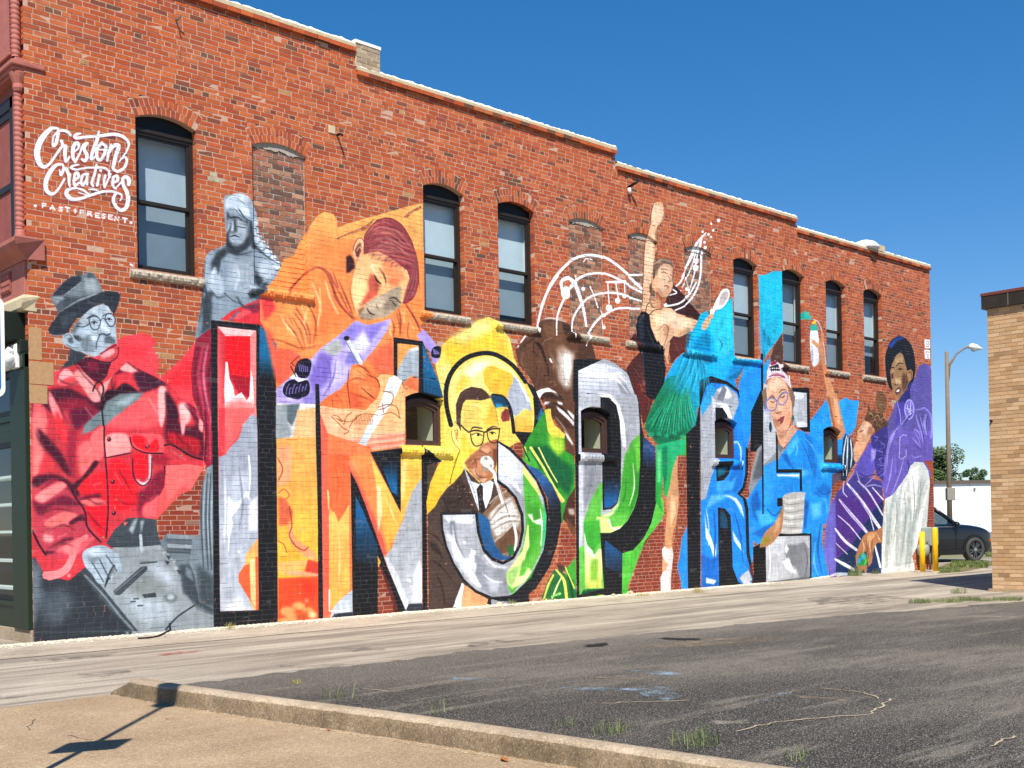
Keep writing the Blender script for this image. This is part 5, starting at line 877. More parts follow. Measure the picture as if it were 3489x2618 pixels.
# skirt: many fine feathered strokes
for i in range(70):
    u = (i * .618) % 1.0; v = (i * .381) % 1.0
    x0 = 1300 + 130 * u; y0 = 30 + 60 * v; x1 = 1115 + 380 * u; y1 = 300 + 130 * math.sin(math.pi * u) * (.6 + .4 * v)
    l('H', ('0a5a40', '2cc08a', '0c7a58', '58d0a0', '064836', '14a078')[i % 6], '1 7 2', '%.0f %.0f %.0f %.0f %.0f %.0f' % (x0 + (x1 - x0) * v * .4, y0 + (y1 - y0) * v * .4, (x0 + x1) / 2 - 10, (y0 + y1) / 2, x1, y1), soft=2, a=.8)
for i in range(60):
    u = (i * .618) % 1.0; v = (i * .271) % 1.0
    x0 = 1440 + 90 * v; y0 = 1130 + 200 * v; x1 = 1310 + 290 * u; y1 = 1560 + 100 * v
    l('G', ('0c7ea4', '4cd4ec', '129cc4', '0a6484', '30c0e0')[i % 5], '1 7 2', '%.0f %.0f %.0f %.0f %.0f %.0f' % (x0 + (x1 - x0) * v * .5, y0 + (y1 - y0) * v * .5, (x0 + x1) / 2 + 14, (y0 + y1) / 2, x1, y1), soft=2, a=.75)
for i in range(26):
    l('G', ('3cc8e4', '0e88b4', '22b4d8')[i % 3], '1 8 2', '%d %d %d %d' % (1600 + (i * 37) % 150, 1010 + (i * 53) % 340, 1640 + (i * 41) % 130, 1060 + (i * 59) % 330), soft=3, a=.6)
for i in range(24):
    l('X', ('84624c', '3a2318', '6e4e3a')[i % 3], '1 9 2', '%d %d %d %d %d %d' % (140 + (i * 61) % 500, 320 + (i * 97) % 500, 170 + (i * 61) % 500, 360 + (i * 97) % 480, 190 + (i * 61) % 500, 430 + (i * 97) % 440), soft=4, a=.55)
# guitarist: light streaks
for c, w, s in (('d9cfc6', '4 12 5', '640 430 650 560 680 700'), ('ffffff', '5 16 6', '720 460 735 600 712 760'), ('8a6850', '5 12 5', '180 420 160 520 210 640'), ('7d5c46', '5 14 6', '440 90 520 140 600 150'), ('2a1812', '5 14 6', '150 380 240 300 330 240'), ('a08470', '4 10 4', '500 420 540 520 540 620'), ('e9e2dc', '4 10 4', '460 870 520 880 600 940'), ('20120e', '6 14 6', '540 1010 620 1060 720 1160 780 1230'), ('c4b4a6', '4 9 4', '560 1180 640 1270 720 1390')):
    l('X', c, w, s, soft=3)
# trumpeter: brow, cheek, jaw, tie and lapel lines
for c, w, s in (('7a4a30', '5 12 5', '470 1190 520 1270 520 1360'), ('e6b896', '5 16 6', '600 1040 650 1080 700 1070'), ('5c3220', '5 12 5', '820 1080 840 1200 815 1340'), ('d89c74', '5 16 6', '400 1300 460 1260 480 1200'), ('c8963a', '5 12 5', '560 560 640 600 720 580'), ('c8963a', '4 10 4', '420 640 520 660 620 650'), ('8a5a2a', '4 9 4', '760 300 815 420 850 600 862 740'), ('fff0b0', '6 20 6', '420 400 520 380 620 420'), ('6a5048', '4 10 4', '230 300 300 200 420 130'), ('2c1e1a', '4 10 4', '600 120 700 200 745 270')):
    l('W', c, w, s, soft=4)
for s in ('1340 430 1400 470 1480 430 1500 330', '1380 540 1450 500', '1240 700 1300 730 1350 800', '1250 900 1320 940 1420 1060', '1290 1000 1340 1100 1360 1240'):
    l('F', '241a17', '4 10 4', s, soft=3)
for s in ('1700 620 1800 560 1900 560', '1710 660 1820 600 1930 600', '1730 720 1850 660', '1690 590 1760 500 1850 440'):
    l('F', 'f2eeea', '3 8 3', s, soft=2); l('F', '4a382c', '3 7 3', ' '.join(str(int(v) + 16) for v in s.split()), soft=2)
# letter faces: brush streaks and drips
for reg, c, w, s in (('F', 'ffffff', '3 9 3', '1420 640 1440 780 1500 920'), ('F', 'ffffff', '3 8 3', '1640 1000 1720 1060 1800 1070'), ('F', '787c84', '4 14 4', '1440 640 1450 760 1520 900'), ('H', 'ffffff', '3 9 3', '640 -40 780 -60 900 0 980 100'), ('H', '7c8088', '4 12 4', '700 660 690 800 640 940'), ('H', 'f4f8d8', '3 9 3', '1010 620 1020 800 980 940'), ('H', '2a7a24', '4 12 4', '960 700 950 860 900 960'), ('H', 'bfe0fa', '4 10 4', '1560 960 1580 1080 1580 1240'), ('H', '0f58b0', '5 14 5', '1620 980 1630 1160 1620 1400'), ('H', 'bfe0fa', '4 12 4', '1700 860 1780 900 1830 1000'), ('H', '0f58b0', '5 14 5', '1780 1000 1820 1160 1840 1360'), ('H', 'd8ecfa', '4 10 4', '1760 420 1820 500 1820 660'), ('J', 'ffffff', '3 9 3', '290 1120 300 1260 290 1380'), ('J', '5c6066', '4 10 4', '560 1120 580 1240 560 1360'), ('C', 'ffffff', '3 9 3', '1690 420 1700 700 1690 1000'), ('C', '787e8a', '4 14 4', '1800 420 1830 700 1800 900'), ('F', 'ffdca0', '3 9 3', '560 700 570 900 560 1100'), ('F', 'c8502c', '4 12 4', '520 160 560 320 540 480'), ('F', 'ffe0a0', '3 9 3', '900 400 960 540 1000 640')):
    l(reg, c, w, s, soft=3)
# woman at the wheel, purple pair: extra modelling
for c, w, s in (('8c5a44', '3 8 3', '360 880 380 905 420 905'), ('f6d8be', '4 14 5', '400 800 420 850 440 870'), ('f2cdb0', '5 18 6', '300 500 380 450 460 480'), ('8a5840', '4 10 4', '330 980 360 1080 410 1160'), ('f0c8a8', '4 14 5', '500 900 560 860 580 800'), ('6a4030', '3 8 3', '545 640 590 760 590 900'), ('2c3a8a', '3 8 3', '250 740 300 700 360 720'), ('2c3a8a', '3 8 3', '410 700 460 640 520 630'), ('0b54a0', '4 12 4', '480 1440 540 1540 560 1600'), ('74c8fc', '4 14 4', '620 1260 660 1360 640 1480'), ('0b54a0', '4 12 4', '700 1260 760 1380 860 1640'), ('74c8fc', '4 12 4', '760 1240 840 1320 900 1420')):
    l('M', c, w, s, soft=3)
for c, w, s in (('c8a27a', '3 10 3', '560 330 600 290 640 290'), ('d6b48c', '3 10 4', '550 600 590 600 610 620'), ('3a2418', '4 10 4', '690 500 700 600 660 720'), ('e0c09a', '3 8 3', '530 480 560 470'), ('c6bff0', '3 9 3', '600 1110 540 1200 490 1340'), ('b0a8e8', '3 9 3', '840 980 870 1090 890 1200'), ('b0a8e8', '3 9 3', '920 980 905 1100 930 1220'), ('2c2870', '4 12 4', '660 1100 720 1000 780 960'), ('2c2870', '4 12 4', '700 1480 720 1560 700 1650'), ('a8a0e4', '3 9 3', '780 1160 830 1250 850 1330')):
    l('N', c, w, s, soft=2)
for s in ('560 1180 580 1230 600 1240', '420 1230 440 1300 430 1360', '500 1200 490 1280 500 1340'):
    l('O', 'e6bb92', '3 9 3', s, soft=2)
for s in ('640 900 650 1100 630 1400', '720 850 740 1000 700 1300', '800 760 820 1000 790 1350', '880 640 900 900 870 1200', '960 640 950 850 930 1050'):
    l('O', '8f9a98', '3 8 3', s, soft=3)
# overall: the photograph's paint is crisp and bright
MUR[..., :3] = np.clip((MUR[..., :3] - .5) * 1.10 + .525, 0.012, 1)
# paint wear: slow tone changes over the painted area and a worn foot of the wall
rng = np.random.default_rng(5)
def vnoise(cell):
    h, w = int(TH / cell) + 3, int(TW / cell) + 3
    g = rng.random((h, w)).astype(np.float32)
    yy = np.arange(TH) / cell; xx = np.arange(TW) / cell
    y0 = yy.astype(int); x0 = xx.astype(int); fy = (yy - y0)[:, None]; fx = (xx - x0)[None]
    fy = fy * fy * (3 - 2 * fy); fx = fx * fx * (3 - 2 * fx)
    a = g[y0][:, x0]; b = g[y0][:, x0 + 1]; c = g[y0 + 1][:, x0]; d = g[y0 + 1][:, x0 + 1]
    return (a * (1 - fx) + b * fx) * (1 - fy) + (c * (1 - fx) + d * fx) * fy
def streaks(cx, cy):
    g = rng.random((int(TH / cy) + 3, int(TW / cx) + 3)).astype(np.float32); yy = np.arange(TH) / cy; xx = np.arange(TW) / cx
    y0 = yy.astype(int); x0 = xx.astype(int); fy = (yy - y0)[:, None]; fx = (xx - x0)[None]
    a = g[y0][:, x0]; b = g[y0][:, x0 + 1]; c = g[y0 + 1][:, x0]; d = g[y0 + 1][:, x0 + 1]
    return (a * (1 - fx) + b * fx) * (1 - fy) + (c * (1 - fx) + d * fx) * fy
tone = .13 * (streaks(3, 22) - .5) + .10 * (streaks(16, 4) - .5) + 1 + .12 * (vnoise(60) - .5) + .10 * (vnoise(18) - .5) + .06 * (vnoise(6) - .5)
MUR[..., :3] = np.clip(MUR[..., :3] * tone[..., None], 0, 1)
zz = (np.arange(TH) / PXM)[:, None]
wear = np.clip((vnoise(4) * vnoise(22) - .78) * 12, 0, 1) * .5
MUR[..., 3] *= 1 - wear
kf = int(.15 * PXM)                                        # the paint runs down to the ground
foot = MUR[:kf]; ref = MUR[kf][None]
need = (foot[..., 3:] < ref[..., 3:]).astype(np.float32)
MUR[:kf] = foot * (1 - need) + ref * need
wear = np.clip((vnoise(5) - .62 - zz * 6.0) * 4, 0, 1) * (zz < .08) * .6
MUR[..., 3] *= 1 - wear
# ---------------------------------------------------------------- helpers
def lin(h):
    v = [int(h[i:i + 2], 16) / 255.0 for i in (0, 2, 4)]
    return tuple((c / 12.92 if c <= 0.04045 else ((c + 0.055) / 1.055) ** 2.4) for c in v) + (1.0,)

class NT:
    def __init__(s, name):
        s.m = bpy.data.materials.new(name); s.m.use_nodes = True
        s.t = s.m.node_tree; s.n = s.t.nodes; s.b = s.n['Principled BSDF']
        s.b.inputs['Roughness'].default_value = 0.8
        s.b.inputs['Specular IOR Level'].default_value = 0.3
    def new(s, k, **kw):
        o = s.n.new('ShaderNode' + k)
        for a, v in kw.items():
            setattr(o, a, v)
        return o
    def put(s, node, i, v):
        if hasattr(v, 'is_linked') or hasattr(v, 'links'):
            s.t.links.new(v, node.inputs[i])
        else:
            node.inputs[i].default_value = v
    def pos(s):
        return s.new('NewGeometry').outputs['Position']
    def noise(s, scale, detail=4, rough=0.6, vec=None, stretch=None):
        n = s.new('TexNoise'); n.inputs['Scale'].default_value = scale; n.inputs['Detail'].default_value = detail; n.inputs['Roughness'].default_value = rough
        v = vec or s.pos()
        if stretch:
            mp = s.new('Mapping'); s.put(mp, 0, v); mp.inputs['Scale'].default_value = stretch; v = mp.outputs[0]
        s.put(n, 'Vector', v)
        return n.outputs['Fac']
    def ramp(s, fac, stops):
        r = s.new('ValToRGB'); s.put(r, 0, fac)
        e = r.color_ramp.elements
        while len(e) < len(stops):
            e.new(0.5)
        for k, (p, c) in zip(e, stops):
            k.position = p; k.color = c if len(c) == 4 else tuple(c) + (1,)
        return r.outputs[0]
    def mix(s, fac, a, b, mode='MIX'):
        x = s.new('Mix', data_type='RGBA', blend_type=mode)
        s.put(x, 0, fac); s.put(x, 6, a); s.put(x, 7, b)
        return x.outputs[2]
    def math(s, op, a, b=0.0, clamp=False):
        x = s.new('Math', operation=op, use_clamp=clamp); s.put(x, 0, a); s.put(x, 1, b)
        return x.outputs[0]
    def bump(s, h, strength=0.4, dist=0.01):
        b = s.new('Bump'); b.inputs['Strength'].default_value = strength; b.inputs['Distance'].default_value = dist
        s.put(b, 'Height', h); s.t.links.new(b.outputs[0], s.b.inputs['Normal'])
    def base(s, c):
        s.put(s.b, 'Base Color', c)
    def set(s, **kw):
        for k, v in kw.items():
            s.b.inputs[k.replace('_', ' ')].default_value = v
        return s

BW = (0, 0, 0, 1), (1, 1, 1, 1)
def simple(name, hexcol, rough=0.7, var=0.12, scale=9.0, bump=0.0, metal=0.0, spec=0.3):
    t = NT(name)
    c = lin(hexcol)
    n = t.noise(scale, 5, 0.65)
    lo = tuple(v * (1 - var) for v in c[:3]); hi = tuple(min(v * (1 + var), 1) for v in c[:3])
    t.base(t.ramp(n, [(0.3, lo), (0.7, hi)]))
    t.set(Roughness=rough, Metallic=metal); t.b.inputs['Specular IOR Level'].default_value = spec
    if bump:
        t.bump(t.noise(scale * 6, 5, 0.7), bump, 0.01)
    return t.m

def mesh(name, verts, faces, m=None, parent=None, smooth=False):
    me = bpy.data.meshes.new(name); me.from_pydata([tuple(v) for v in verts], [], faces); me.update()
    if m is not None:
        me.materials.append(m)
    if smooth:
        me.polygons.foreach_set('use_smooth', [True] * len(me.polygons))
    o = bpy.data.objects.new(name, me); COL.objects.link(o)
    if parent:
        o.parent = parent
    return o

def bmobj(name, bm, m, parent=None, smooth=False):
    me = bpy.data.meshes.new(name); bmesh.ops.recalc_face_normals(bm, faces=bm.faces); bm.to_mesh(me); bm.free()
    me.materials.append(m)
    if smooth:
        me.polygons.foreach_set('use_smooth', [True] * len(me.polygons))
    o = bpy.data.objects.new(name, me); COL.objects.link(o)
    if parent:
        o.parent = parent
    return o

BOXF = [(0, 3, 2, 1), (4, 5, 6, 7), (0, 1, 5, 4), (1, 2, 6, 5), (2, 3, 7, 6), (3, 0, 4, 7)]
def boxv(x0, x1, y0, y1, z0, z1):
    return [(x0, y0, z0), (x1, y0, z0), (x1, y1, z0), (x0, y1, z0), (x0, y0, z1), (x1, y0, z1), (x1, y1, z1), (x0, y1, z1)]
def boxes(name, lst, m, parent=None, bevel=0.0):
    V = []; Fc = []
    for b in lst:
        k = len(V); V += boxv(*b); Fc += [tuple(i + k for i in f) for f in BOXF]
    o = mesh(name, V, Fc, m, parent)
    if bevel:
        md = o.modifiers.new('bevel', 'BEVEL'); md.width = bevel; md.segments = 2; md.limit_method = 'ANGLE'
    return o

def tube(bm, pts, rad, n=10, cap=True):
    rings = []
    pts = [Vector(q) for q in pts]
    rr = rad if isinstance(rad, (list, tuple)) else [rad] * len(pts)
    for i, q in enumerate(pts):
        d = (pts[min(i + 1, len(pts) - 1)] - pts[max(i - 1, 0)]).normalized()
        a = d.orthogonal().normalized() if abs(d.z) < 0.99 else Vector((1, 0, 0))
        if i and True:
            pa = prev
            a = (pa - d * pa.dot(d)).normalized()
        prev = a
        b = d.cross(a)
        rings.append([bm.verts.new(q + (a * math.cos(t) + b * math.sin(t)) * rr[i]) for t in [2 * math.pi * k / n for k in range(n)]])
    for r0, r1 in zip(rings, rings[1:]):
        for k in range(n):
            bm.faces.new((r0[k], r0[(k + 1) % n], r1[(k + 1) % n], r1[k]))
    if cap:
        bm.faces.new(rings[0][::-1]); bm.faces.new(rings[-1])

def lathe(bm, prof, n=20, c=(0, 0, 0)):
    rings = [[bm.verts.new((c[0] + r * math.cos(2 * math.pi * k / n), c[1] + r * math.sin(2 * math.pi * k / n), c[2] + z)) for k in range(n)] for r, z in prof]
    for r0, r1 in zip(rings, rings[1:]):
        for k in range(n):
            bm.faces.new((r0[k], r0[(k + 1) % n], r1[(k + 1) % n], r1[k]))
    bm.faces.new(rings[0][::-1]); bm.faces.new(rings[-1])

def tag(o, label=None, cat=None, group=None, kind=None):
    for k, v in (('label', label), ('category', cat), ('group', group), ('kind', kind)):
        if v:
            o[k] = v
    return o
def thing(name, label, cat, loc=(0, 0, 0), rz=0.0, group=None):
    o = bpy.data.objects.new(name, None); COL.objects.link(o); o.empty_display_size = 0.2
    o.location = loc; o.rotation_euler = (0, 0, rz)
    return tag(o, label, cat, group)

# ---------------------------------------------------------------- materials
IMG = bpy.data.images.new('mural_paint', TW, TH, alpha=True)
IMG.alpha_mode = 'CHANNEL_PACKED'
IMG.pixels.foreach_set(np.ascontiguousarray(MUR, np.float32).ravel()); IMG.update(); IMG.pack()

def mural_nodes(t):
    """paint colour and paint cover at a point of the wall, looked up by its place along the wall and its height"""
    sx = t.new('SeparateXYZ'); t.put(sx, 0, t.pos())
    cx = t.new('CombineXYZ'); t.put(cx, 0, t.math('DIVIDE', sx.outputs[0], TW / PXM)); t.put(cx, 1, t.math('DIVIDE', sx.outputs[2], TH / PXM))
    im = t.new('TexImage', image=IMG, extension='CLIP', interpolation='Linear'); t.put(im, 0, cx.outputs[0])
    return im.outputs[0], im.outputs[1]

def wall_mat(name, kind):
    t = NT(name)
    col, al = mural_nodes(t)
    n1 = t.noise(38, 5, 0.7); n2 = t.noise(7, 4, 0.6); n3 = t.noise(160, 3, 0.7); n4 = t.noise(1.1, 3, 0.5)
    if kind == 'mortar':
        raw = t.ramp(n1, [(0.25, lin('a9826c')), (0.75, lin('d6b49c'))])
        raw = t.mix(t.math('MULTIPLY', t.ramp(n2, [(0.45, BW[0]), (0.75, BW[1])]), 0.35), raw, lin('a87c64'))
        al = t.math('MULTIPLY', t.math('SUBTRACT', al, 0.62), 2.8, True)
    elif kind == 'infill_mortar':
        raw = t.ramp(n1, [(0.25, lin('8f8578')), (0.75, lin('bdb2a4'))])
    elif kind == 'stone':
        raw = t.ramp(n1, [(0.3, lin('9a8c78')), (0.7, lin('d8ccb6'))])
        raw = t.mix(t.math('MULTIPLY', n2, 0.3), raw, lin('6c6054'))
    else:
        if kind == 'object':
            bc = t.new('ObjectInfo').outputs['Color']
        else:
            bc = t.new('Attribute', attribute_name='bcol').outputs['Color']
        sp = t.ramp(n1, [(0.3, (0.78, 0.76, 0.76, 1)), (0.5, (1, 1, 1, 1)), (0.75, (1.2, 1.16, 1.12, 1))])
        raw = t.mix(1.0, bc, sp, 'MULTIPLY')
        raw = t.mix(t.math('MULTIPLY', t.ramp(n2, [(0.52, BW[0]), (0.72, BW[1])]), 0.45), raw, lin('5c3428'))
        raw = t.mix(t.math('MULTIPLY', t.ramp(n4, [(0.5, BW[0]), (0.72, BW[1])]), 0.1), raw, lin('d08f6a'))
        raw = t.mix(t.math('MULTIPLY', t.ramp(t.noise(.55, 5, .65), [(0.5, BW[0]), (0.68, BW[1])]), 0.28), raw, lin('6a3424'))
    chip = t.ramp(n3, [(0.24, BW[1]), (0.27, BW[0])])
    al = t.math('MULTIPLY', al, t.math('SUBTRACT', 1.0, t.math('MULTIPLY', chip, 0.5)), True)
    tone = t.ramp(n1, [(0.25, (0.84, 0.84, 0.85, 1)), (0.7, (1.06, 1.06, 1.05, 1))])
    paint = t.mix(1.0, col, tone, 'MULTIPLY')
    if kind == 'mortar':
        paint = t.mix(.035, paint, lin('f0ece6')); al = t.math('MULTIPLY', al, t.ramp(t.noise(3.5, 5, .7), [(.30, (.72, .72, .72, 1)), (.42, BW[1])]))
    t.base(t.mix(al, raw, paint))
    t.put(t.b, 'Roughness', t.math('SUBTRACT', 0.9, t.math('MULTIPLY', al, 0.28)))
    h = t.math('ADD', t.math('MULTIPLY', n1, 1.0), t.math('MULTIPLY', n3, 0.5))
    t.bump(h, 0.6, 0.006)
    return t.m
M_MORTAR = wall_mat('painted_mortar', 'mortar'); M_BRICK_O = wall_mat('painted_brick', 'object'); M_BRICK_A = wall_mat('painted_brick_field', 'attr')
M_INF_M = wall_mat('infill_mortar', 'infill_mortar'); M_STONE = wall_mat('painted_stone', 'stone')
M_BRONZE = simple('bronze_frame', '2c2520', 0.45, 0.1); M_BLACK = simple('black_panel', '0c0c0e', 0.5, 0.2)
M_BROWNF = simple('brown_frame', '4a3530', 0.5, 0.1)
M_PINK = simple('red_stone_paint', 'a86458', 0.7, 0.14, 6, 0.25); M_PINKD = simple('dark_red_stone_paint', '8c4d44', 0.7, 0.14, 6, 0.2)
M_GREEN = simple('dark_green_paint', '1c2816', 0.45, 0.08, 4); M_GREEND = simple('deep_green_paint', '161d13', 0.5, 0.1)
M_WHITE = simple('white_plastic', 'dcdcd8', 0.45, 0.04); M_MEMB = simple('white_roof_membrane', 'f2f2ee', 0.7, 0.06, 5)
M_CREAM = simple('cream_wall', 'c6c2a4', 0.8, 0.04); M_DARKIN = simple('dark_interior', '2a2420', 0.9, 0.2); M_WOOD = simple('shelf_wood', '9c7a54', 0.7, 0.15)
M_BLIND = simple('roller_blind', 'c3ced2', 0.8, 0.04, 3); M_SHELF = simple('white_shelf', 'd6dccf', 0.6, 0.04)
M_YELLOW = simple('yellow_paint', 'eebb12', 0.42, 0.08, 12); M_CONC_CAP = simple('stone_cap', 'c3b290', 0.85, 0.14, 14, 0.3)
M_STEEL = simple('grey_metal', '6d6a62', 0.5, 0.12, 12, 0, 0.2); M_GREYBOX = simple('grey_enamel', '8f968f', 0.5, 0.1, 10)
def glass_mat(name, tint=(0.9, 0.95, 0.97, 1), refl=0.10):
    t = NT(name)
    tr = t.new('BsdfTransparent'); tr.inputs[0].default_value = tint
    gl = t.new('BsdfGlossy'); gl.inputs['Roughness'].default_value = 0.03
    fr = t.new('LayerWeight'); fr.inputs[0].default_value = 0.5
    mx = t.new('MixShader'); t.put(mx, 0, t.math('ADD', t.math('MULTIPLY', t.math('POWER', fr.outputs['Facing'], 3.0), 0.5), refl * 0.5, True)); t.t.links.new(tr.outputs[0], mx.inputs[1]); t.t.links.new(gl.outputs[0], mx.inputs[2])
    t.t.links.new(mx.outputs[0], t.n['Material Output'].inputs[0])
    return t.m
M_GLASS = glass_mat('window_glass'); M_GLASSL = glass_mat('screened_glass', (.60, .66, .69, 1), .12)

# ---------------------------------------------------------------- ground, alley, lot, kerb
def concrete(name, c0, c1, c2, stretch=(0.35, 1.6, 1), speck=0.6, streak=0.5, grain=1.0):
    t = NT(name)
    big = t.noise(0.8, 7, 0.68, stretch=stretch); mid = t.noise(3.4, 7, 0.75, stretch=(stretch[0] * .8, stretch[1], 1)); fine = t.noise(48, 5, 0.85); dots = t.noise(105, 2, 0.6); st = t.noise(2.0, 6, .7, stretch=(stretch[0] * .35, stretch[1] * 1.8, 1))
    c = t.ramp(big, [(0.36, lin(c0)), (0.5, lin(c1)), (0.64, lin(c2))])
    c = t.mix(t.math('MULTIPLY', t.ramp(mid, [(0.45, BW[0]), (0.62, BW[1])]), 0.5), c, lin(c0))
    c = t.mix(t.math('MULTIPLY', t.ramp(st, [(0.52, BW[0]), (0.64, BW[1])]), streak), c, tuple(v * .62 for v in lin(c0)[:3]) + (1,))
    c = t.mix(t.math('MULTIPLY', t.ramp(st, [(0.34, BW[1]), (0.46, BW[0])]), streak * .7), c, tuple(min(v * 1.2, 1) for v in lin(c2)[:3]) + (1,))
    k = .34 * grain
    c = t.mix(1.0, c, t.ramp(fine, [(0.34, (1 - k, 1 - k, 1 - k, 1)), (0.5, (1, 1, 1, 1)), (0.68, (1 + k, 1 + k, 1 + k * .96, 1))]), 'MULTIPLY')
    c = t.mix(t.math('MULTIPLY', t.ramp(dots, [(0.60, BW[0]), (0.66, BW[1])]), speck), c, lin('e4d8c4'))
    c = t.mix(t.math('MULTIPLY', t.ramp(dots, [(0.32, BW[1]), (0.38, BW[0])]), speck), c, lin('574c40'))
    t.base(c); t.set(Roughness=0.9)
    t.bump(t.math('ADD', fine, t.math('MULTIPLY', mid, 2.0)), 0.7, 0.008)
    return t.m
M_ALLEY = concrete('worn_alley_concrete', '776d5f', '9b8f7e', 'b3a794', (.3, 1.7, 1), .5, .75, 1.2)
M_APRON = concrete('pale_apron_concrete', '8f8270', 'ab9e8a', 'b9ad99', (0.8, 1.5, 1), .5, .25, 1.0)
M_WALK = concrete('tan_pavement', '937a5c', '9f8667', 'ab9272', (1, 1, 1), .55, .12, 1.1)
M_KERB = concrete('old_kerb_concrete', '8d7b64', 'a69278', 'b7a48a', (1, 1, 1), .5, .1, 1.1)
M_KFACE = concrete('eroded_kerb_face', '5e4e39', '7d6a50', '947f66', (1, 1, 1), .3, .3, 1.4)
def asphalt():
    t = NT('worn_asphalt')
    big = t.noise(0.42, 7, 0.66, stretch=(0.6, 1.3, 1)); mid = t.noise(2.2, 7, 0.75, stretch=(0.5, 1.6, 1)); agg = t.noise(42, 4, 0.9); agg2 = t.noise(100, 2, 0.7); st = t.noise(1.3, 6, .7, stretch=(.3, 2.2, 1))
    c = t.ramp(big, [(0.40, lin('24221f')), (0.49, lin('403c37')), (0.58, lin('655e54'))])
    c = t.mix(t.math('MULTIPLY', t.ramp(mid, [(0.46, BW[0]), (0.62, BW[1])]), 0.55), c, lin('1c1a19'))
    # old sealcoat survives beside the kerb, bare stone shows towards the alley
    sx = t.new('SeparateXYZ'); t.put(sx, 0, t.pos()); wob = t.math('MULTIPLY', t.math('SUBTRACT', t.noise(.7, 6, .7), .5), 5.0)
    near = t.math('DIVIDE', t.math('SUBTRACT', t.math('ADD', t.math('ADD', sx.outputs[0], 1.2), wob), .3), 4.2, True); nk = t.math('ADD', .30, t.math('MULTIPLY', near, .7))
    c = t.mix(t.math('MULTIPLY', t.math('SUBTRACT', 1.0, near), .88), c, lin('131212'))
    edge = t.math('DIVIDE', t.math('ADD', t.math('ADD', sx.outputs[1], 7.2), t.math('MULTIPLY', wob, .35)), 1.6, True)
    c = t.mix(t.math('MULTIPLY', edge, .35), c, lin('7d7467'))
    c = t.mix(t.math('MULTIPLY', t.ramp(st, [(0.54, BW[0]), (0.62, BW[1])]), 0.7), c, lin('6e675c'))
    c = t.mix(t.math('MULTIPLY', t.math('MULTIPLY', t.ramp(agg, [(0.50, BW[0]), (0.62, BW[1])]), 0.72), nk), c, lin('7f776b'))
    c = t.mix(t.math('MULTIPLY', t.ramp(agg2, [(0.58, BW[0]), (0.64, BW[1])]), 0.75), c, lin('d2c6b2'))
    c = t.mix(t.math('MULTIPLY', t.ramp(agg, [(0.36, BW[1]), (0.46, BW[0])]), 0.85), c, lin('1d1b1a'))
    t.base(c); t.set(Roughness=0.88); t.bump(t.math('ADD', agg, agg2), 0.8, 0.010)
    return t.m
M_ASPH = asphalt()
t = NT('far_ground'); t.base(t.ramp(t.noise(0.15, 6, 0.7), [(0.4, lin('8d8578')), (0.6, lin('78734a'))])); M_FAR = t.m
tag(mesh('ground', [(-900, -900, -0.03), (900, -900, -0.03), (900, 900, -0.03), (-900, 900, -0.03)], [(0, 1, 2, 3)], M_FAR), kind='structure')
def sheet(name, poly, z, m, kind='structure'):
    o = mesh(name, [(x, y, z) for x, y in poly], [tuple(range(len(poly)))], m)
    bm = bmesh.new(); bm.from_mesh(o.data); bmesh.ops.recalc_face_normals(bm, faces=bm.faces)
    if bm.faces[:] and bm.faces[0].normal.z < 0:
        bmesh.ops.reverse_faces(bm, faces=bm.faces)
    bm.to_mesh(o.data); bm.free()
    return tag(o, kind=kind) if kind else o
sheet('alley', [(-70, -9), (-1.1, -9), (30, -9), (30, 9), (23.0, 9), (23.0, 0.3), (0.2, 0.3), (0.2, 12), (-70, 12)], 0.0, M_ALLEY)
# apron strip along the foot of the wall, with a worn joint towards the alley
ap = [(-1.2, 0.05), (23.3, 0.05)]
for i in range(60):
    x = 23.3 - i * 24.5 / 59
    ap.append((x, -1.62 + 0.02 * math.sin(i * 1.3) + random.uniform(-.012, .012)))
sheet('pavement_apron', ap, 0.006, M_APRON)
# street pavement on this side of the kerb
wk = [(-9, -5.2)]
for i in range(25):
    x = -9 + i * 7.75 / 24
    wk.append((x, -5.2 + random.uniform(-.03, .03) + (0.05 if i > 20 else 0)))
wk += [(-1.2, -5.3), (-1.0, -7.2), (-0.6, -10.5), (0.6, -30), (-9, -30)]
sheet('pavement', wk, 0.006, M_WALK)
# parking lot with a ragged edge towards the alley
lot = []
ctl = [(-1.15, -5.05), (0.44, -5.2), (2.0, -5.15), (4.0, -5.3), (6.57, -5.6), (8.0, -5.75), (10.0, -6.2), (12.5, -6.75), (14.6, -6.4), (15.0, -6.0)]
for (x0, y0), (x1, y1) in zip(ctl, ctl[1:]):
    n = max(int((x1 - x0) / 0.12), 2)
    for k in range(n):
        f = k / n
        lot.append((x0 + (x1 - x0) * f, y0 + (y1 - y0) * f + random.gauss(0, .035) + .05 * math.sin(x0 * 3 + f * 5)))
lot += [(15.0, -6.0), (15.0, -30), (0.5, -30), (-0.5, -10.5), (-0.9, -7.2)]
sheet('parking_lot', lot, 0.022, M_ASPH)
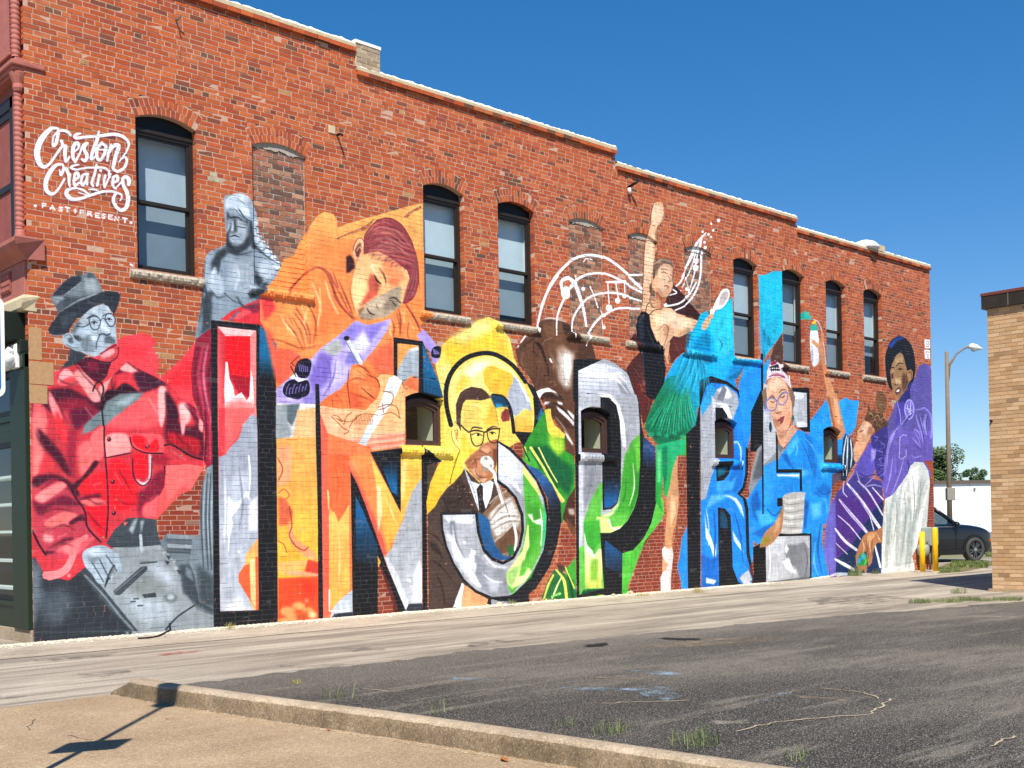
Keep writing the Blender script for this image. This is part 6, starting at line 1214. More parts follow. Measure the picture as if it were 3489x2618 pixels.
# kerb: worn rounded concrete with a broken end
def kerb():
    cl = [(-1.25, -5.1), (-1.245, -5.3), (-1.24, -5.6), (-1.22, -6.04), (-1.06, -7.3), (-.9, -8.3), (-.78, -9.36), (-.74, -9.86), (-.66, -10.8), (-.62, -11.2), (-.45, -13), (0, -17), (.9, -26)]
    P = []
    for a, b in zip(cl, cl[1:]):
        n = max(int(math.dist(a, b) / 0.045), 1)
        P += [(a[0] + (b[0] - a[0]) * k / n, a[1] + (b[1] - a[1]) * k / n) for k in range(n)]
    V = []; Fc = []
    rng = random.Random(3)
    for i, (x, y) in enumerate(P):
        d = -5.12 - y
        h = (0.15 - .008 * min(max(d - .8, 0) / 3.5, 1)) * (min(1, 0.25 + d * 2.6) if d < .3 else 1)
        chip = rng.gauss(0, .006); c2 = abs(rng.gauss(0, .008)) + (0.022 if rng.random() < .08 else 0)
        prof = [(0.0 + chip - .004, -0.02), (0.004 + chip, 0.012), (0.006 + chip + c2 * .6, h * .55), (0.012 + c2, h * .84), (0.03 + c2 * .6, h * .97 - c2 * .4), (0.055, h + chip * .3), (0.105, h + rng.gauss(0, .0015)), (0.15, h * .985), (0.172, h * .9), (0.176, -0.02)]
        V += [(x + px, y, pz) for px, pz in prof]
    m = 10
    for i in range(len(P) - 1):
        for k in range(m - 1):
            a = i * m + k
            Fc.append((a, a + m, a + m + 1, a + 1))
    Fc.append(tuple(range(m)))
    o = mesh('kerb', V, Fc, M_KERB); o.data.materials.append(M_KFACE)
    o.data.polygons.foreach_set('material_index', [1 if (i % 9) < 3 else 0 for i in range(len(Fc))])
    bm = bmesh.new(); bm.from_mesh(o.data); bmesh.ops.recalc_face_normals(bm, faces=bm.faces); bm.to_mesh(o.data); bm.free()
    o.data.polygons.foreach_set('use_smooth', [True] * len(o.data.polygons))
    tag(o, kind='structure')
kerb()
# ---------------------------------------------------------------- the mural building
CH, BL, JT = 0.0679, 0.2134, 0.0125
BLD = thing('brick_building', 'long two-storey red brick building with a huge colourful painted mural on its side wall', 'building')
UP = [(1.43, 2.30), (6.26, 7.11), (7.88, 8.735), (14.55, 15.39), (16.34, 17.20), (18.10, 18.94), (19.77, 20.62)]
INF = [(3.165, 4.063), (9.607, 10.53), (11.216, 12.08), (12.92, 13.82)]
LOW = [(5.83, 6.61), (9.836, 10.63), (13.81, 14.577), (17.886, 18.64)]
SILL_Z, SPR_Z, RISE = 4.80, 6.83, 0.10
LS_Z, LSPR_Z, LRISE = 2.615, 3.40, 0.10
OPEN = [(a, b, SILL_Z, SPR_Z, RISE) for a, b in UP + INF] + [(a, b, LS_Z, LSPR_Z, LRISE) for a, b in LOW]
TOPS = [(0, 5.0, 8.62), (5.0, 10.9, 8.28), (10.9, 16.92, 8.0), (16.92, WALL_L, 7.78)]
RING = 0.225
def arc(o):
    a, b, z0, z1, r = o
    w = (b - a) / 2
    R = (w * w + r * r) / (2 * r)
    return (a + b) / 2, z1 + r - R, R, math.asin(w / R)
def gaps(z):
    """intervals along the wall left out of the brick courses at height z (openings and their arch rings)"""
    g = []
    for o in OPEN:
        a, b, z0, z1, r = o
        cx, cz, R, th = arc(o)
        Ro = R + RING
        if z0 - 0.0 <= z <= z1:
            g.append((a, b))
            lo = cz + R * math.cos(th) - 0.0
        if z1 < z < cz + Ro:
            k = math.sqrt(max(Ro * Ro - (z - cz) ** 2, 0))
            lim = (Ro) * math.sin(th) + 0.005
            k = min(k, lim - max(0, (Ro * math.cos(th) - (z - cz)) * math.tan(th)) if z - cz < Ro * math.cos(th) else k)
            g.append((cx - k, cx + k))
    return g
def subtract(a, b, gs):
    seg = [(a, b)]
    for g0, g1 in gs:
        out = []
        for s0, s1 in seg:
            if g1 <= s0 or g0 >= s1:
                out.append((s0, s1)); continue
            if g0 > s0:
                out.append((s0, g0))
            if g1 < s1:
                out.append((g1, s1))
        seg = out
    return seg
PAL = [('bd5a34', 26), ('c3643c', 20), ('b55332', 20), ('ac4e33', 12), ('a04c38', 6), ('c8704a', 7), ('8a4a3a', 2.5), ('744c3e', 1.2), ('b98a62', .4), ('b8b09c', 0.15)]
PALC = [lin(c)[:3] for c, w in PAL]; PALW = [w for c, w in PAL]
BR = random.Random(11)
def bcolor(dark=0.0):
    c = BR.choices(PALC, PALW)[0]
    if dark and BR.random() < dark:
        c = lin(BR.choice(['7c4534', '6a4a3c', '8a4434']))[:3]
    k = BR.uniform(0.9, 1.1) * .92
    return tuple(min(v * k * f, 1) for v, f in zip(c, (.99, 1.0, .86)))
bricks = []          # (x0, x1, z0, z1, colour)
strips = []          # mortar backing quads
nrow = int(8.62 / CH) + 1
for r in range(nrow):
    z0 = r * CH; z1 = z0 + CH; zm = (z0 + z1) / 2
    xe = 0
    for a, b, tz in TOPS:
        if zm < tz:
            xe = max(xe, b)
    gs = gaps(zm)
    for s0, s1 in subtract(0, xe, gs):
        strips.append((s0, s1, z0, min(z1, 8.62)))
    head = r % 8 == 4
    w = BL / 2 if head else BL
    x = -(BL / 2 if (r % 2) else 0.0) + BR.uniform(-.012, .012) + (0.05 if head else 0)
    while x < xe:
        ww = w * BR.uniform(0.975, 1.025)
        if not head and BR.random() < 0.025:
            ww = BL / 2
        a, b = max(x, 0.0), min(x + ww, xe)
        for s0, s1 in subtract(a, b, gs):
            e0 = s0 + (JT / 2 if s0 > 0 and not any(abs(s0 - g1) < 1e-6 for _, g1 in gs) else 0); e1 = s1 - (JT / 2 if not any(abs(s1 - g0) < 1e-6 for g0, _ in gs) else 0)
            if e1 - e0 > 0.008:
                bricks.append((e0, e1, z0 + JT / 2, z1 - JT / 2, bcolor(0.16 if head else 0.012)))
        x += ww
# mortar backing
V = []; Fc = []
for a, b, z0, z1 in strips:
    k = len(V); V += [(a, 0.0022, z0), (b, 0.0022, z0), (b, 0.0022, z1), (a, 0.0022, z1)]; Fc.append((k, k + 1, k + 2, k + 3))
mesh('wall', V, Fc, M_MORTAR, BLD)
# jamb returns behind the bricks
for a, b, z0, z1, r in OPEN:
    for x in (a - 0.004, b + 0.004):
        mesh('wall_return', [(x, 0.004, z0), (x, 0.16, z0), (x, 0.16, z1 + 0.03), (x, 0.004, z1 + 0.03)], [(0, 1, 2, 3)], M_MORTAR, BLD)
def proj_area(b):
    cx, cz = (b[0] + b[1]) / 2, (b[2] + b[3]) / 2
    d = np.array([cx, 0, cz]) - CAM
    dep = d @ _F
    u = (d @ R2) / dep; v = (d @ U2) / dep
    px = PW / 2 + u * FPX; py = PH / 2 + SHY - v * FPX
    if px < 0 or px > PW or py < 0 or py > PH:
        return 0
    return (b[1] - b[0]) * (b[3] - b[2]) * abs(d[1]) / dep ** 3
order = sorted(range(len(bricks)), key=lambda i: -proj_area(bricks[i]))
single = set(order[:298])
bme = bpy.data.meshes.new('brick')
bme.from_pydata(boxv(-.5, .5, 0, 0.1, -.5, .5), [], [BOXF[0], BOXF[1], BOXF[2], BOXF[3], BOXF[5]]); bme.materials.append(M_BRICK_O)
V = []; Fc = []; C = []
for i, (a, b, z0, z1, c) in enumerate(bricks):
    dy = max(BR.gauss(0, .0009), -.0025)
    if i in single:
        o = bpy.data.objects.new('brick', bme); COL.objects.link(o); o.parent = BLD
        o.location = ((a + b) / 2, dy, (z0 + z1) / 2); o.scale = (b - a, 1, z1 - z0)
        o.rotation_euler = (BR.gauss(0, .010), BR.gauss(0, .005), BR.gauss(0, .004)); o.color = c + (1,)
        continue
    k = len(V)
    for q in boxv(a, b, dy, dy + 0.1, z0, z1):
        V.append((q[0] + BR.gauss(0, .0012), q[1] + BR.gauss(0, .0007), q[2] + BR.gauss(0, .0012)))
    for f in (0, 1, 2, 3, 5):
        Fc.append(tuple(j + k for j in BOXF[f])); C.append(c)
# small-window arch rings go with the brick field
def ring(o, rows=2):
    cx, cz, R, th = arc(o)
    out = []
    for row in range(rows):
        r0 = R + row * RING / rows; r1 = r0 + RING / rows - 0.009
        n = max(int(round(2 * th * r0 / 0.066)), 7)
        for k in range(n):
            t0 = -th + 2 * th * k / n; t1 = -th + 2 * th * (k + 1) / n
            g = 0.0055 / r0
            out.append((cx, cz, r0, r1, t0 + g, t1 - g, row))
    return out
def voussoir(v, y0, y1):
    cx, cz, r0, r1, t0, t1, row = v
    q = [(cx + r * math.sin(t), cz + r * math.cos(t)) for r, t in ((r0, t0), (r0, t1), (r1, t1), (r1, t0))]
    return [(x, y0, z) for x, z in q] + [(x, y1, z) for x, z in q]
for o in OPEN[len(UP + INF):]:
    for v in ring(o):
        k = len(V); V += voussoir(v, BR.gauss(0, .0015), 0.1); c = bcolor()
        for f in BOXF[:1] + BOXF[2:]:
            Fc.append(tuple(j + k for j in f)); C.append(c)
fo = mesh('brick_field', V, Fc, M_BRICK_A, BLD); tag(fo, kind='stuff')
at = fo.data.attributes.new('bcol', 'FLOAT_COLOR', 'FACE')
at.data.foreach_set('color', np.array([c + (1.0,) for c in C], np.float32).ravel())
bm = bmesh.new(); bm.from_mesh(fo.data); bmesh.ops.recalc_face_normals(bm, faces=bm.faces); bm.to_mesh(fo.data); bm.free()
# brick arches over the upper openings, brick by brick, on a mortar ring
for o in OPEN:
    V = []; Fc = []
    cx, cz, R, th = arc(o)
    for k in range(12):
        t0 = -th * 1.02 + 2.04 * th * k / 12; t1 = -th * 1.02 + 2.04 * th * (k + 1) / 12
        j = len(V); V += [(cx + r * math.sin(t), y, cz + r * math.cos(t)) for y in (0.0028, 0.16) for r, t in ((R - 0.001, t0), (R - .001, t1), (R + RING + .012, t1), (R + RING + .012, t0))]
        Fc += [(j, j + 1, j + 2, j + 3), (j, j + 4, j + 5, j + 1), (j + 3, j + 2, j + 6, j + 7)]
    mesh('arch_ring', V, Fc, M_MORTAR, BLD)
vcache = {}
for o in OPEN[:len(UP + INF)]:
    for v in ring(o):
        cx, cz, r0, r1, t0, t1, row = v
        key = (row, round(o[1] - o[0], 2))
        if key not in vcache:
            hw = (t1 - t0) / 2
            me = bpy.data.meshes.new('arch_brick')
            Rm = (r0 + r1) / 2
            vv = voussoir((0, -Rm, r0, r1, -hw, hw, row), 0.0, 0.1)
            me.from_pydata(vv, [], BOXF[:1] + BOXF[2:]); me.materials.append(M_BRICK_O)
            bm = bmesh.new(); bm.from_mesh(me); bmesh.ops.recalc_face_normals(bm, faces=bm.faces); bm.to_mesh(me); bm.free()
            vcache[key] = (me, Rm)
        me, Rm = vcache[key]
        tm = (t0 + t1) / 2
        ob = bpy.data.objects.new('arch_brick', me); COL.objects.link(ob); ob.parent = BLD
        ob.location = (cx + Rm * math.sin(tm), BR.gauss(0, .0015), cz + Rm * math.cos(tm)); ob.rotation_euler = (0, tm + BR.gauss(0, .02), 0)
        ob.color = bcolor(0.12) + (1,)
# bricked-up openings: recessed older brick, sloppy pale mortar
V = []; Fc = []; C = []; MV = []; MF = []; LV = []; LF = []
OLD = [lin(c)[:3] for c in ('8a5c46', '9a664e', '785648', 'a8765a', '6a5044', 'b48668', '9e5c46')]
for (a, b) in INF:
    mesh('infill_wall', [(a, 0.049, SILL_Z), (b, 0.049, SILL_Z), (b, 0.049, SPR_Z + RISE), (a, 0.049, SPR_Z + RISE)], [(0, 1, 2, 3)], M_INF_M, BLD); LV = []; LF = []
    z = SILL_Z; r = 0
    while z < SPR_Z + 0.02:
        x = a - (0.1 if r % 2 else 0)
        while x < b:
            ww = BR.uniform(.17, .205)
            x0, x1 = max(x, a + .01), min(x + ww, b - .01)
            if x1 - x0 > 0.03:
                k = len(V)
                for q in boxv(x0 + .007, x1 - .007, 0.0435 + BR.gauss(0, .001), 0.09, z + .007 + BR.gauss(0, .002), z + .066 + BR.gauss(0, .002)):
                    V.append((q[0] + BR.gauss(0, .004), q[1], q[2] + BR.gauss(0, .003)))
                c = BR.choice(OLD); s_ = BR.uniform(.75, 1.25)
                for f in (0, 1, 2, 3, 5):
                    Fc.append(tuple(j + k for j in BOXF[f])); C.append(tuple(min(t_ * s_, 1) for t_ in c))
            x += ww
        z += 0.0735; r += 1
    cx, cz, R, th = arc((a, b, SILL_Z, SPR_Z, RISE))
    n = 14
    for k in range(n):
        t0 = -th + 2 * th * k / n; t1 = -th + 2 * th * (k + 1) / n
        j = len(LV)
        for t_ in (t0, t1):
            x = cx + R * math.sin(t_); zt = cz + R * math.cos(t_)
            LV += [(x, 0.034, zt), (x, 0.034, SPR_Z - 0.015 + BR.gauss(0, .012))]
        LF.append((j, j + 1, j + 3, j + 2))
    mesh('mortar_patch', LV, LF, M_INF_M, BLD)
io = mesh('infill_brick', V, Fc, M_BRICK_A, BLD); tag(io, kind='stuff')
at = io.data.attributes.new('bcol', 'FLOAT_COLOR', 'FACE'); at.data.foreach_set('color', np.array([c + (1.0,) for c in C], np.float32).ravel())
# stone sills, rock-faced
def sill(a, b, zt, th, pr):
    n = max(int((b - a) / 0.022), 8)
    V = []; Fc = []
    rg = random.Random(int(a * 100))
    for i in range(n + 1):
        x = a + (b - a) * i / n
        j = rg.gauss(0, .006)
        V += [(x, 0.14, zt), (x, -pr + .004, zt - .002), (x, -pr - .012 + j, zt - th * .35 + rg.gauss(0, .004)), (x, -pr - .008 + rg.gauss(0, .006), zt - th * .7), (x, -pr + .012 + rg.gauss(0, .004), zt - th + rg.gauss(0, .004)), (x, 0.05, zt - th)]
    for i in range(n):
        for k in range(5):
            p0 = i * 6 + k; Fc.append((p0, p0 + 6, p0 + 7, p0 + 1))
    Fc.append(tuple(range(6))); Fc.append(tuple(n * 6 + k for k in range(5, -1, -1)))
    o = mesh('window_sill', V, Fc, M_STONE, BLD)
    bm = bmesh.new(); bm.from_mesh(o.data); bmesh.ops.recalc_face_normals(bm, faces=bm.faces); bm.to_mesh(o.data); bm.free()
for a, b in UP + INF:
    sill(a - .115, b + .075, SILL_Z, 0.105, 0.045)
for a, b in LOW:
    sill(a - .14, b + .13, LS_Z, 0.125, 0.05)
# upper sash windows
def frame_loop(name, outer, inner, y0, y1, m, parent):
    n = len(outer)
    V = [(x, y0, z) for x, z in outer] + [(x, y0, z) for x, z in inner] + [(x, y1, z) for x, z in outer] + [(x, y1, z) for x, z in inner]
    Fc = []
    for k in range(n):
        j = (k + 1) % n
        Fc += [(k, j, n + j, n + k), (n + k, n + j, 3 * n + j, 3 * n + k), (2 * n + k, 3 * n + k, 3 * n + j, 2 * n + j), (k, 2 * n + k, 2 * n + j, j)]
    o = mesh(name, V, Fc, m, parent)
    bm = bmesh.new(); bm.from_mesh(o.data); bmesh.ops.recalc_face_normals(bm, faces=bm.faces); bm.to_mesh(o.data); bm.free()
    return o
def rect(a, b, z0, z1):
    return [(a, z0), (b, z0), (b, z1), (a, z1)]
MEET = 5.75
for i, (a, b) in enumerate(UP):
    o = (a, b, SILL_Z, SPR_Z, RISE)
    cx, cz, R, th = arc(o)
    zt = SPR_Z - 0.14
    win = frame_loop('window', rect(a, b, SILL_Z, zt), rect(a + .055, b - .055, SILL_Z + .06, zt - .05), 0.10, 0.19, M_BRONZE, BLD)
    arcp = [(cx + R * math.sin(t_), cz + R * math.cos(t_)) for t_ in [-th + 2 * th * k / 12 for k in range(13)]]
    hp = [(a, zt), (b, zt)] + arcp[::-1]
    mesh('head_panel', [(x, 0.115, z) for x, z in hp], [tuple(range(len(hp)))], M_BLACK, win)
    boxes('head_mould', [(a, b, 0.085, 0.115, zt - .01, zt + .035)], M_BRONZE, win)
    frame_loop('sash', rect(a + .056, b - .056, MEET - .02, zt - .051), rect(a + .09, b - .09, MEET + .025, zt - .08), 0.115, 0.15, M_BRONZE, win)
    frame_loop('sash', rect(a + .056, b - .056, SILL_Z + .061, MEET + .02), rect(a + .09, b - .09, SILL_Z + .11, MEET - .03), 0.151, 0.185, M_BRONZE, win)
    mesh('pane', [(a + .088, 0.132, MEET + .022), (b - .088, 0.132, MEET + .022), (b - .088, 0.132, zt - .078), (a + .088, 0.132, zt - .078)], [(0, 1, 2, 3)], M_GLASS, win)
    mesh('pane', [(a + .088, 0.168, SILL_Z + .108), (b - .088, 0.168, SILL_Z + .108), (b - .088, 0.168, MEET - .028), (a + .088, 0.168, MEET - .028)], [(0, 1, 2, 3)], M_GLASSL, win)
    lowz = (SILL_Z + .02, SILL_Z + .02, SILL_Z + .2, SILL_Z + .02, SILL_Z + .05, SILL_Z + .02, SILL_Z + .55)[i]
    by = (.30, .25, .27, .23, .31, .26, .28)[i]
    bl = boxes('blind', [(a - .1, b + .3, by, by + .01, lowz, SPR_Z)], simple('roller_blind', ('b4c0c8', 'c9d6da', 'cdd9dc', 'bac6ca', 'b4bfc2', 'bcc8cc', 'c6d4d4')[i], .8, .07, 2.2), win)
    boxes('jamb_liner', [(a - .02, a + .003, .19, .42, SILL_Z, SPR_Z), (b - .003, b + .02, .19, .272, SILL_Z, SPR_Z), (a, b, .19, .272, SPR_Z - .14, SPR_Z)], M_WHITE, win)
# small arched windows
for i, (a, b) in enumerate(LOW):
    o = (a, b, LS_Z, LSPR_Z, LRISE)
    def loop(ins):
        w0, w1 = a + ins, b - ins
        oo = (w0, w1, 0, LSPR_Z - .09, LRISE - ins * .2)
        cx, cz, R, th = arc(oo)
        ap_ = [(cx + R * math.sin(t_), cz + R * math.cos(t_) - ins) for t_ in [th - 2 * th * k / 10 for k in range(11)]]
        return [(w0, LS_Z + .025 + ins), (w1, LS_Z + .025 + ins)] + ap_
    win = frame_loop('window', loop(0.0), loop(0.055), 0.09, 0.19, M_BROWNF, BLD)
    frame_loop('sash', loop(0.055), loop(0.10), 0.115, 0.17, M_BROWNF, win)
    pl = loop(0.095)
    mesh('pane', [(x, 0.14, z) for x, z in pl], [tuple(range(len(pl)))], M_GLASS, win)
    boxes('sill_board', [(a - .01, b + .02, 0.02, 0.2, LS_Z, LS_Z + .025)], M_BROWNF, win)
    cx, cz, R, th = arc(o)
    arcp = [(cx + R * math.sin(t_), cz + R * math.cos(t_)) for t_ in [-th + 2 * th * k / 12 for k in range(13)]]
    hp = [(a, LSPR_Z - .12), (b, LSPR_Z - .12)] + arcp[::-1]
    mesh('head_panel', [(x, 0.17, z) for x, z in hp], [tuple(range(len(hp)))], M_BLACK, win)
    boxes('inner_reveal', [(b - .06, b + .03, 0.19, 0.62, LS_Z - .05, LSPR_Z + .2), (a - .2, a, 0.19, 0.62, LS_Z - .05, LSPR_Z + .2), (a, b, 0.19, 0.62, LS_Z - .06, LS_Z + .02), (a, b, .19, .62, LSPR_Z + .06, LSPR_Z + .2)], M_CREAM, win)
    boxes('shelf', [(a - .3, b + .4, 0.9, 1.1, LS_Z + .16, LS_Z + .21), (a - .3, b + .4, 0.9, 1.1, LS_Z + .62, LS_Z + .67)] if i == 0 else [(a - .3, b + .4, 0.9, 0.96, LS_Z + .42, LS_Z + .44)], M_WOOD if i == 0 else M_DARKIN, win)
boxes('inner_wall', [(0.4, 22.8, 1.3, 1.35, 0.1, 8.0), (0.4, 22.8, 0.3, 1.3, 4.0, 4.1)], M_DARKIN, BLD)
# shell: other walls and roof
t = NT('plain_brick'); bt = t.new('TexBrick'); bt.inputs['Scale'].default_value = 1.0; bt.inputs['Brick Width'].default_value = BL; bt.inputs['Row Height'].default_value = CH; bt.inputs['Mortar Size'].default_value = 0.005
bt.inputs['Color1'].default_value = lin('b85a36'); bt.inputs['Color2'].default_value = lin('9a4832'); bt.inputs['Mortar'].default_value = lin('d0aa90')
sx = t.new('SeparateXYZ'); t.put(sx, 0, t.pos()); cx_ = t.new('CombineXYZ'); t.put(cx_, 0, t.math('ADD', sx.outputs[0], sx.outputs[1])); t.put(cx_, 1, sx.outputs[2]); t.put(bt, 'Vector', cx_.outputs[0]); t.base(bt.outputs[0]); M_PLAINB = t.m
boxes('end_wall', [(22.98, WALL_L - .004, 0.101, 12.0, 0.0, 7.78), (0.3, 22.98, 11.9, 12.0, 0, 7.78)], M_PLAINB, BLD)
boxes('roof', [(0.2, 5.2, 0.2, 11.9, 8.1, 8.15), (5.2, 10.9, .2, 11.9, 7.85, 7.9), (10.9, 16.9, .2, 11.9, 7.6, 7.65), (16.9, 22.95, .2, 11.9, 7.4, 7.45)], M_MEMB, BLD)
# parapet: projecting brick course, stone cap, white membrane
def parapet(a, b, z):
    x = a
    k = 0
    V = []; Fc = []; C = []
    while x < b - .02:
        w = min(BL, b - x)
        j = len(V); d = BR.gauss(0, .004)
        V += boxv(x + .004, x + w - .004, -0.052 + d, 0.3, z + .004, z + .066)
        for f in BOXF:
            Fc.append(tuple(q + j for q in f)); C.append(bcolor(.2))
        x += w
    o = mesh('coping_brick', V, Fc, M_BRICK_A, BLD); tag(o, kind='stuff')
    a_ = o.data.attributes.new('bcol', 'FLOAT_COLOR', 'FACE'); a_.data.foreach_set('color', np.array([c + (1.0,) for c in C], np.float32).ravel())
    boxes('parapet_wall', [(a + .01, b - .01, 0.12, 0.3, z - .5, z + .004)], M_PLAINB, BLD)
    x = a; lst = []
    while x < b - .02:
        w = min(BR.uniform(.7, 1.1), b - x)
        lst.append((x + .003, x + w - .003, -0.045 + BR.gauss(0, .003), .3, z + .07, z + .125 + BR.gauss(0, .004))); x += w
    boxes('cap_stone', lst, M_CONC_CAP, BLD)
    n = int((b - a) / .06); V = []; Fc = []
    for i in range(n + 1):
        x = a + (b - a) * i / n
        e = abs(BR.gauss(0, .012))
        V += [(x, -0.038 + e * .4, z + .122 + e * .3), (x, -0.02 + e * .4, z + .158 + BR.gauss(0, .007)), (x, 0.12, z + .175 + BR.gauss(0, .005)), (x, .31, z + .12)]
    for i in range(n):
        for k in range(3):
            q = i * 4 + k; Fc.append((q, q + 4, q + 5, q + 1))
    mesh('roof_membrane', V, Fc, M_MEMB, BLD)
parapet(0.0, 4.97, 8.62); parapet(4.99, 10.905, 8.28); parapet(10.93, 16.92, 8.0); parapet(16.94, WALL_L, 7.78)
# pale brick block at the first step
V = []; Fc = []; C = []
TANB = [lin(c)[:3] for c in ('a8937a', 'b8a488', '9c8a70', 'b39c82', 'a4907c')]
for r in range(6):
    z = 8.345 + r * 0.07
    x = 4.975 - (0.1 if r % 2 else 0)
    while x < 5.43:
        x0, x1 = max(x, 4.98), min(x + .2, 5.425)
        if x1 - x0 > .03:
            j = len(V); V += boxv(x0 + .006, x1 - .006, -0.03 + BR.gauss(0, .002), .3, z + .006, z + .064)
            for f in BOXF:
                Fc.append(tuple(q + j for q in f)); C.append(BR.choice(TANB))
        x += .2
o = mesh('block_brick', V, Fc, M_BRICK_A, BLD); tag(o, kind='stuff'); a_ = o.data.attributes.new('bcol', 'FLOAT_COLOR', 'FACE'); a_.data.foreach_set('color', np.array([c + (1.0,) for c in C], np.float32).ravel())
boxes('chimney_block', [(4.975, 5.43, -0.024, .29, 8.41, 8.77)], M_CONC_CAP, BLD); boxes('block_cap', [(4.96, 5.445, -.04, .31, 8.77, 8.815)], M_MEMB, BLD)
bm = bmesh.new(); lathe(bm, [(.34, 0), (.33, .07), (.24, .16), (.1, .21), (.02, .22)], 16, (20.15, .15, 7.92)); bmobj('roof_vent', bm, M_MEMB, BLD, True); boxes('vent_block', [(20.35, 20.75, -.05, .25, 7.9, 8.05)], M_CONC_CAP, BLD)
# ---------------------------------------------------------------- street front of the mural building (faces -X)
SH_ = BLD
boxes('front_wall', [(0.02, 0.25, 0.101, 12.0, 3.75, 8.62)], M_PINKD, SH_)
boxes('corner_pier', [(-0.02, 0.02, 0.105, 0.36, 5.0, 6.86), (-0.02, 0.02, 0.105, 0.36, 7.2, 8.6)], M_PINKD, SH_, .01)
def rope_column(z0, z1, r, cx, cy):
    n, m = 18, int((z1 - z0) / 0.008)
    V = []; Fc = []
    for i in range(m + 1):
        z = z0 + (z1 - z0) * i / m
        for k in range(n):
            a = 2 * math.pi * k / n
            ph = (z - z0) / 0.062 * 2 * math.pi + a
            rr = r * (0.80 + 0.20 * abs(math.sin(ph / 2)) ** 0.7)
            V.append((cx + rr * math.cos(a), cy + rr * math.sin(a), z))
    for i in range(m):
        for k in range(n):
            Fc.append((i * n + k, i * n + (k + 1) % n, (i + 1) * n + (k + 1) % n, (i + 1) * n + k))
    mesh('rope_column', V, Fc, M_PINK, SH_, True)
rope_column(5.12, 6.90, 0.058, -0.03, 0.12); rope_column(7.24, 8.62, 0.058, -0.055, 0.10)
bm = bmesh.new(); lathe(bm, [(.075, 0), (.085, .03), (.07, .07), (.062, .1), (.062, .13)], 18, (-.03, .12, 4.98)); bmobj('column_base', bm, M_PINK, SH_, True)
bm = bmesh.new(); lathe(bm, [(.06, 0), (.075, .04), (.07, .09), (.1, .17), (.115, .22), (.06, .26)], 14, (-.03, .10, 6.82)); bmobj('capital', bm, M_PINK, SH_)
boxes('cornice', [(-.10, .25, .02, 3.0, 7.02, 7.06), (-.13, .25, .0, 3.0, 7.06, 7.11), (-.16, .25, -.03, 3.0, 7.11, 7.17), (-.10, .25, .01, 3.0, 7.17, 7.22)], M_PINK, SH_, .012)
boxes('upper_panel', [(-.012, .02, .45, 2.4, 7.4, 8.5)], M_PINK, SH_, .01)
for k in range(26):
    boxes('panel_bead', [(-.03, -.01, .36, .40, 7.42 + k * .042, 7.448 + k * .042)], M_PINKD, SH_)
# projecting sill course under the first-floor window
def mould(name, prof, y0, y1, m):
    """profile (x, z) swept along Y with a mitred return at the corner"""
    V = [(x, y0 + (x + .02) * 0.9 if False else y0 - max(-x - .02, 0) * .8, z) for x, z in prof] + [(x, y1, z) for x, z in prof]
    n = len(prof); Fc = [(k, (k + 1) % n, n + (k + 1) % n, n + k) for k in range(n)] + [tuple(range(n)), tuple(range(2 * n - 1, n - 1, -1))]
    o = mesh(name, V, Fc, m, SH_); bm = bmesh.new(); bm.from_mesh(o.data); bmesh.ops.recalc_face_normals(bm, faces=bm.faces); bm.to_mesh(o.data); bm.free()
mould('sill_course', [(.2, 4.74), (-.04, 4.72), (-.07, 4.76), (-.13, 4.80), (-.20, 4.86), (-.22, 4.90), (-.22, 4.95), (-.16, 4.985), (.2, 4.99)], -0.045, 3.0, M_PINK)
boxes('apron_panel', [(-.03, .02, .02, 3.0, 4.30, 4.72)], M_PINK, SH_, .008); boxes('carved_tile', [(-.05, -.03, .46, .80, 4.40, 4.66)], M_PINKD, SH_, .006)
for k in range(4):
    for j in range(3):
        boxes('carving', [(-.06, -.05, .49 + k * .075, .535 + k * .075, 4.43 + j * .075, 4.475 + j * .075)], M_PINK, SH_)
mould('stone_band', [(.2, 4.10), (-.05, 4.10), (-.09, 4.13), (-.09, 4.18), (-.09, 4.24), (-.05, 4.295), (.2, 4.30)], 0.01, 3.0, M_CONC_CAP)
# first-floor window on the front
fw = boxes('window', [(-.015, .06, .36, .46, 5.0, 6.86), (-.015, .06, .36, 2.4, 6.72, 6.86), (-.015, .06, .46, 2.4, 5.0, 5.06)], M_BRONZE, SH_)
boxes('sash', [(.0, .045, .46, .52, 5.06, 6.72), (.0, .045, .52, 2.4, 5.72, 5.80), (.0, .045, .52, 2.4, 6.62, 6.72)], M_BRONZE, fw); mesh('pane', [(.03, .5, 5.06), (.03, 2.4, 5.06), (.03, 2.4, 6.72), (.03, .5, 6.72)], [(0, 1, 2, 3)], M_GLASS, fw)
boxes('curtain', [(.2, .21, .5, 2.5, 5.06, 6.7)], M_BLIND, fw)
# shop front in dark green
boxes('fascia', [(-.34, .1, .16, 4.0, 3.74, 4.10), (-.10, .1, .004, 4.0, 3.58, 3.74)], M_GREEND, SH_, .015)
boxes('pilaster', [(-.055, .02, .004, .52, .16, 3.58)], M_GREEN, SH_, .008); boxes('pilaster_cap', [(-.075, .02, .004, .54, 3.40, 3.575)], M_GREEN, SH_, .008)
boxes('plinth', [(-.03, .02, .004, 4.0, 0.0, .16)], M_KERB, SH_, .006)
boxes('stall_riser', [(-.02, .04, .52, 4.0, .16, .5), (-.045, .04, .52, 4.0, .44, .5)], M_GREEN, SH_, .006)
sf = boxes('shop_window', [(-.02, .05, .52, .60, .5, 2.52), (-.02, .05, .60, 4.0, .5, .56), (-.02, .05, .60, 4.0, 2.46, 2.52)], M_BLACK, SH_); mesh('pane', [(.02, .6, .56), (.02, 4.0, .56), (.02, 4.0, 2.46), (.02, .6, 2.46)], [(0, 1, 2, 3)], M_GLASS, sf)
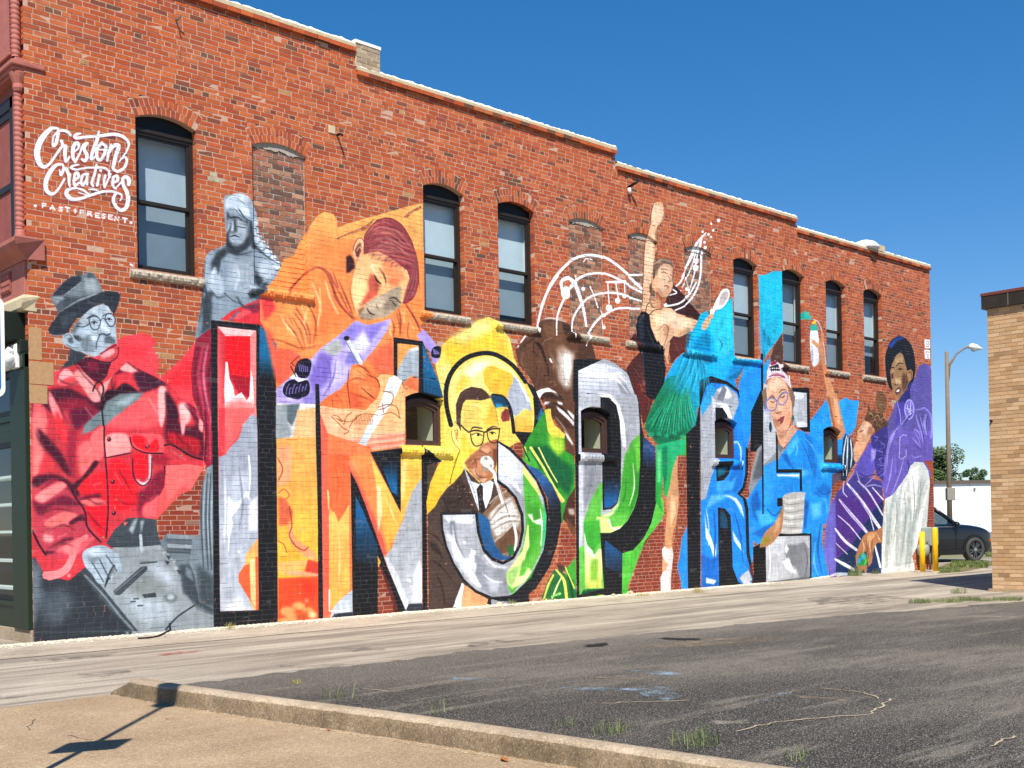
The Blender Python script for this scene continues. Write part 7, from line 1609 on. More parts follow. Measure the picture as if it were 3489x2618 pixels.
boxes('transom_panel', [(-.02, .04, .52, 4.0, 2.52, 2.66), (-.02, .04, .52, 4.0, 2.78, 2.86), (-.0, .04, .52, 4.0, 2.66, 2.78)], M_GREEN, SH_, .005)
tf = boxes('transom_window', [(-.02, .05, .52, .58, 2.86, 3.40), (-.02, .05, .58, 4.0, 2.86, 2.92), (-.02, .05, .58, 4.0, 3.34, 3.40)], M_BLACK, SH_); mesh('pane', [(.02, .58, 2.92), (.02, 4.0, 2.92), (.02, 4.0, 3.34), (.02, .58, 3.34)], [(0, 1, 2, 3)], M_GLASS, tf)
boxes('shop_interior', [(1.4, 1.45, .3, 6, .1, 4.0), (.06, 1.4, .3, 6, .05, .1), (.06, 1.4, .25, .3, .1, 4.0)], M_DARKIN, SH_)
for z in (.62, .98, 1.36, 1.72, 2.08):
    boxes('shelf', [(.12, .36, .45, 3.2, z, z + .035)], M_SHELF, sf)
for y in (.66, 1.5):
    boxes('shelf_post', [(.34, .37, y, y + .04, .5, 2.4)], M_SHELF, sf)
# potted plants on the shelves behind the shop window
M_POT = simple('terracotta', 'a85c34', 0.8, .1); M_LEAF = simple('plant_leaf', '4f7a2c', 0.6, .3, 30)
def pot(y, z, lab, r=.055, green=1.0, dark=False):
    t_ = thing('potted_plant', lab, 'plant', (.24, y, z))
    bm = bmesh.new(); lathe(bm, [(r * .7, 0), (r * .95, .08), (r * 1.05, .08), (r * 1.05, .1), (r * .9, .1)], 12); bmobj('pot', bm, M_DARKIN if dark else M_POT, t_)
    V = []; Fc = []
    rg = random.Random(int(y * 77 + z * 13))
    for k in range(26):
        a = rg.uniform(0, 6.28); h = rg.uniform(.05, .17) * green; w = rg.uniform(.012, .022); d = rg.uniform(.02, .1)
        j = len(V); ca, sa = math.cos(a), math.sin(a)
        V += [(0, 0, .1), (d * .5 * ca - w * sa, d * .5 * sa + w * ca, .1 + h), (d * ca, d * sa, .1 + h * .8), (d * .5 * ca + w * sa, d * .5 * sa - w * ca, .1 + h * .9)]; Fc.append((j, j + 1, j + 2, j + 3))
    mesh('foliage', V, Fc, M_LEAF, t_)
pot(.78, 1.015, 'leafy plant in a terracotta pot on the middle shelf of the shop window'); pot(.80, .655, 'low plant in a terracotta pot on the lowest shelf of the shop window', green=.7); pot(.82, 1.755, 'dark bushy plant in a black pot on an upper shop window shelf', .07, .9, True)
# security camera
sc_ = thing('security_camera', 'white dome security camera on the dark green pilaster', 'camera', (-.06, .22, 3.50))
boxes('mounting_box', [(-.05, .0, -.11, .10, -.10, .20)], M_WHITE, sc_, .01)
bm = bmesh.new(); tube(bm, [(-.05, 0, .1), (-.10, 0, .13), (-.13, 0, .08)], [.035, .04, .04], 12); bmobj('bracket_arm', bm, M_WHITE, sc_, True)
bm = bmesh.new(); lathe(bm, [(.04, .09), (.1, .06), (.112, .03), (.112, -.03), (.10, -.045), (.085, -.09), (.05, -.125), (.01, -.14)][::-1], 20, (-.14, 0, .0)); bmobj('dome', bm, M_WHITE, sc_, True)
bm = bmesh.new(); bmesh.ops.create_uvsphere(bm, u_segments=10, v_segments=6, radius=.03, matrix=Matrix.Translation((-.19, -.04, -.08))); bmobj('lens', bm, M_BLACK, sc_, True)
# tan stone patch bricks beside the shop front, under the arch line
boxes('quoin_patch', [(.004, .30, -.004, .02, 3.20, 3.48), (.004, .16, -.004, .02, 3.50, 3.90), (.004, .22, -.004, .02, 2.96, 3.19)], simple('tan_patch', 'b08a62', .9, .12, 20, .3), BLD)

# ---------------------------------------------------------------- wall fittings
fx = thing('wall_bracket', 'small rusty iron pipe stub with pale mortar patch high on the brick wall', 'bracket', (4.56, 0, 7.30))
o = boxes('mortar_blob', [(-.09, .03, -.012, .01, -.02, .10)], M_CONC_CAP, fx, .008); bm = bmesh.new(); tube(bm, [(.06, .01, -.02), (.06, -.10, -.03), (.06, -.14, -.06)], .018, 8); bmobj('pipe', bm, M_BLACK, fx, True)
fx = thing('wall_fitting', 'small dark wall fitting with white tip below the parapet', 'fitting', (11.25, 0, 7.72))
bm = bmesh.new(); tube(bm, [(0, .01, 0), (.02, -.12, .05), (.05, -.2, .09)], .028, 8); bmobj('arm', bm, M_BLACK, fx, True); bm = bmesh.new(); tube(bm, [(-.02, -.05, -.02), (-.02, -.06, -.12)], .035, 10); bmobj('white_tip', bm, M_WHITE, fx, True)
fx = bmesh.new(); tube(fx, [(2.03, .01, 8.28), (2.03, -.06, 8.26), (2.06, -.10, 8.30)], .012, 6); tube(fx, [(2.03, -.05, 8.26), (2.05, -.06, 8.16)], .010, 6); tag(bmobj('wall_hook', fx, M_STEEL), 'thin bent iron hook sticking out near the roof edge', 'hook')
for s, z, w, h in ((4.55, 6.98, .42, .10), (2.95, 8.05, .16, .05), (12.7, 7.30, .10, .10), (20.9, 6.6, .12, .10), (18.6, 7.2, .14, .11)):
    pass
# gas meter at the end of the wall
gm = thing('gas_meter', 'grey gas meter with pipes on the foot of the wall behind yellow bollards', 'meter', (22.35, -.02, 0))
boxes('cabinet', [(.0, .42, -.26, .02, .62, 1.10)], M_GREYBOX, gm, .03); bm = bmesh.new(); lathe(bm, [(.1, -.14), (.15, -.1), (.15, .1), (.1, .14)], 16, (-.22, -.16, .52)); bmobj('meter_body', bm, M_GREYBOX, gm, True)
bm = bmesh.new(); tube(bm, [(-.22, -.16, 0), (-.22, -.16, .4)], .025, 8); tube(bm, [(.2, -.12, 0), (.2, -.12, .64)], .03, 8); tube(bm, [(-.22, -.16, .62), (-.05, -.16, .72), (.02, -.16, .72)], .022, 8); bmobj('pipe', bm, M_STEEL, gm, True)

# ---------------------------------------------------------------- bollards
for k, (px, py, h) in enumerate(((3144, 1953, 1.0), (3188, 1951, 1.08))):
    g = pix_ground(px, py)
    bo = thing('bollard', ['yellow steel bollard with an open rusty top in front of the gas meter', 'taller yellow steel bollard with a domed top beside the parked car'][k], 'bollard', (g[0], g[1], 0), .3 * k)
    bm = bmesh.new()
    if k == 0:
        lathe(bm, [(.066, 0), (.064, h), (.057, h), (.055, h - .16), (.01, h - .165)], 20); bmobj('post', bm, M_YELLOW, bo, True)
        bm = bmesh.new(); lathe(bm, [(.055, h - .12), (.054, h - .10)], 16); bmobj('rusty_core', bm, simple('rust', '7a4a2a', .9, .2, 30), bo)
    else:
        lathe(bm, [(.066, 0), (.066, h - .03), (.055, h - .005), (.03, h + .015), (.005, h + .02)], 20); bmobj('post', bm, M_YELLOW, bo, True)
    bm = bmesh.new(); lathe(bm, [(.12, -.005), (.115, .018), (.07, .03)], 16); bmobj('footing', bm, M_APRON, bo)

# ---------------------------------------------------------------- tan brick building on the right
TB = thing('tan_brick_building', 'low tan brick building with dark metal roof edge across the alley', 'building', (15.0, -5.17, 0))
t = NT('tan_brick'); oc = t.new('ObjectInfo').outputs['Color']; t.base(t.mix(1.0, oc, t.ramp(t.noise(45, 4, .7), [(.3, (.85, .84, .83, 1)), (.7, (1.12, 1.12, 1.1, 1))]), 'MULTIPLY')); t.bump(t.noise(160, 3, .7), .4, .004); M_TAN = t.m
t = NT('tan_mortar'); t.base(t.ramp(t.noise(60, 4, .7), [(.3, lin('b99d7c')), (.7, lin('d9c2a2'))])); M_TANM = t.m
t = NT('tan_brick_far'); bt = t.new('TexBrick'); bt.inputs['Scale'].default_value = 1.0; bt.inputs['Brick Width'].default_value = .213; bt.inputs['Row Height'].default_value = .0703; bt.inputs['Mortar Size'].default_value = .005; bt.inputs['Color1'].default_value = lin('ba946c'); bt.inputs['Color2'].default_value = lin('a8845e'); bt.inputs['Mortar'].default_value = lin('cfb491')
sx = t.new('SeparateXYZ'); t.put(sx, 0, t.pos()); cx_ = t.new('CombineXYZ'); t.put(cx_, 0, t.math('ADD', sx.outputs[0], sx.outputs[1])); t.put(cx_, 1, sx.outputs[2]); t.put(bt, 'Vector', cx_.outputs[0]); t.base(bt.outputs[0]); M_TANFAR = t.m
boxes('wall', [(.004, 12, -11.0, -.004, 0, 5.06)], M_TANM, TB)
boxes('far_brickwork', [(-.0005, .004, -11.0, -.86, .05, 5.06), (.01, 12, -.004, .001, .05, 5.06)], M_TANFAR, TB)
tme = bpy.data.meshes.new('brick'); tme.from_pydata(boxv(0, .1, -.5, .5, -.5, .5), [], [BOXF[0], BOXF[1], BOXF[2], BOXF[4], BOXF[5]]); tme.materials.append(M_TAN)
TC = [lin(c)[:3] for c in ('c09c74', 'b8926a', 'b08a60', 'c6a47e', 'a8845e', 'bc9870', '967858')]
for r in range(71):
    z = .05 + r * .0703
    y = .0 + (.1065 if r % 2 else 0)
    while y > -.86:
        y0, y1 = max(y - .213, -.86), min(y, 0.0)
        if y1 - y0 > .02:
            ob = bpy.data.objects.new('brick', tme); COL.objects.link(ob); ob.parent = TB
            ob.location = (-.0035 + BR.gauss(0, .0008), (y0 + y1) / 2, z + .035); ob.scale = (1, y1 - y0 - .010, .0603); k_ = BR.uniform(.9, 1.1); ob.color = tuple(v * k_ for v in BR.choices(TC, (5, 5, 4, 5, 2, 5, .5))[0]) + (1,)
        y -= .213
boxes('footing', [(-.06, 12, -11, .05, -.02, .05)], M_WALK, TB); boxes('roof', [(.0, 12, -11, 0, 5.06, 5.1)], M_MEMB, TB)
M_DKMET = simple('dark_roof_metal', '3a332c', .5, .25, 3, 0, .3); boxes('roof_edge', [(-.075, 12, -1.0, .07, 5.06, 5.29), (-.075, 12, -2.2, -1.004, 5.06, 5.29), (-.075, 12, -3.4, -2.204, 5.06, 5.29)], M_DKMET, TB, .004); boxes('roof_trim', [(-.085, 12, -11, .08, 5.29, 5.345)], simple('red_brown_trim', '6e3c30', .5, .1), TB, .004)
for k in range(9):
    boxes('edge_seam', [(-.082, -.075, -.42 - k * .45, -.405 - k * .45, 5.065, 5.285)], M_STEEL, TB)
bm = bmesh.new(); tube(bm, [(-.0, -.05, 3.05), (-.05, -.05, 3.06)], .02, 8); bmobj('hose_tap', bm, M_BLACK, TB, True)

# ---------------------------------------------------------------- sign on a tall post just outside the frame: its shadow falls on the pavement
SP = thing('parking_sign', 'blue sign with a white border on a tall thin steel post', 'sign', (-3.43, -8.48, 0))
bm = bmesh.new(); tube(bm, [(0, 0, 0), (0, 0, 4.7)], .024, 8); bmobj('post', bm, M_STEEL, SP)
vd = (CAM[:2] - np.array([-3.43, -8.48])); sa = math.atan2(vd[1], vd[0]) + math.radians(-8)
def plate(name, w, h, d0, d1, z, m, r=.04):
    pts = []
    for cx0, cz0, a0 in ((w - r, h - r, 0), (-w + r, h - r, 90), (-w + r, -h + r, 180), (w - r, -h + r, 270)):
        pts += [(cx0 + r * math.cos(math.radians(a0 + k * 22.5)), cz0 + r * math.sin(math.radians(a0 + k * 22.5))) for k in range(5)]
    n = len(pts); cs, sn = math.cos(sa), math.sin(sa)
    V = [(d * cs - x * sn, d * sn + x * cs, z + zz_) for d in (d0, d1) for x, zz_ in pts]
    return mesh(name, V, [tuple(range(n)), tuple(range(2 * n - 1, n - 1, -1))] + [(k, (k + 1) % n, n + (k + 1) % n, n + k) for k in range(n)], m, SP)
plate('sign_plate', .20, .245, .026, .030, 2.262, M_WHITE); plate('sign_face', .182, .222, .0305, .032, 2.262, simple('sign_blue', '1c62b8', .4, .05), .03)
boxes('top_box', [(-.08, .08, -.08, .08, 4.36, 4.78)], M_STEEL, SP, .01)
# ---------------------------------------------------------------- far street: lamp, white building, trees, car
def at(px, depth, z=0.0):
    q = pix_depth(px, 1760, depth); return (q[0], q[1], z)
lp = at(3236, 45.0); LPO = thing('street_lamp', 'tall weathered street lamp with curved arm behind the parked car', 'street lamp', lp, math.atan2(R2[1], R2[0]))
M_POLE = simple('weathered_pole', '7a6a58', .75, .15, 6)
bm = bmesh.new(); tube(bm, [(0, 0, 0), (0, 0, 4), (0, 0, 7.85)], [.11, .085, .07], 12); bmobj('pole', bm, M_POLE, LPO, True)
bm = bmesh.new(); tube(bm, [(.05, 0, 6.7), (.12, 0, 7.3), (.38, 0, 7.75), (.75, 0, 8.0), (1.0, 0, 8.03)], .035, 8); tube(bm, [(.03, 0, 7.25), (.25, 0, 7.6)], .03, 8); bmobj('arm', bm, M_POLE, LPO, True)
bm = bmesh.new(); tube(bm, [(.88, 0, 8.02), (.98, 0, 8.04), (1.16, 0, 8.0), (1.42, 0, 7.93)], [.07, .13, .12, .03], 12); bmobj('lamp_head', bm, M_WHITE, LPO, True)
bm = bmesh.new(); lathe(bm, [(.02, 0), (.11, .03), (.11, .05)], 12, (1.08, 0, 7.84)); bmobj('lens', bm, M_GREYBOX, LPO, True); boxes('control_box', [(-.12, .2, -.12, .12, 2.0, 2.5)], simple('box_grey', '8a8478', .7, .1), LPO, .02)
# white building
wb = pix_depth(3290, 1760, 62.0); WB = thing('white_building', 'long low white warehouse with a dark flat roof edge', 'building', (wb[0], wb[1], 0), math.atan2(R2[1], R2[0]))
boxes('wall', [(-9, 9, 0, 10, .5, 3.15)], simple('white_wall', 'e6eaee', .7, .02, 2), WB); boxes('foundation', [(-9, 9, -.02, 10, 0, .5)], simple('tan_base', '8d7c66', .9, .1), WB); boxes('roof_edge', [(-9.1, 9.1, -.12, 10.1, 3.15, 3.32)], simple('roof_edge', '5a5048', .7, .1), WB); boxes('wall_vent', [(.45, .55, -.06, 0, 2.75, 2.9)], M_STEEL, WB)
for k in range(14):
    boxes('wall_panel_joint', [(-8.5 + k * 1.25, -8.485 + k * 1.25, -.006, 0, .5, 3.15)], M_GREYBOX, WB)
rd = [pix_depth(x, 1760, d)[:2] for x, d in ((2700, 44), (4200, 44), (4200, 60), (2700, 60))]
sheet('road', [tuple(q) for q in rd], 0.012, simple('road_asphalt', '77736c', .9, .12, 3))
yk = [pix_depth(x, 1760, d)[:2] for x, d in ((2900, 59), (4000, 59), (4000, 59.5), (2900, 59.5))]
V = [(q[0], q[1], z) for z in (.0, .22) for q in yk]
tag(mesh('far_kerb', V, [(4, 5, 6, 7), (0, 1, 5, 4), (1, 2, 6, 5), (2, 3, 7, 6), (3, 0, 4, 7)], simple('yellow_kerb', 'c9a23a', .8, .15, 4)), kind='structure')
# trees
def leafmat(name, c0, c1):
    t = NT(name); oi = t.new('ObjectInfo').outputs['Random']; t.base(t.ramp(t.noise(1.6, 4, .7), [(.35, lin(c0)), (.65, lin(c1))])); t.set(Roughness=.6)
    return t.m
M_LF1 = leafmat('tree_leaf', '33452a', '5c6e3a'); M_LF2 = leafmat('far_tree_leaf', '34482e', '54683c'); M_BARK = simple('bark', '5c4a3a', .9, .2, 8)
def tree(name, label, loc, h, cr, n, m, seed, leaf=.22, blobs=14, z0=.35, group=None):
    rg = random.Random(seed); T = thing(name, label, 'tree', loc, 0, group)
    bm = bmesh.new(); tube(bm, [(0, 0, 0), (.05, .03, h * .3), (-.04, .06, h * .62)], [h * .032, h * .024, h * .012], 8)
    tips = []
    for k in range(7):
        a = rg.uniform(0, 6.28); e = (math.cos(a) * cr * rg.uniform(.4, .75), math.sin(a) * cr * rg.uniform(.4, .75), h * rg.uniform(.5, .82)); tube(bm, [(0, 0, h * rg.uniform(.25, .5)), (e[0] * .5, e[1] * .5, e[2] * .85), e], [h * .014, h * .009, h * .003], 6); tips.append(e)
    bmobj('trunk', bm, M_BARK, T, True)
    cen = []
    for k in range(blobs):
        a = rg.uniform(0, 6.28); r = cr * rg.uniform(0, .72); z = h * rg.uniform(z0 + .08, .9); f = 1 - abs(z / h - .58) * .9
        cen.append((math.cos(a) * r * f, math.sin(a) * r * f, z, cr * rg.uniform(.26, .44)))
    V = []; Fc = []
    for k in range(n):
        cx0, cy0, cz0, rr = rg.choice(cen)
        d = Vector((rg.gauss(0, 1), rg.gauss(0, 1), rg.gauss(0, .8))).normalized() * rr * rg.uniform(.55, 1.05) ** .6
        p0 = Vector((cx0, cy0, cz0)) + d; u = Vector((rg.gauss(0, 1), rg.gauss(0, 1), rg.gauss(0, .6))).normalized(); v = u.orthogonal().normalized(); s_ = leaf * rg.uniform(.6, 1.3); j = len(V)
        V += [p0 - u * s_, p0 + v * s_ * .5, p0 + u * s_, p0 - v * s_ * .5]; Fc.append((j, j + 1, j + 2, j + 3))
    mesh('crown', V, Fc, m, T)
a_ = pix_depth(3205, 1760, 82.0); tree('leafy_tree', 'large dark green tree rising behind the white warehouse', (a_[0], a_[1], 0), 6.4, 2.3, 9000, M_LF1, 4, .12, 26)
for k, (px, hh, cr_) in enumerate(((3306, 7.0, 1.1), (3338, 7.9, 1.25), (3362, 6.2, 1.0), (3250, 6.2, 1.6), (3385, 6.4, 1.2))):
    q = pix_depth(px, 1760, 130.0 + 6 * k); tree('small_tree', ('small rounded far tree between the lamp pole and the tallest far tree', 'tallest of the far trees above the warehouse roof', 'low far tree between the tallest one and the tan building', 'wide low far tree directly behind the lamp pole', 'far tree half hidden by the tan building corner')[k], (q[0], q[1], 0), hh, cr_, 2600, M_LF2, 20 + k, .13, 9, .5, 'far trees above the warehouse roof')

# parked car
M_CAR = NT('black_car_paint'); M_CAR.base(lin('14161d')); M_CAR.set(Roughness=.25, Coat_Weight=.6, Coat_Roughness=.05); M_CAR = M_CAR.m
M_CLAD = simple('black_cladding', '191a1c', .7, .1); M_TYRE = simple('tyre', '454443', .85, .1); M_RIM = simple('dark_alloy', '55575b', .35, .1, 9, 0, .5); M_CGL = glass_mat('car_glass', (.62, .74, .74, 1), .2); M_ALU = simple('alloy_edge', 'a8aaac', .35, .05, 9, 0, .7)
fwp = pix_depth(3314, 1800, 34.5)
CAR = thing('parked_car', 'black sport utility car parked behind the end of the mural wall', 'car', (fwp[0] + .296, fwp[1] + .813, 0), math.radians(-20))
# local: +x towards the front of the car, +y its left; front axle at x = 0
stn = [  # x, floor z, shoulder z, top z, half width low, half width shoulder, half width top
    (.92, .34, .62, .66, .60, .58, .40), (.84, .24, .80, .88, .82, .80, .60), (.55, .20, .95, 1.02, .90, .88, .70), (.2, .20, 1.02, 1.08, .93, .91, .74), (-.25, .20, 1.06, 1.13, .94, .92, .76),
    (-.62, .20, 1.05, 1.12, .94, .92, .78), (-1.0, .20, 1.06, 1.09, .94, .92, .80), (-1.8, .20, 1.07, 1.10, .94, .92, .80), (-2.5, .20, 1.08, 1.11, .94, .92, .80), (-3.1, .22, 1.09, 1.12, .94, .91, .80), (-3.55, .26, 1.09, 1.12, .92, .88, .78), (-3.78, .34, 1.05, 1.10, .86, .82, .7), (-3.84, .5, .9, .95, .78, .74, .6)]
V = []; Fc = []
for x, zf, zs, zt, wl_, ws, wt in stn:
    half = [(0, zf), (wl_ * .9, zf), (wl_ * .985, zf + .08), (wl_, zf + (zs - zf) * .45), (ws * 1.012, zf + (zs - zf) * .75), (ws, zs - .02), (ws * .97, zs + (zt - zs) * .3), (wt, zt), (wt * .6, zt + .01), (0, zt + .015)]
    V += [(x, y, z) for y, z in half] + [(x, -y, z) for y, z in half[-2:0:-1]]
m_ = 18
for i in range(len(stn) - 1):
    for k in range(m_):
        Fc.append((i * m_ + k, i * m_ + (k + 1) % m_, (i + 1) * m_ + (k + 1) % m_, (i + 1) * m_ + k))
Fc += [tuple(range(m_)), tuple((len(stn) - 1) * m_ + k for k in range(m_ - 1, -1, -1))]
cb = mesh('body', V, Fc, M_CAR, CAR, True); bm = bmesh.new(); bm.from_mesh(cb.data); bmesh.ops.recalc_face_normals(bm, faces=bm.faces); bm.to_mesh(cb.data); bm.free()
sb_ = cb.modifiers.new('sub', 'SUBSURF'); sb_.levels = 1; sb_.render_levels = 2
# roof and pillars
RP = [(-1.28, 1.60), (-1.5, 1.665), (-1.9, 1.70), (-2.5, 1.70), (-3.05, 1.66), (-3.3, 1.60)]
V = []; Fc = []
for x, z in RP:
    V += [(x, y, z + dz) for y, dz in ((-.66, -.05), (-.60, -.005), (-.3, .02), (.3, .02), (.60, -.005), (.66, -.05))]
for i in range(len(RP) - 1):
    for k in range(5):
        Fc.append((i * 6 + k, i * 6 + k + 1, i * 6 + k + 7, i * 6 + k + 6))
ro = mesh('roof', V, Fc, M_CAR, CAR, True); so_ = ro.modifiers.new('thick', 'SOLIDIFY'); so_.thickness = .05
def side_y(x, z, sgn):
    for a, b in zip(stn, stn[1:]):
        if b[0] <= x <= a[0]:
            f = (a[0] - x) / (a[0] - b[0]); ws = a[5] + (b[5] - a[5]) * f
            return sgn * (ws + .022)
    return sgn * .93
for sgn in (1, -1):
    def patch(name, pts, m, off=0.0):
        mesh(name, [(x, side_y(x, z, sgn) + sgn * off, z) for x, z in pts], [tuple(range(len(pts)))], m, CAR)
    def gy(z):
        return sgn * (.86 - (z - 1.08) * .40)
    def gpane(name, pts):
        mesh(name, [(x, gy(z), z) for x, z in pts], [tuple(range(len(pts)))], M_CGL, CAR)
    gpane('side_window', [(-.72, 1.09), (-1.30, 1.58), (-1.78, 1.65), (-1.80, 1.09)]); gpane('side_window', [(-1.88, 1.09), (-1.86, 1.65), (-2.5, 1.65), (-2.72, 1.10)]); gpane('quarter_window', [(-2.80, 1.11), (-2.60, 1.64), (-2.98, 1.61), (-3.3, 1.12)])
    for (x0, z0, x1, z1, r_) in ((-.56, 1.08, -1.32, 1.625, .06), (-1.84, 1.07, -1.82, 1.68, .06), (-2.76, 1.08, -2.58, 1.68, .07), (-3.4, 1.08, -3.2, 1.62, .08)):
        bm = bmesh.new(); tube(bm, [(x0, gy(z0), z0), ((x0 + x1) / 2, gy((z0 + z1) / 2) + sgn * .006, (z0 + z1) / 2), (x1, gy(z1), z1)], r_, 8); bmobj('pillar', bm, M_CAR, CAR, True)
    patch('window_trim', [(-.66, 1.045), (-3.3, 1.075), (-3.3, 1.09), (-.68, 1.06)], M_ALU, .0)
    patch('sill_cladding', [(-.42, .22), (-.46, .40), (-2.46, .42), (-2.5, .22)], M_CLAD, .012)
    for x in (-.72, -1.84, -2.72):
        patch('door_gap', [(x, .42), (x, 1.06), (x - .014, 1.06), (x - .014, .42)], M_BLACK, .004)
    patch('body_crease', [(-.3, .66), (-2.7, .70), (-2.7, .715), (-.3, .675)], M_CLAD, .004)
    boxes('door_handle', [(-1.74, -1.54, sgn * .925 - .02, sgn * .925 + .035, .90, .935)], M_CAR, CAR, .01); boxes('door_handle', [(-2.68, -2.48, sgn * .925 - .02, sgn * .925 + .035, .91, .945)], M_CAR, CAR, .01)
    bm = bmesh.new(); bmesh.ops.create_uvsphere(bm, u_segments=12, v_segments=8, radius=1, matrix=Matrix.Translation((-.78, sgn * 1.02, 1.13)) @ Matrix.Diagonal((.09, .11, .085, 1))); bmobj('wing_mirror', bm, M_CAR, CAR, True)
    boxes('headlight', [(.70, .86, sgn * .62 - .12, sgn * .62 + .12, .70, .80)], M_ALU, CAR, .02); boxes('side_marker', [(.66, .76, sgn * .84 - .02, sgn * .84 + .03, .60, .65)], simple('amber_lens', 'c84a12', .3, .05), CAR, .008)
    boxes('roof_rail', [(-2.9, -1.3, sgn * .60 - .02, sgn * .60 + .02, 1.71, 1.75)], M_CLAD, CAR, .008)
    for wx in (0.0, -2.72):
        wy = sgn * .865
        bm = bmesh.new()
        n = 28; prof = [(.345, -.11), (.36, -.09), (.36, .09), (.345, .115), (.27, .12), (.25, .10), (.25, -.10)]
        rings = [[bm.verts.new((wx + r * math.cos(2 * math.pi * k / n), wy + sgn * y, .36 + r * math.sin(2 * math.pi * k / n))) for k in range(n)] for r, y in prof]
        for r0, r1 in zip(rings, rings[1:] + rings[:1]):
            for k in range(n):
                bm.faces.new((r0[k], r0[(k + 1) % n], r1[(k + 1) % n], r1[k]))
        wh = bmobj('wheel', bm, M_TYRE, CAR, True)
        bm = bmesh.new()
        for k in range(10):
            a = 2 * math.pi * k / 10 + (.1 if k % 2 else -.1); c0, s0 = math.cos(a), math.sin(a)
            q = []
            for rr, hw in ((.05, .025), (.245, .02)):
                for yy in (.04, .10):
                    for w_ in (-hw, hw):
                        q.append(bm.verts.new((wx + rr * c0 - w_ * s0, wy + sgn * yy, .36 + rr * s0 + w_ * c0)))
            for f in ((0, 1, 5, 4), (2, 3, 7, 6), (0, 2, 6, 4), (1, 3, 7, 5), (4, 5, 7, 6)):
                bm.faces.new([q[i] for i in f])
        bmobj('rim', bm, M_RIM, wh)
        bm = bmesh.new(); tube(bm, [(wx, wy + sgn * .02, .36), (wx, wy + sgn * .105, .36)], .055, 14); bmobj('hub', bm, M_ALU, wh)
        n = 22; V = []; Fc = []
        for k in range(n + 1):
            a = math.pi * (-.06) + math.pi * 1.12 * k / n
            for r in (.375, .455):
                V.append((wx + r * math.cos(a), sgn * (.955 if r < .4 else .948), .36 + r * math.sin(a)))
        Fc = [(2 * k, 2 * k + 1, 2 * k + 3, 2 * k + 2) for k in range(n)]
        mesh('arch_cladding', V, Fc, M_CLAD, CAR); th_ = CAR.children[-1]
        V = [(wx, sgn * .944, .36)] + [(wx + .39 * math.cos(math.pi * k / 14), sgn * .944, .36 + .39 * math.sin(math.pi * k / 14)) for k in range(15)]
        mesh('wheel_well', V + [(wx + .39, sgn * .944, .2), (wx - .39, sgn * .944, .2)], [(0, k + 1, k + 2) for k in range(14)] + [(0, 15, 17), (0, 16, 1), (0, 17, 16)], M_BLACK, CAR)
mesh('windscreen', [(-.60, .78, 1.11), (-.60, -.78, 1.11), (-1.30, -.62, 1.60), (-1.30, .62, 1.60)], [(0, 1, 2, 3)], glass_mat('windscreen_glass', (.22, .25, .26, 1), .25), CAR)
boxes('dashboard', [(-1.0, -.62, -.78, .78, .9, 1.12)], M_CLAD, CAR, .03)
for y_ in (-.4, .4):
    boxes('seat', [(-1.9, -1.78, y_ - .2, y_ + .2, .6, 1.32), (-1.9, -1.82, y_ - .12, y_ + .12, 1.34, 1.5)], M_CLAD, CAR, .03)
boxes('bumper', [(.74, .93, -.7, .7, .26, .46)], M_CLAD, CAR, .04); boxes('grille', [(.88, .935, -.45, .45, .5, .64)], M_BLACK, CAR, .02)

# ---------------------------------------------------------------- weeds, gravel, debris
M_GR = leafmat('grass_blade', '46592a', '80894e'); M_GRD = leafmat('dry_grass', '8a8440', 'b0a060')
def tuft(name, label, cx, cy, rad, n, h, m, seed, group, z=0.0):
    rg = random.Random(seed); V = []; Fc = []
    for k in range(n):
        a = rg.uniform(0, 6.28); r = rad * math.sqrt(rg.random()); x, y = r * math.cos(a), r * math.sin(a) * .8; b = rg.uniform(0, 6.28); hh = h * rg.uniform(.4, 1.1); w = .0016 + hh * .009; le = hh * rg.uniform(.25, 1.0); j = len(V)
        cb_, sb2 = math.cos(b), math.sin(b)
        V += [(x - w * sb2, y + w * cb_, 0), (x + w * sb2, y - w * cb_, 0), (x + le * .4 * cb_ + w * .7 * sb2, y + le * .4 * sb2 - w * .7 * cb_, hh * .65), (x + le * cb_, y + le * sb2, hh), (x + le * .4 * cb_ - w * .7 * sb2, y + le * .4 * sb2 + w * .7 * cb_, hh * .65)]
        Fc += [(j, j + 1, j + 2, j + 4), (j + 4, j + 2, j + 3)]
    o = mesh(name, V, Fc, m); o.location = (cx, cy, z); return tag(o, label, 'grass', group)
sd_ = 100
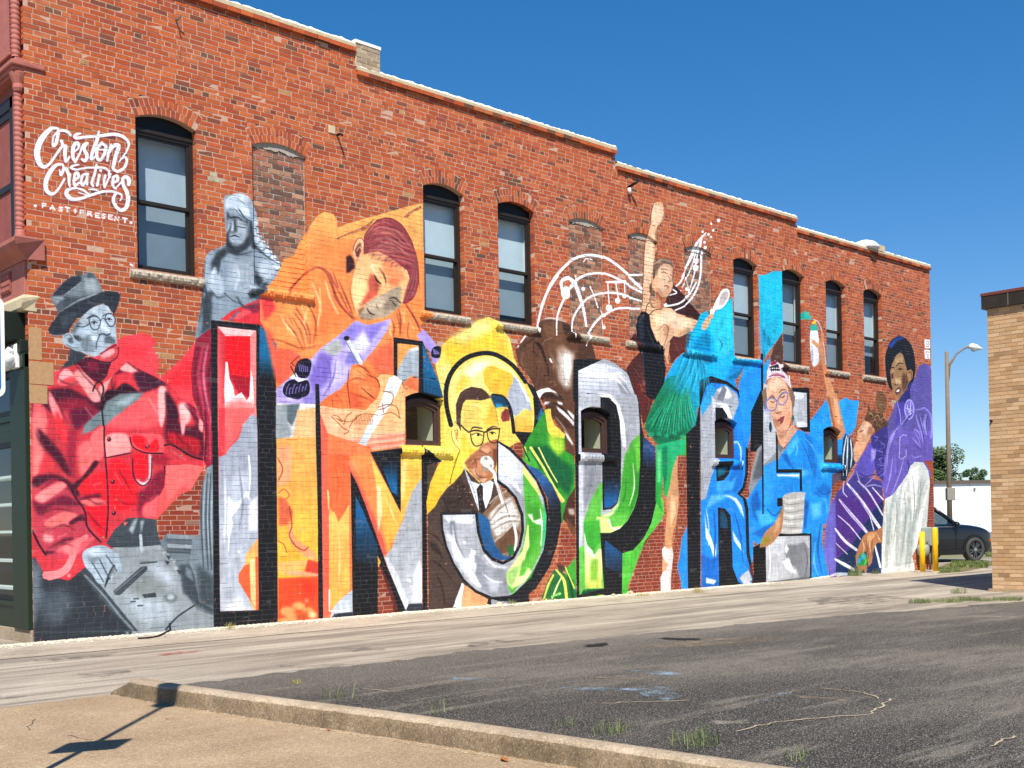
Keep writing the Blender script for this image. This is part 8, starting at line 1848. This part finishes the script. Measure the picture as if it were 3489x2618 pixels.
for px, py, rad, n, h, m, lab, grp in (
        (783, 2145, .07, 60, .10, M_GRD, 'dry weed tuft at the foot of the letter I', None), (1365, 2085, .06, 40, .12, M_GRD, 'thin weed at the foot of the letter N', None), (1740, 2060, .09, 70, .10, M_GR, 'green weed at the foot of the letter S', None),
        (2375, 2020, .13, 110, .12, M_GRD, 'dry weeds at the black stem of the letter R', None), (2185, 2033, .14, 90, .09, M_GRD, 'short dry weeds below the ballet shoe', None), (2908, 1963, .22, 240, .26, M_GR, 'bushy green weed under the hand holding a ball', None), (2978, 1957, .12, 90, .16, M_GR, 'small green weed beside the white painted trousers', None),
        (3130, 2055, .20, 260, .09, M_GR, 'low grass tuft standing alone on the alley edge', None), (3225, 2052, .28, 380, .07, M_GR, 'long grass spilling onto the alley beside the tan building corner', 'grass along the tan building'), (3290, 2046, .26, 380, .08, M_GR, 'long grass against the tan building corner, just below the shadow', 'grass along the tan building'), (3350, 2048, .16, 180, .06, M_GR, 'short grass strip under the tan brick corner edge', 'grass along the tan building'), (3430, 2046, .28, 380, .08, M_GR, 'long grass along the tan brick wall, away from its corner', 'grass along the tan building'), (3262, 2022, .18, 90, .13, M_GR, 'tall weeds in the shadow by the tan building', None)):
    g = pix_ground(px, py); sd_ += 1
    tuft('grass_tuft', lab, g[0], g[1] - .02, rad, n, h, m, sd_, grp)
for px, py, rad, n, h, lab, m in ((1145, 2385, .16, 22, .15, 'sparse tall grass stalks behind the kerb near its broken end', M_GR), (1502, 2428, .12, 22, .09, 'small grass clump behind the middle of the kerb', M_GR), (1912, 2476, .10, 24, .07, 'low thin grass behind the kerb beyond the first clump', M_GR), (2070, 2500, .15, 50, .09, 'short yellow-green grass clump behind the kerb', M_GR), (2360, 2540, .18, 80, .11, 'thick grass clump growing between kerb and asphalt', M_GR), (2720, 2590, .14, 30, .09, 'last thin grass clump behind the kerb', M_GR), (1000, 2332, .05, 50, .05, 'tiny dry moss tuft on the asphalt edge', M_GRD)):
    g = pix_ground(px, py, .02); sd_ += 1
    tuft('grass_tuft', lab, g[0] + .03, g[1], rad, n, h, m, sd_, None, .02)
# lawn patch by the car
def lawn(name, px0, px1, py0, py1, n, h, seed):
    rg = random.Random(seed); V = []; Fc = []
    for k in range(n):
        g = pix_ground(rg.uniform(px0, px1), rg.uniform(py0, py1)); b = rg.uniform(0, 6.28); hh = h * rg.uniform(.4, 1.2); w = .012; j = len(V); c0, s0 = math.cos(b), math.sin(b)
        V += [(g[0] - w * s0, g[1] + w * c0, -.02), (g[0] + w * s0, g[1] - w * c0, -.02), (g[0] + hh * .5 * c0, g[1] + hh * .5 * s0, hh)]; Fc.append((j, j + 1, j + 2))
    tag(mesh(name, V, Fc, M_GR), 'patch of long green grass beside the parked car', 'grass', kind='stuff')
lawn('grass', 3240, 3365, 1918, 1936, 2600, .10, 5); lawn('grass', 3190, 3270, 1935, 1952, 1500, .05, 6); lawn('grass', 3355, 3400, 1880, 1895, 900, .18, 8)
gp = [pix_ground(x, y)[:2] for x, y in ((3195, 1956), (3285, 1950), (3390, 1925), (3390, 1912), (3230, 1920), (3190, 1940))]
sheet('grass_verge', [tuple(q) for q in gp], .008, simple('verge_soil', '6c6240', .95, .25, 3))
# gravel along the foot of the wall
def stones(name, n, fn, smin, smax, m, seed):
    rg = random.Random(seed); V = []; Fc = []
    for k in range(n):
        x, y, z = fn(rg); s_ = rg.uniform(smin, smax); j = len(V)
        d = [(1, 0, 0), (-1, 0, 0), (0, 1, 0), (0, -1, 0), (0, 0, .8), (0, 0, -.4)]; a = rg.uniform(0, 6.28); ca, sa_ = math.cos(a), math.sin(a)
        for u, v, w in d:
            q = s_ * rg.uniform(.6, 1.2); V.append((x + (u * ca - v * sa_) * q * 1.2, y + (u * sa_ + v * ca) * q, z + w * q * .7))
        Fc += [tuple(i + j for i in f) for f in ((0, 2, 4), (2, 1, 4), (1, 3, 4), (3, 0, 4), (2, 0, 5), (1, 2, 5), (3, 1, 5), (0, 3, 5))]
    return tag(mesh(name, V, Fc, m), kind='stuff')
M_GRAV = simple('pale_gravel', 'c9bca6', .9, .4, 25)
stones('gravel', 10000, lambda r: (r.uniform(-1.2, 15.5), -abs(r.gauss(0, .20)) - .01, .010), .006, .021, M_GRAV, 9)
stones('gravel', 900, lambda r: (r.uniform(-3, 14), -r.uniform(0.3, 1.5), .008), .003, .008, M_GRAV, 10)
stones('gravel', 1500, lambda r: (r.uniform(-.9, 12), -5.2 - abs(r.gauss(0, .6)), .024), .003, .009, simple('lot_gravel', '7c746a', .9, .3, 25), 12)
stones('gravel', 420, lambda r: (lambda y: (-1.27 - (y + 5.2) * .105 + r.gauss(0, .012) * 1.0 - .02, y, .008))(-r.uniform(5.3, 10.3)), .004, .013, M_KERB, 13)
rb = random.Random(31)
for k, (px, py, sc) in enumerate(((1695, 2062, .06), (1660, 2068, .045), (2112, 2024, .07), (2090, 2032, .05), (2130, 2034, .04), (2690, 1967, .06), (2720, 1964, .05), (560, 2172, .03))):
    g = pix_ground(px, py); bm = bmesh.new(); bmesh.ops.create_icosphere(bm, subdivisions=1, radius=sc)
    for v in bm.verts:
        v.co = Vector((v.co.x * rb.uniform(1.0, 1.7), v.co.y * rb.uniform(.7, 1.2), v.co.z * rb.uniform(.5, .8)))
    o = bmobj('rubble', bm, M_CONC_CAP if k < 6 else M_APRON); o.location = (g[0], min(g[1], -.05), sc * .3); tag(o, 'chunk of broken pale masonry lying at the foot of the mural wall', 'stone', 'masonry rubble along the wall')
# dead leaf on the pavement, black cable at the wall foot
for px, py, sc, lab in ((1718, 2597, .05, 'curled brown dead leaf on the tan pavement near the kerb'), (1120, 2494, .025, 'small brown leaf scrap on the pavement against the kerb')):
    g = pix_ground(px, py); o = mesh('dead_leaf', [(-1, -.2, 0), (-.3, -.45, .25), (.6, -.3, .1), (1.1, .1, .3), (.4, .4, .12), (-.5, .35, .22)], [(0, 1, 5), (1, 4, 5), (1, 2, 4), (2, 3, 4)], simple('dead_leaf', '9a5c2c', .8, .2)); o.location = (g[0], g[1], .012); o.scale = (sc,) * 3; o.rotation_euler.z = 1.0; tag(o, lab, 'leaf')
ck = [pix_ground(x, y)[:2] for x, y in ((560, 2152), (540, 2172), (505, 2178), (470, 2180))]
bm = bmesh.new(); tube(bm, [(ck[0][0], -.01, .12), (ck[0][0], -.03, .03)] + [(q[0], min(q[1], -.04), .016) for q in ck[1:]], .012, 6); tag(bmobj('cable', bm, M_BLACK, None, True), 'black cable running down the grey painted wall onto the gravel', 'cable')
# worn marks on the ground: thin sheets with ragged outlines
def mark(px, name, col, z, jit=.02, rough=None, sub=6):
    pts = [pix_ground(x, y)[:2] for x, y in px]; out = []
    rg = random.Random(int(px[0][0]))
    for a, b in zip(pts, pts[1:] + pts[:1]):
        for k in range(sub):
            f = k / sub; out.append((a[0] + (b[0] - a[0]) * f + rg.gauss(0, jit), a[1] + (b[1] - a[1]) * f + rg.gauss(0, jit)))
    sheet(name, out, z, col)
def worn(name, c0, base, thr):
    t = NT(name); t.base(lin(c0)); t.set(Roughness=.9); n = t.noise(120, 3, .8); n2 = t.noise(5, 4, .7)
    tr = t.new('BsdfTransparent'); mx = t.new('MixShader'); t.put(mx, 0, t.ramp(t.math('ADD', t.math('MULTIPLY', n, .6), t.math('MULTIPLY', n2, .5)), [(thr - .06, BW[0]), (thr + .06, BW[1])])); t.t.links.new(tr.outputs[0], mx.inputs[1]); t.t.links.new(t.b.outputs[0], mx.inputs[2]); t.t.links.new(mx.outputs[0], t.n['Material Output'].inputs[0])
    return t.m
W_BLUE = worn('worn_blue_paint', '8ba3b2', None, .605); W_SAND = worn('sand_streak', '8d7c66', None, .60); W_DARK = worn('tyre_stain', '5c564c', None, .60); W_PALE = worn('pale_scuff', 'a39a8c', None, .60); W_RED = worn('worn_red_paint', 'a85048', None, .57); W_TAR = worn('tar_patch', '1c1a19', None, .48)
for q, m in (([(2170, 2358), (2260, 2350), (2330, 2385), (2275, 2400), (2200, 2385)], W_BLUE), ([(1880, 2352), (1960, 2352), (2180, 2358), (2180, 2366), (1960, 2362)], W_BLUE), ([(2140, 2292), (2300, 2300), (2330, 2312), (2230, 2310)], W_BLUE), ([(1470, 2314), (1560, 2318), (1700, 2328), (1560, 2326)], W_BLUE), ([(2650, 2372), (2700, 2375), (2690, 2385), (2650, 2382)], W_BLUE), ([(2600, 2394), (2635, 2396), (2630, 2404), (2600, 2402)], W_BLUE),
             ([(1960, 2308), (2180, 2320), (2190, 2328), (1980, 2318)], W_SAND), ([(2690, 2378), (2860, 2392), (2900, 2404), (2720, 2390)], W_SAND), ([(2080, 2215), (2400, 2185), (2670, 2178), (2640, 2190), (2340, 2216)], W_SAND), ([(2420, 2470), (2560, 2462), (2540, 2480), (2440, 2484)], W_PALE), ([(3300, 2102), (3460, 2106), (3450, 2112), (3310, 2110)], W_PALE)):
    mark(q, 'lot_marking', m, .0265, .012)
for q, m in (([(2000, 2205), (2066, 2198), (2064, 2208), (1995, 2214)], W_TAR), ([(2255, 2181), (2390, 2183), (2380, 2190), (2260, 2187)], W_TAR)):
    mark(q, 'tar_patch', m, .027, .02)
for q, m in (([(1160, 2210), (1260, 2206), (1330, 2216), (1220, 2222), (1160, 2218)], W_DARK), ([(260, 2300), (440, 2288), (470, 2296), (300, 2312)], W_DARK), ([(1560, 2195), (1740, 2180), (1780, 2186), (1600, 2206)], W_DARK), ([(950, 2270), (1160, 2264), (1210, 2268), (1000, 2278)], W_DARK), ([(100, 2250), (360, 2232), (420, 2230), (180, 2258)], W_DARK), ([(2740, 2040), (2960, 2028), (3120, 2040), (2960, 2060), (2800, 2062)], W_DARK), ([(1720, 2160), (1900, 2150), (1960, 2154), (1800, 2166)], W_PALE), ([(0, 2375), (60, 2372), (40, 2382), (0, 2384)], W_DARK)):
    mark(q, 'alley_stain', m, .0095 if q[0][1] > 2060 else .0095, .03)
mark([(530, 2232), (640, 2220), (690, 2218), (650, 2226), (560, 2236)], 'red_marking', W_RED, .0105, .008); mark([(560, 2452), (600, 2450), (600, 2456), (562, 2458)], 'red_marking', W_RED, .0105, .004)
# pale cracks in the lot
def crack(px, w, m, z=.029):
    P = [pix_ground(x, y)[:2] for x, y in px]; Q = []
    rg = random.Random(int(px[0][0] + px[0][1]))
    for a, b in zip(P, P[1:]):
        n = max(int(math.dist(a, b) / .06), 2)
        Q += [(a[0] + (b[0] - a[0]) * k / n + rg.gauss(0, .008), a[1] + (b[1] - a[1]) * k / n + rg.gauss(0, .012)) for k in range(n)]
    V = []; Fc = []
    for i, q in enumerate(Q):
        d = np.array(Q[min(i + 1, len(Q) - 1)]) - np.array(Q[max(i - 1, 0)]); d = d / (np.hypot(*d) + 1e-9); ww = w * rg.uniform(.3, 1.2)
        V += [(q[0] - d[1] * ww, q[1] + d[0] * ww, z), (q[0] + d[1] * ww, q[1] - d[0] * ww, z)]
    Fc = [(2 * i, 2 * i + 1, 2 * i + 3, 2 * i + 2) for i in range(len(Q) - 1)]
    tag(mesh('crack', V, Fc, m), kind='structure')
W_CRK = simple('sand_in_crack', 'a89880', .95, .25, 40); W_DCR = simple('dark_crack', '4a443c', .95, .25, 40)
for q in ([(2510, 2508), (2620, 2478), (2780, 2462), (2960, 2448), (3000, 2425), (3045, 2390)], [(2810, 2358), (2920, 2368), (2980, 2384), (3010, 2400)], [(3380, 2560), (3420, 2535), (3489, 2520)], [(2060, 2410), (2200, 2405), (2380, 2398)], [(1240, 2358), (1330, 2368), (1400, 2366)]):
    crack(q, .010, W_CRK)
for q in ([(0, 2262), (160, 2246), (300, 2232), (420, 2222)], [(1750, 2128), (1990, 2100), (2200, 2090)]):
    crack(q, .007, W_DCR, .0085)
for q in ([(100, 2490), (110, 2460), (140, 2448)], [(230, 2508), (300, 2525), (350, 2520)]):
    crack(q, .004, W_DCR, .0085)
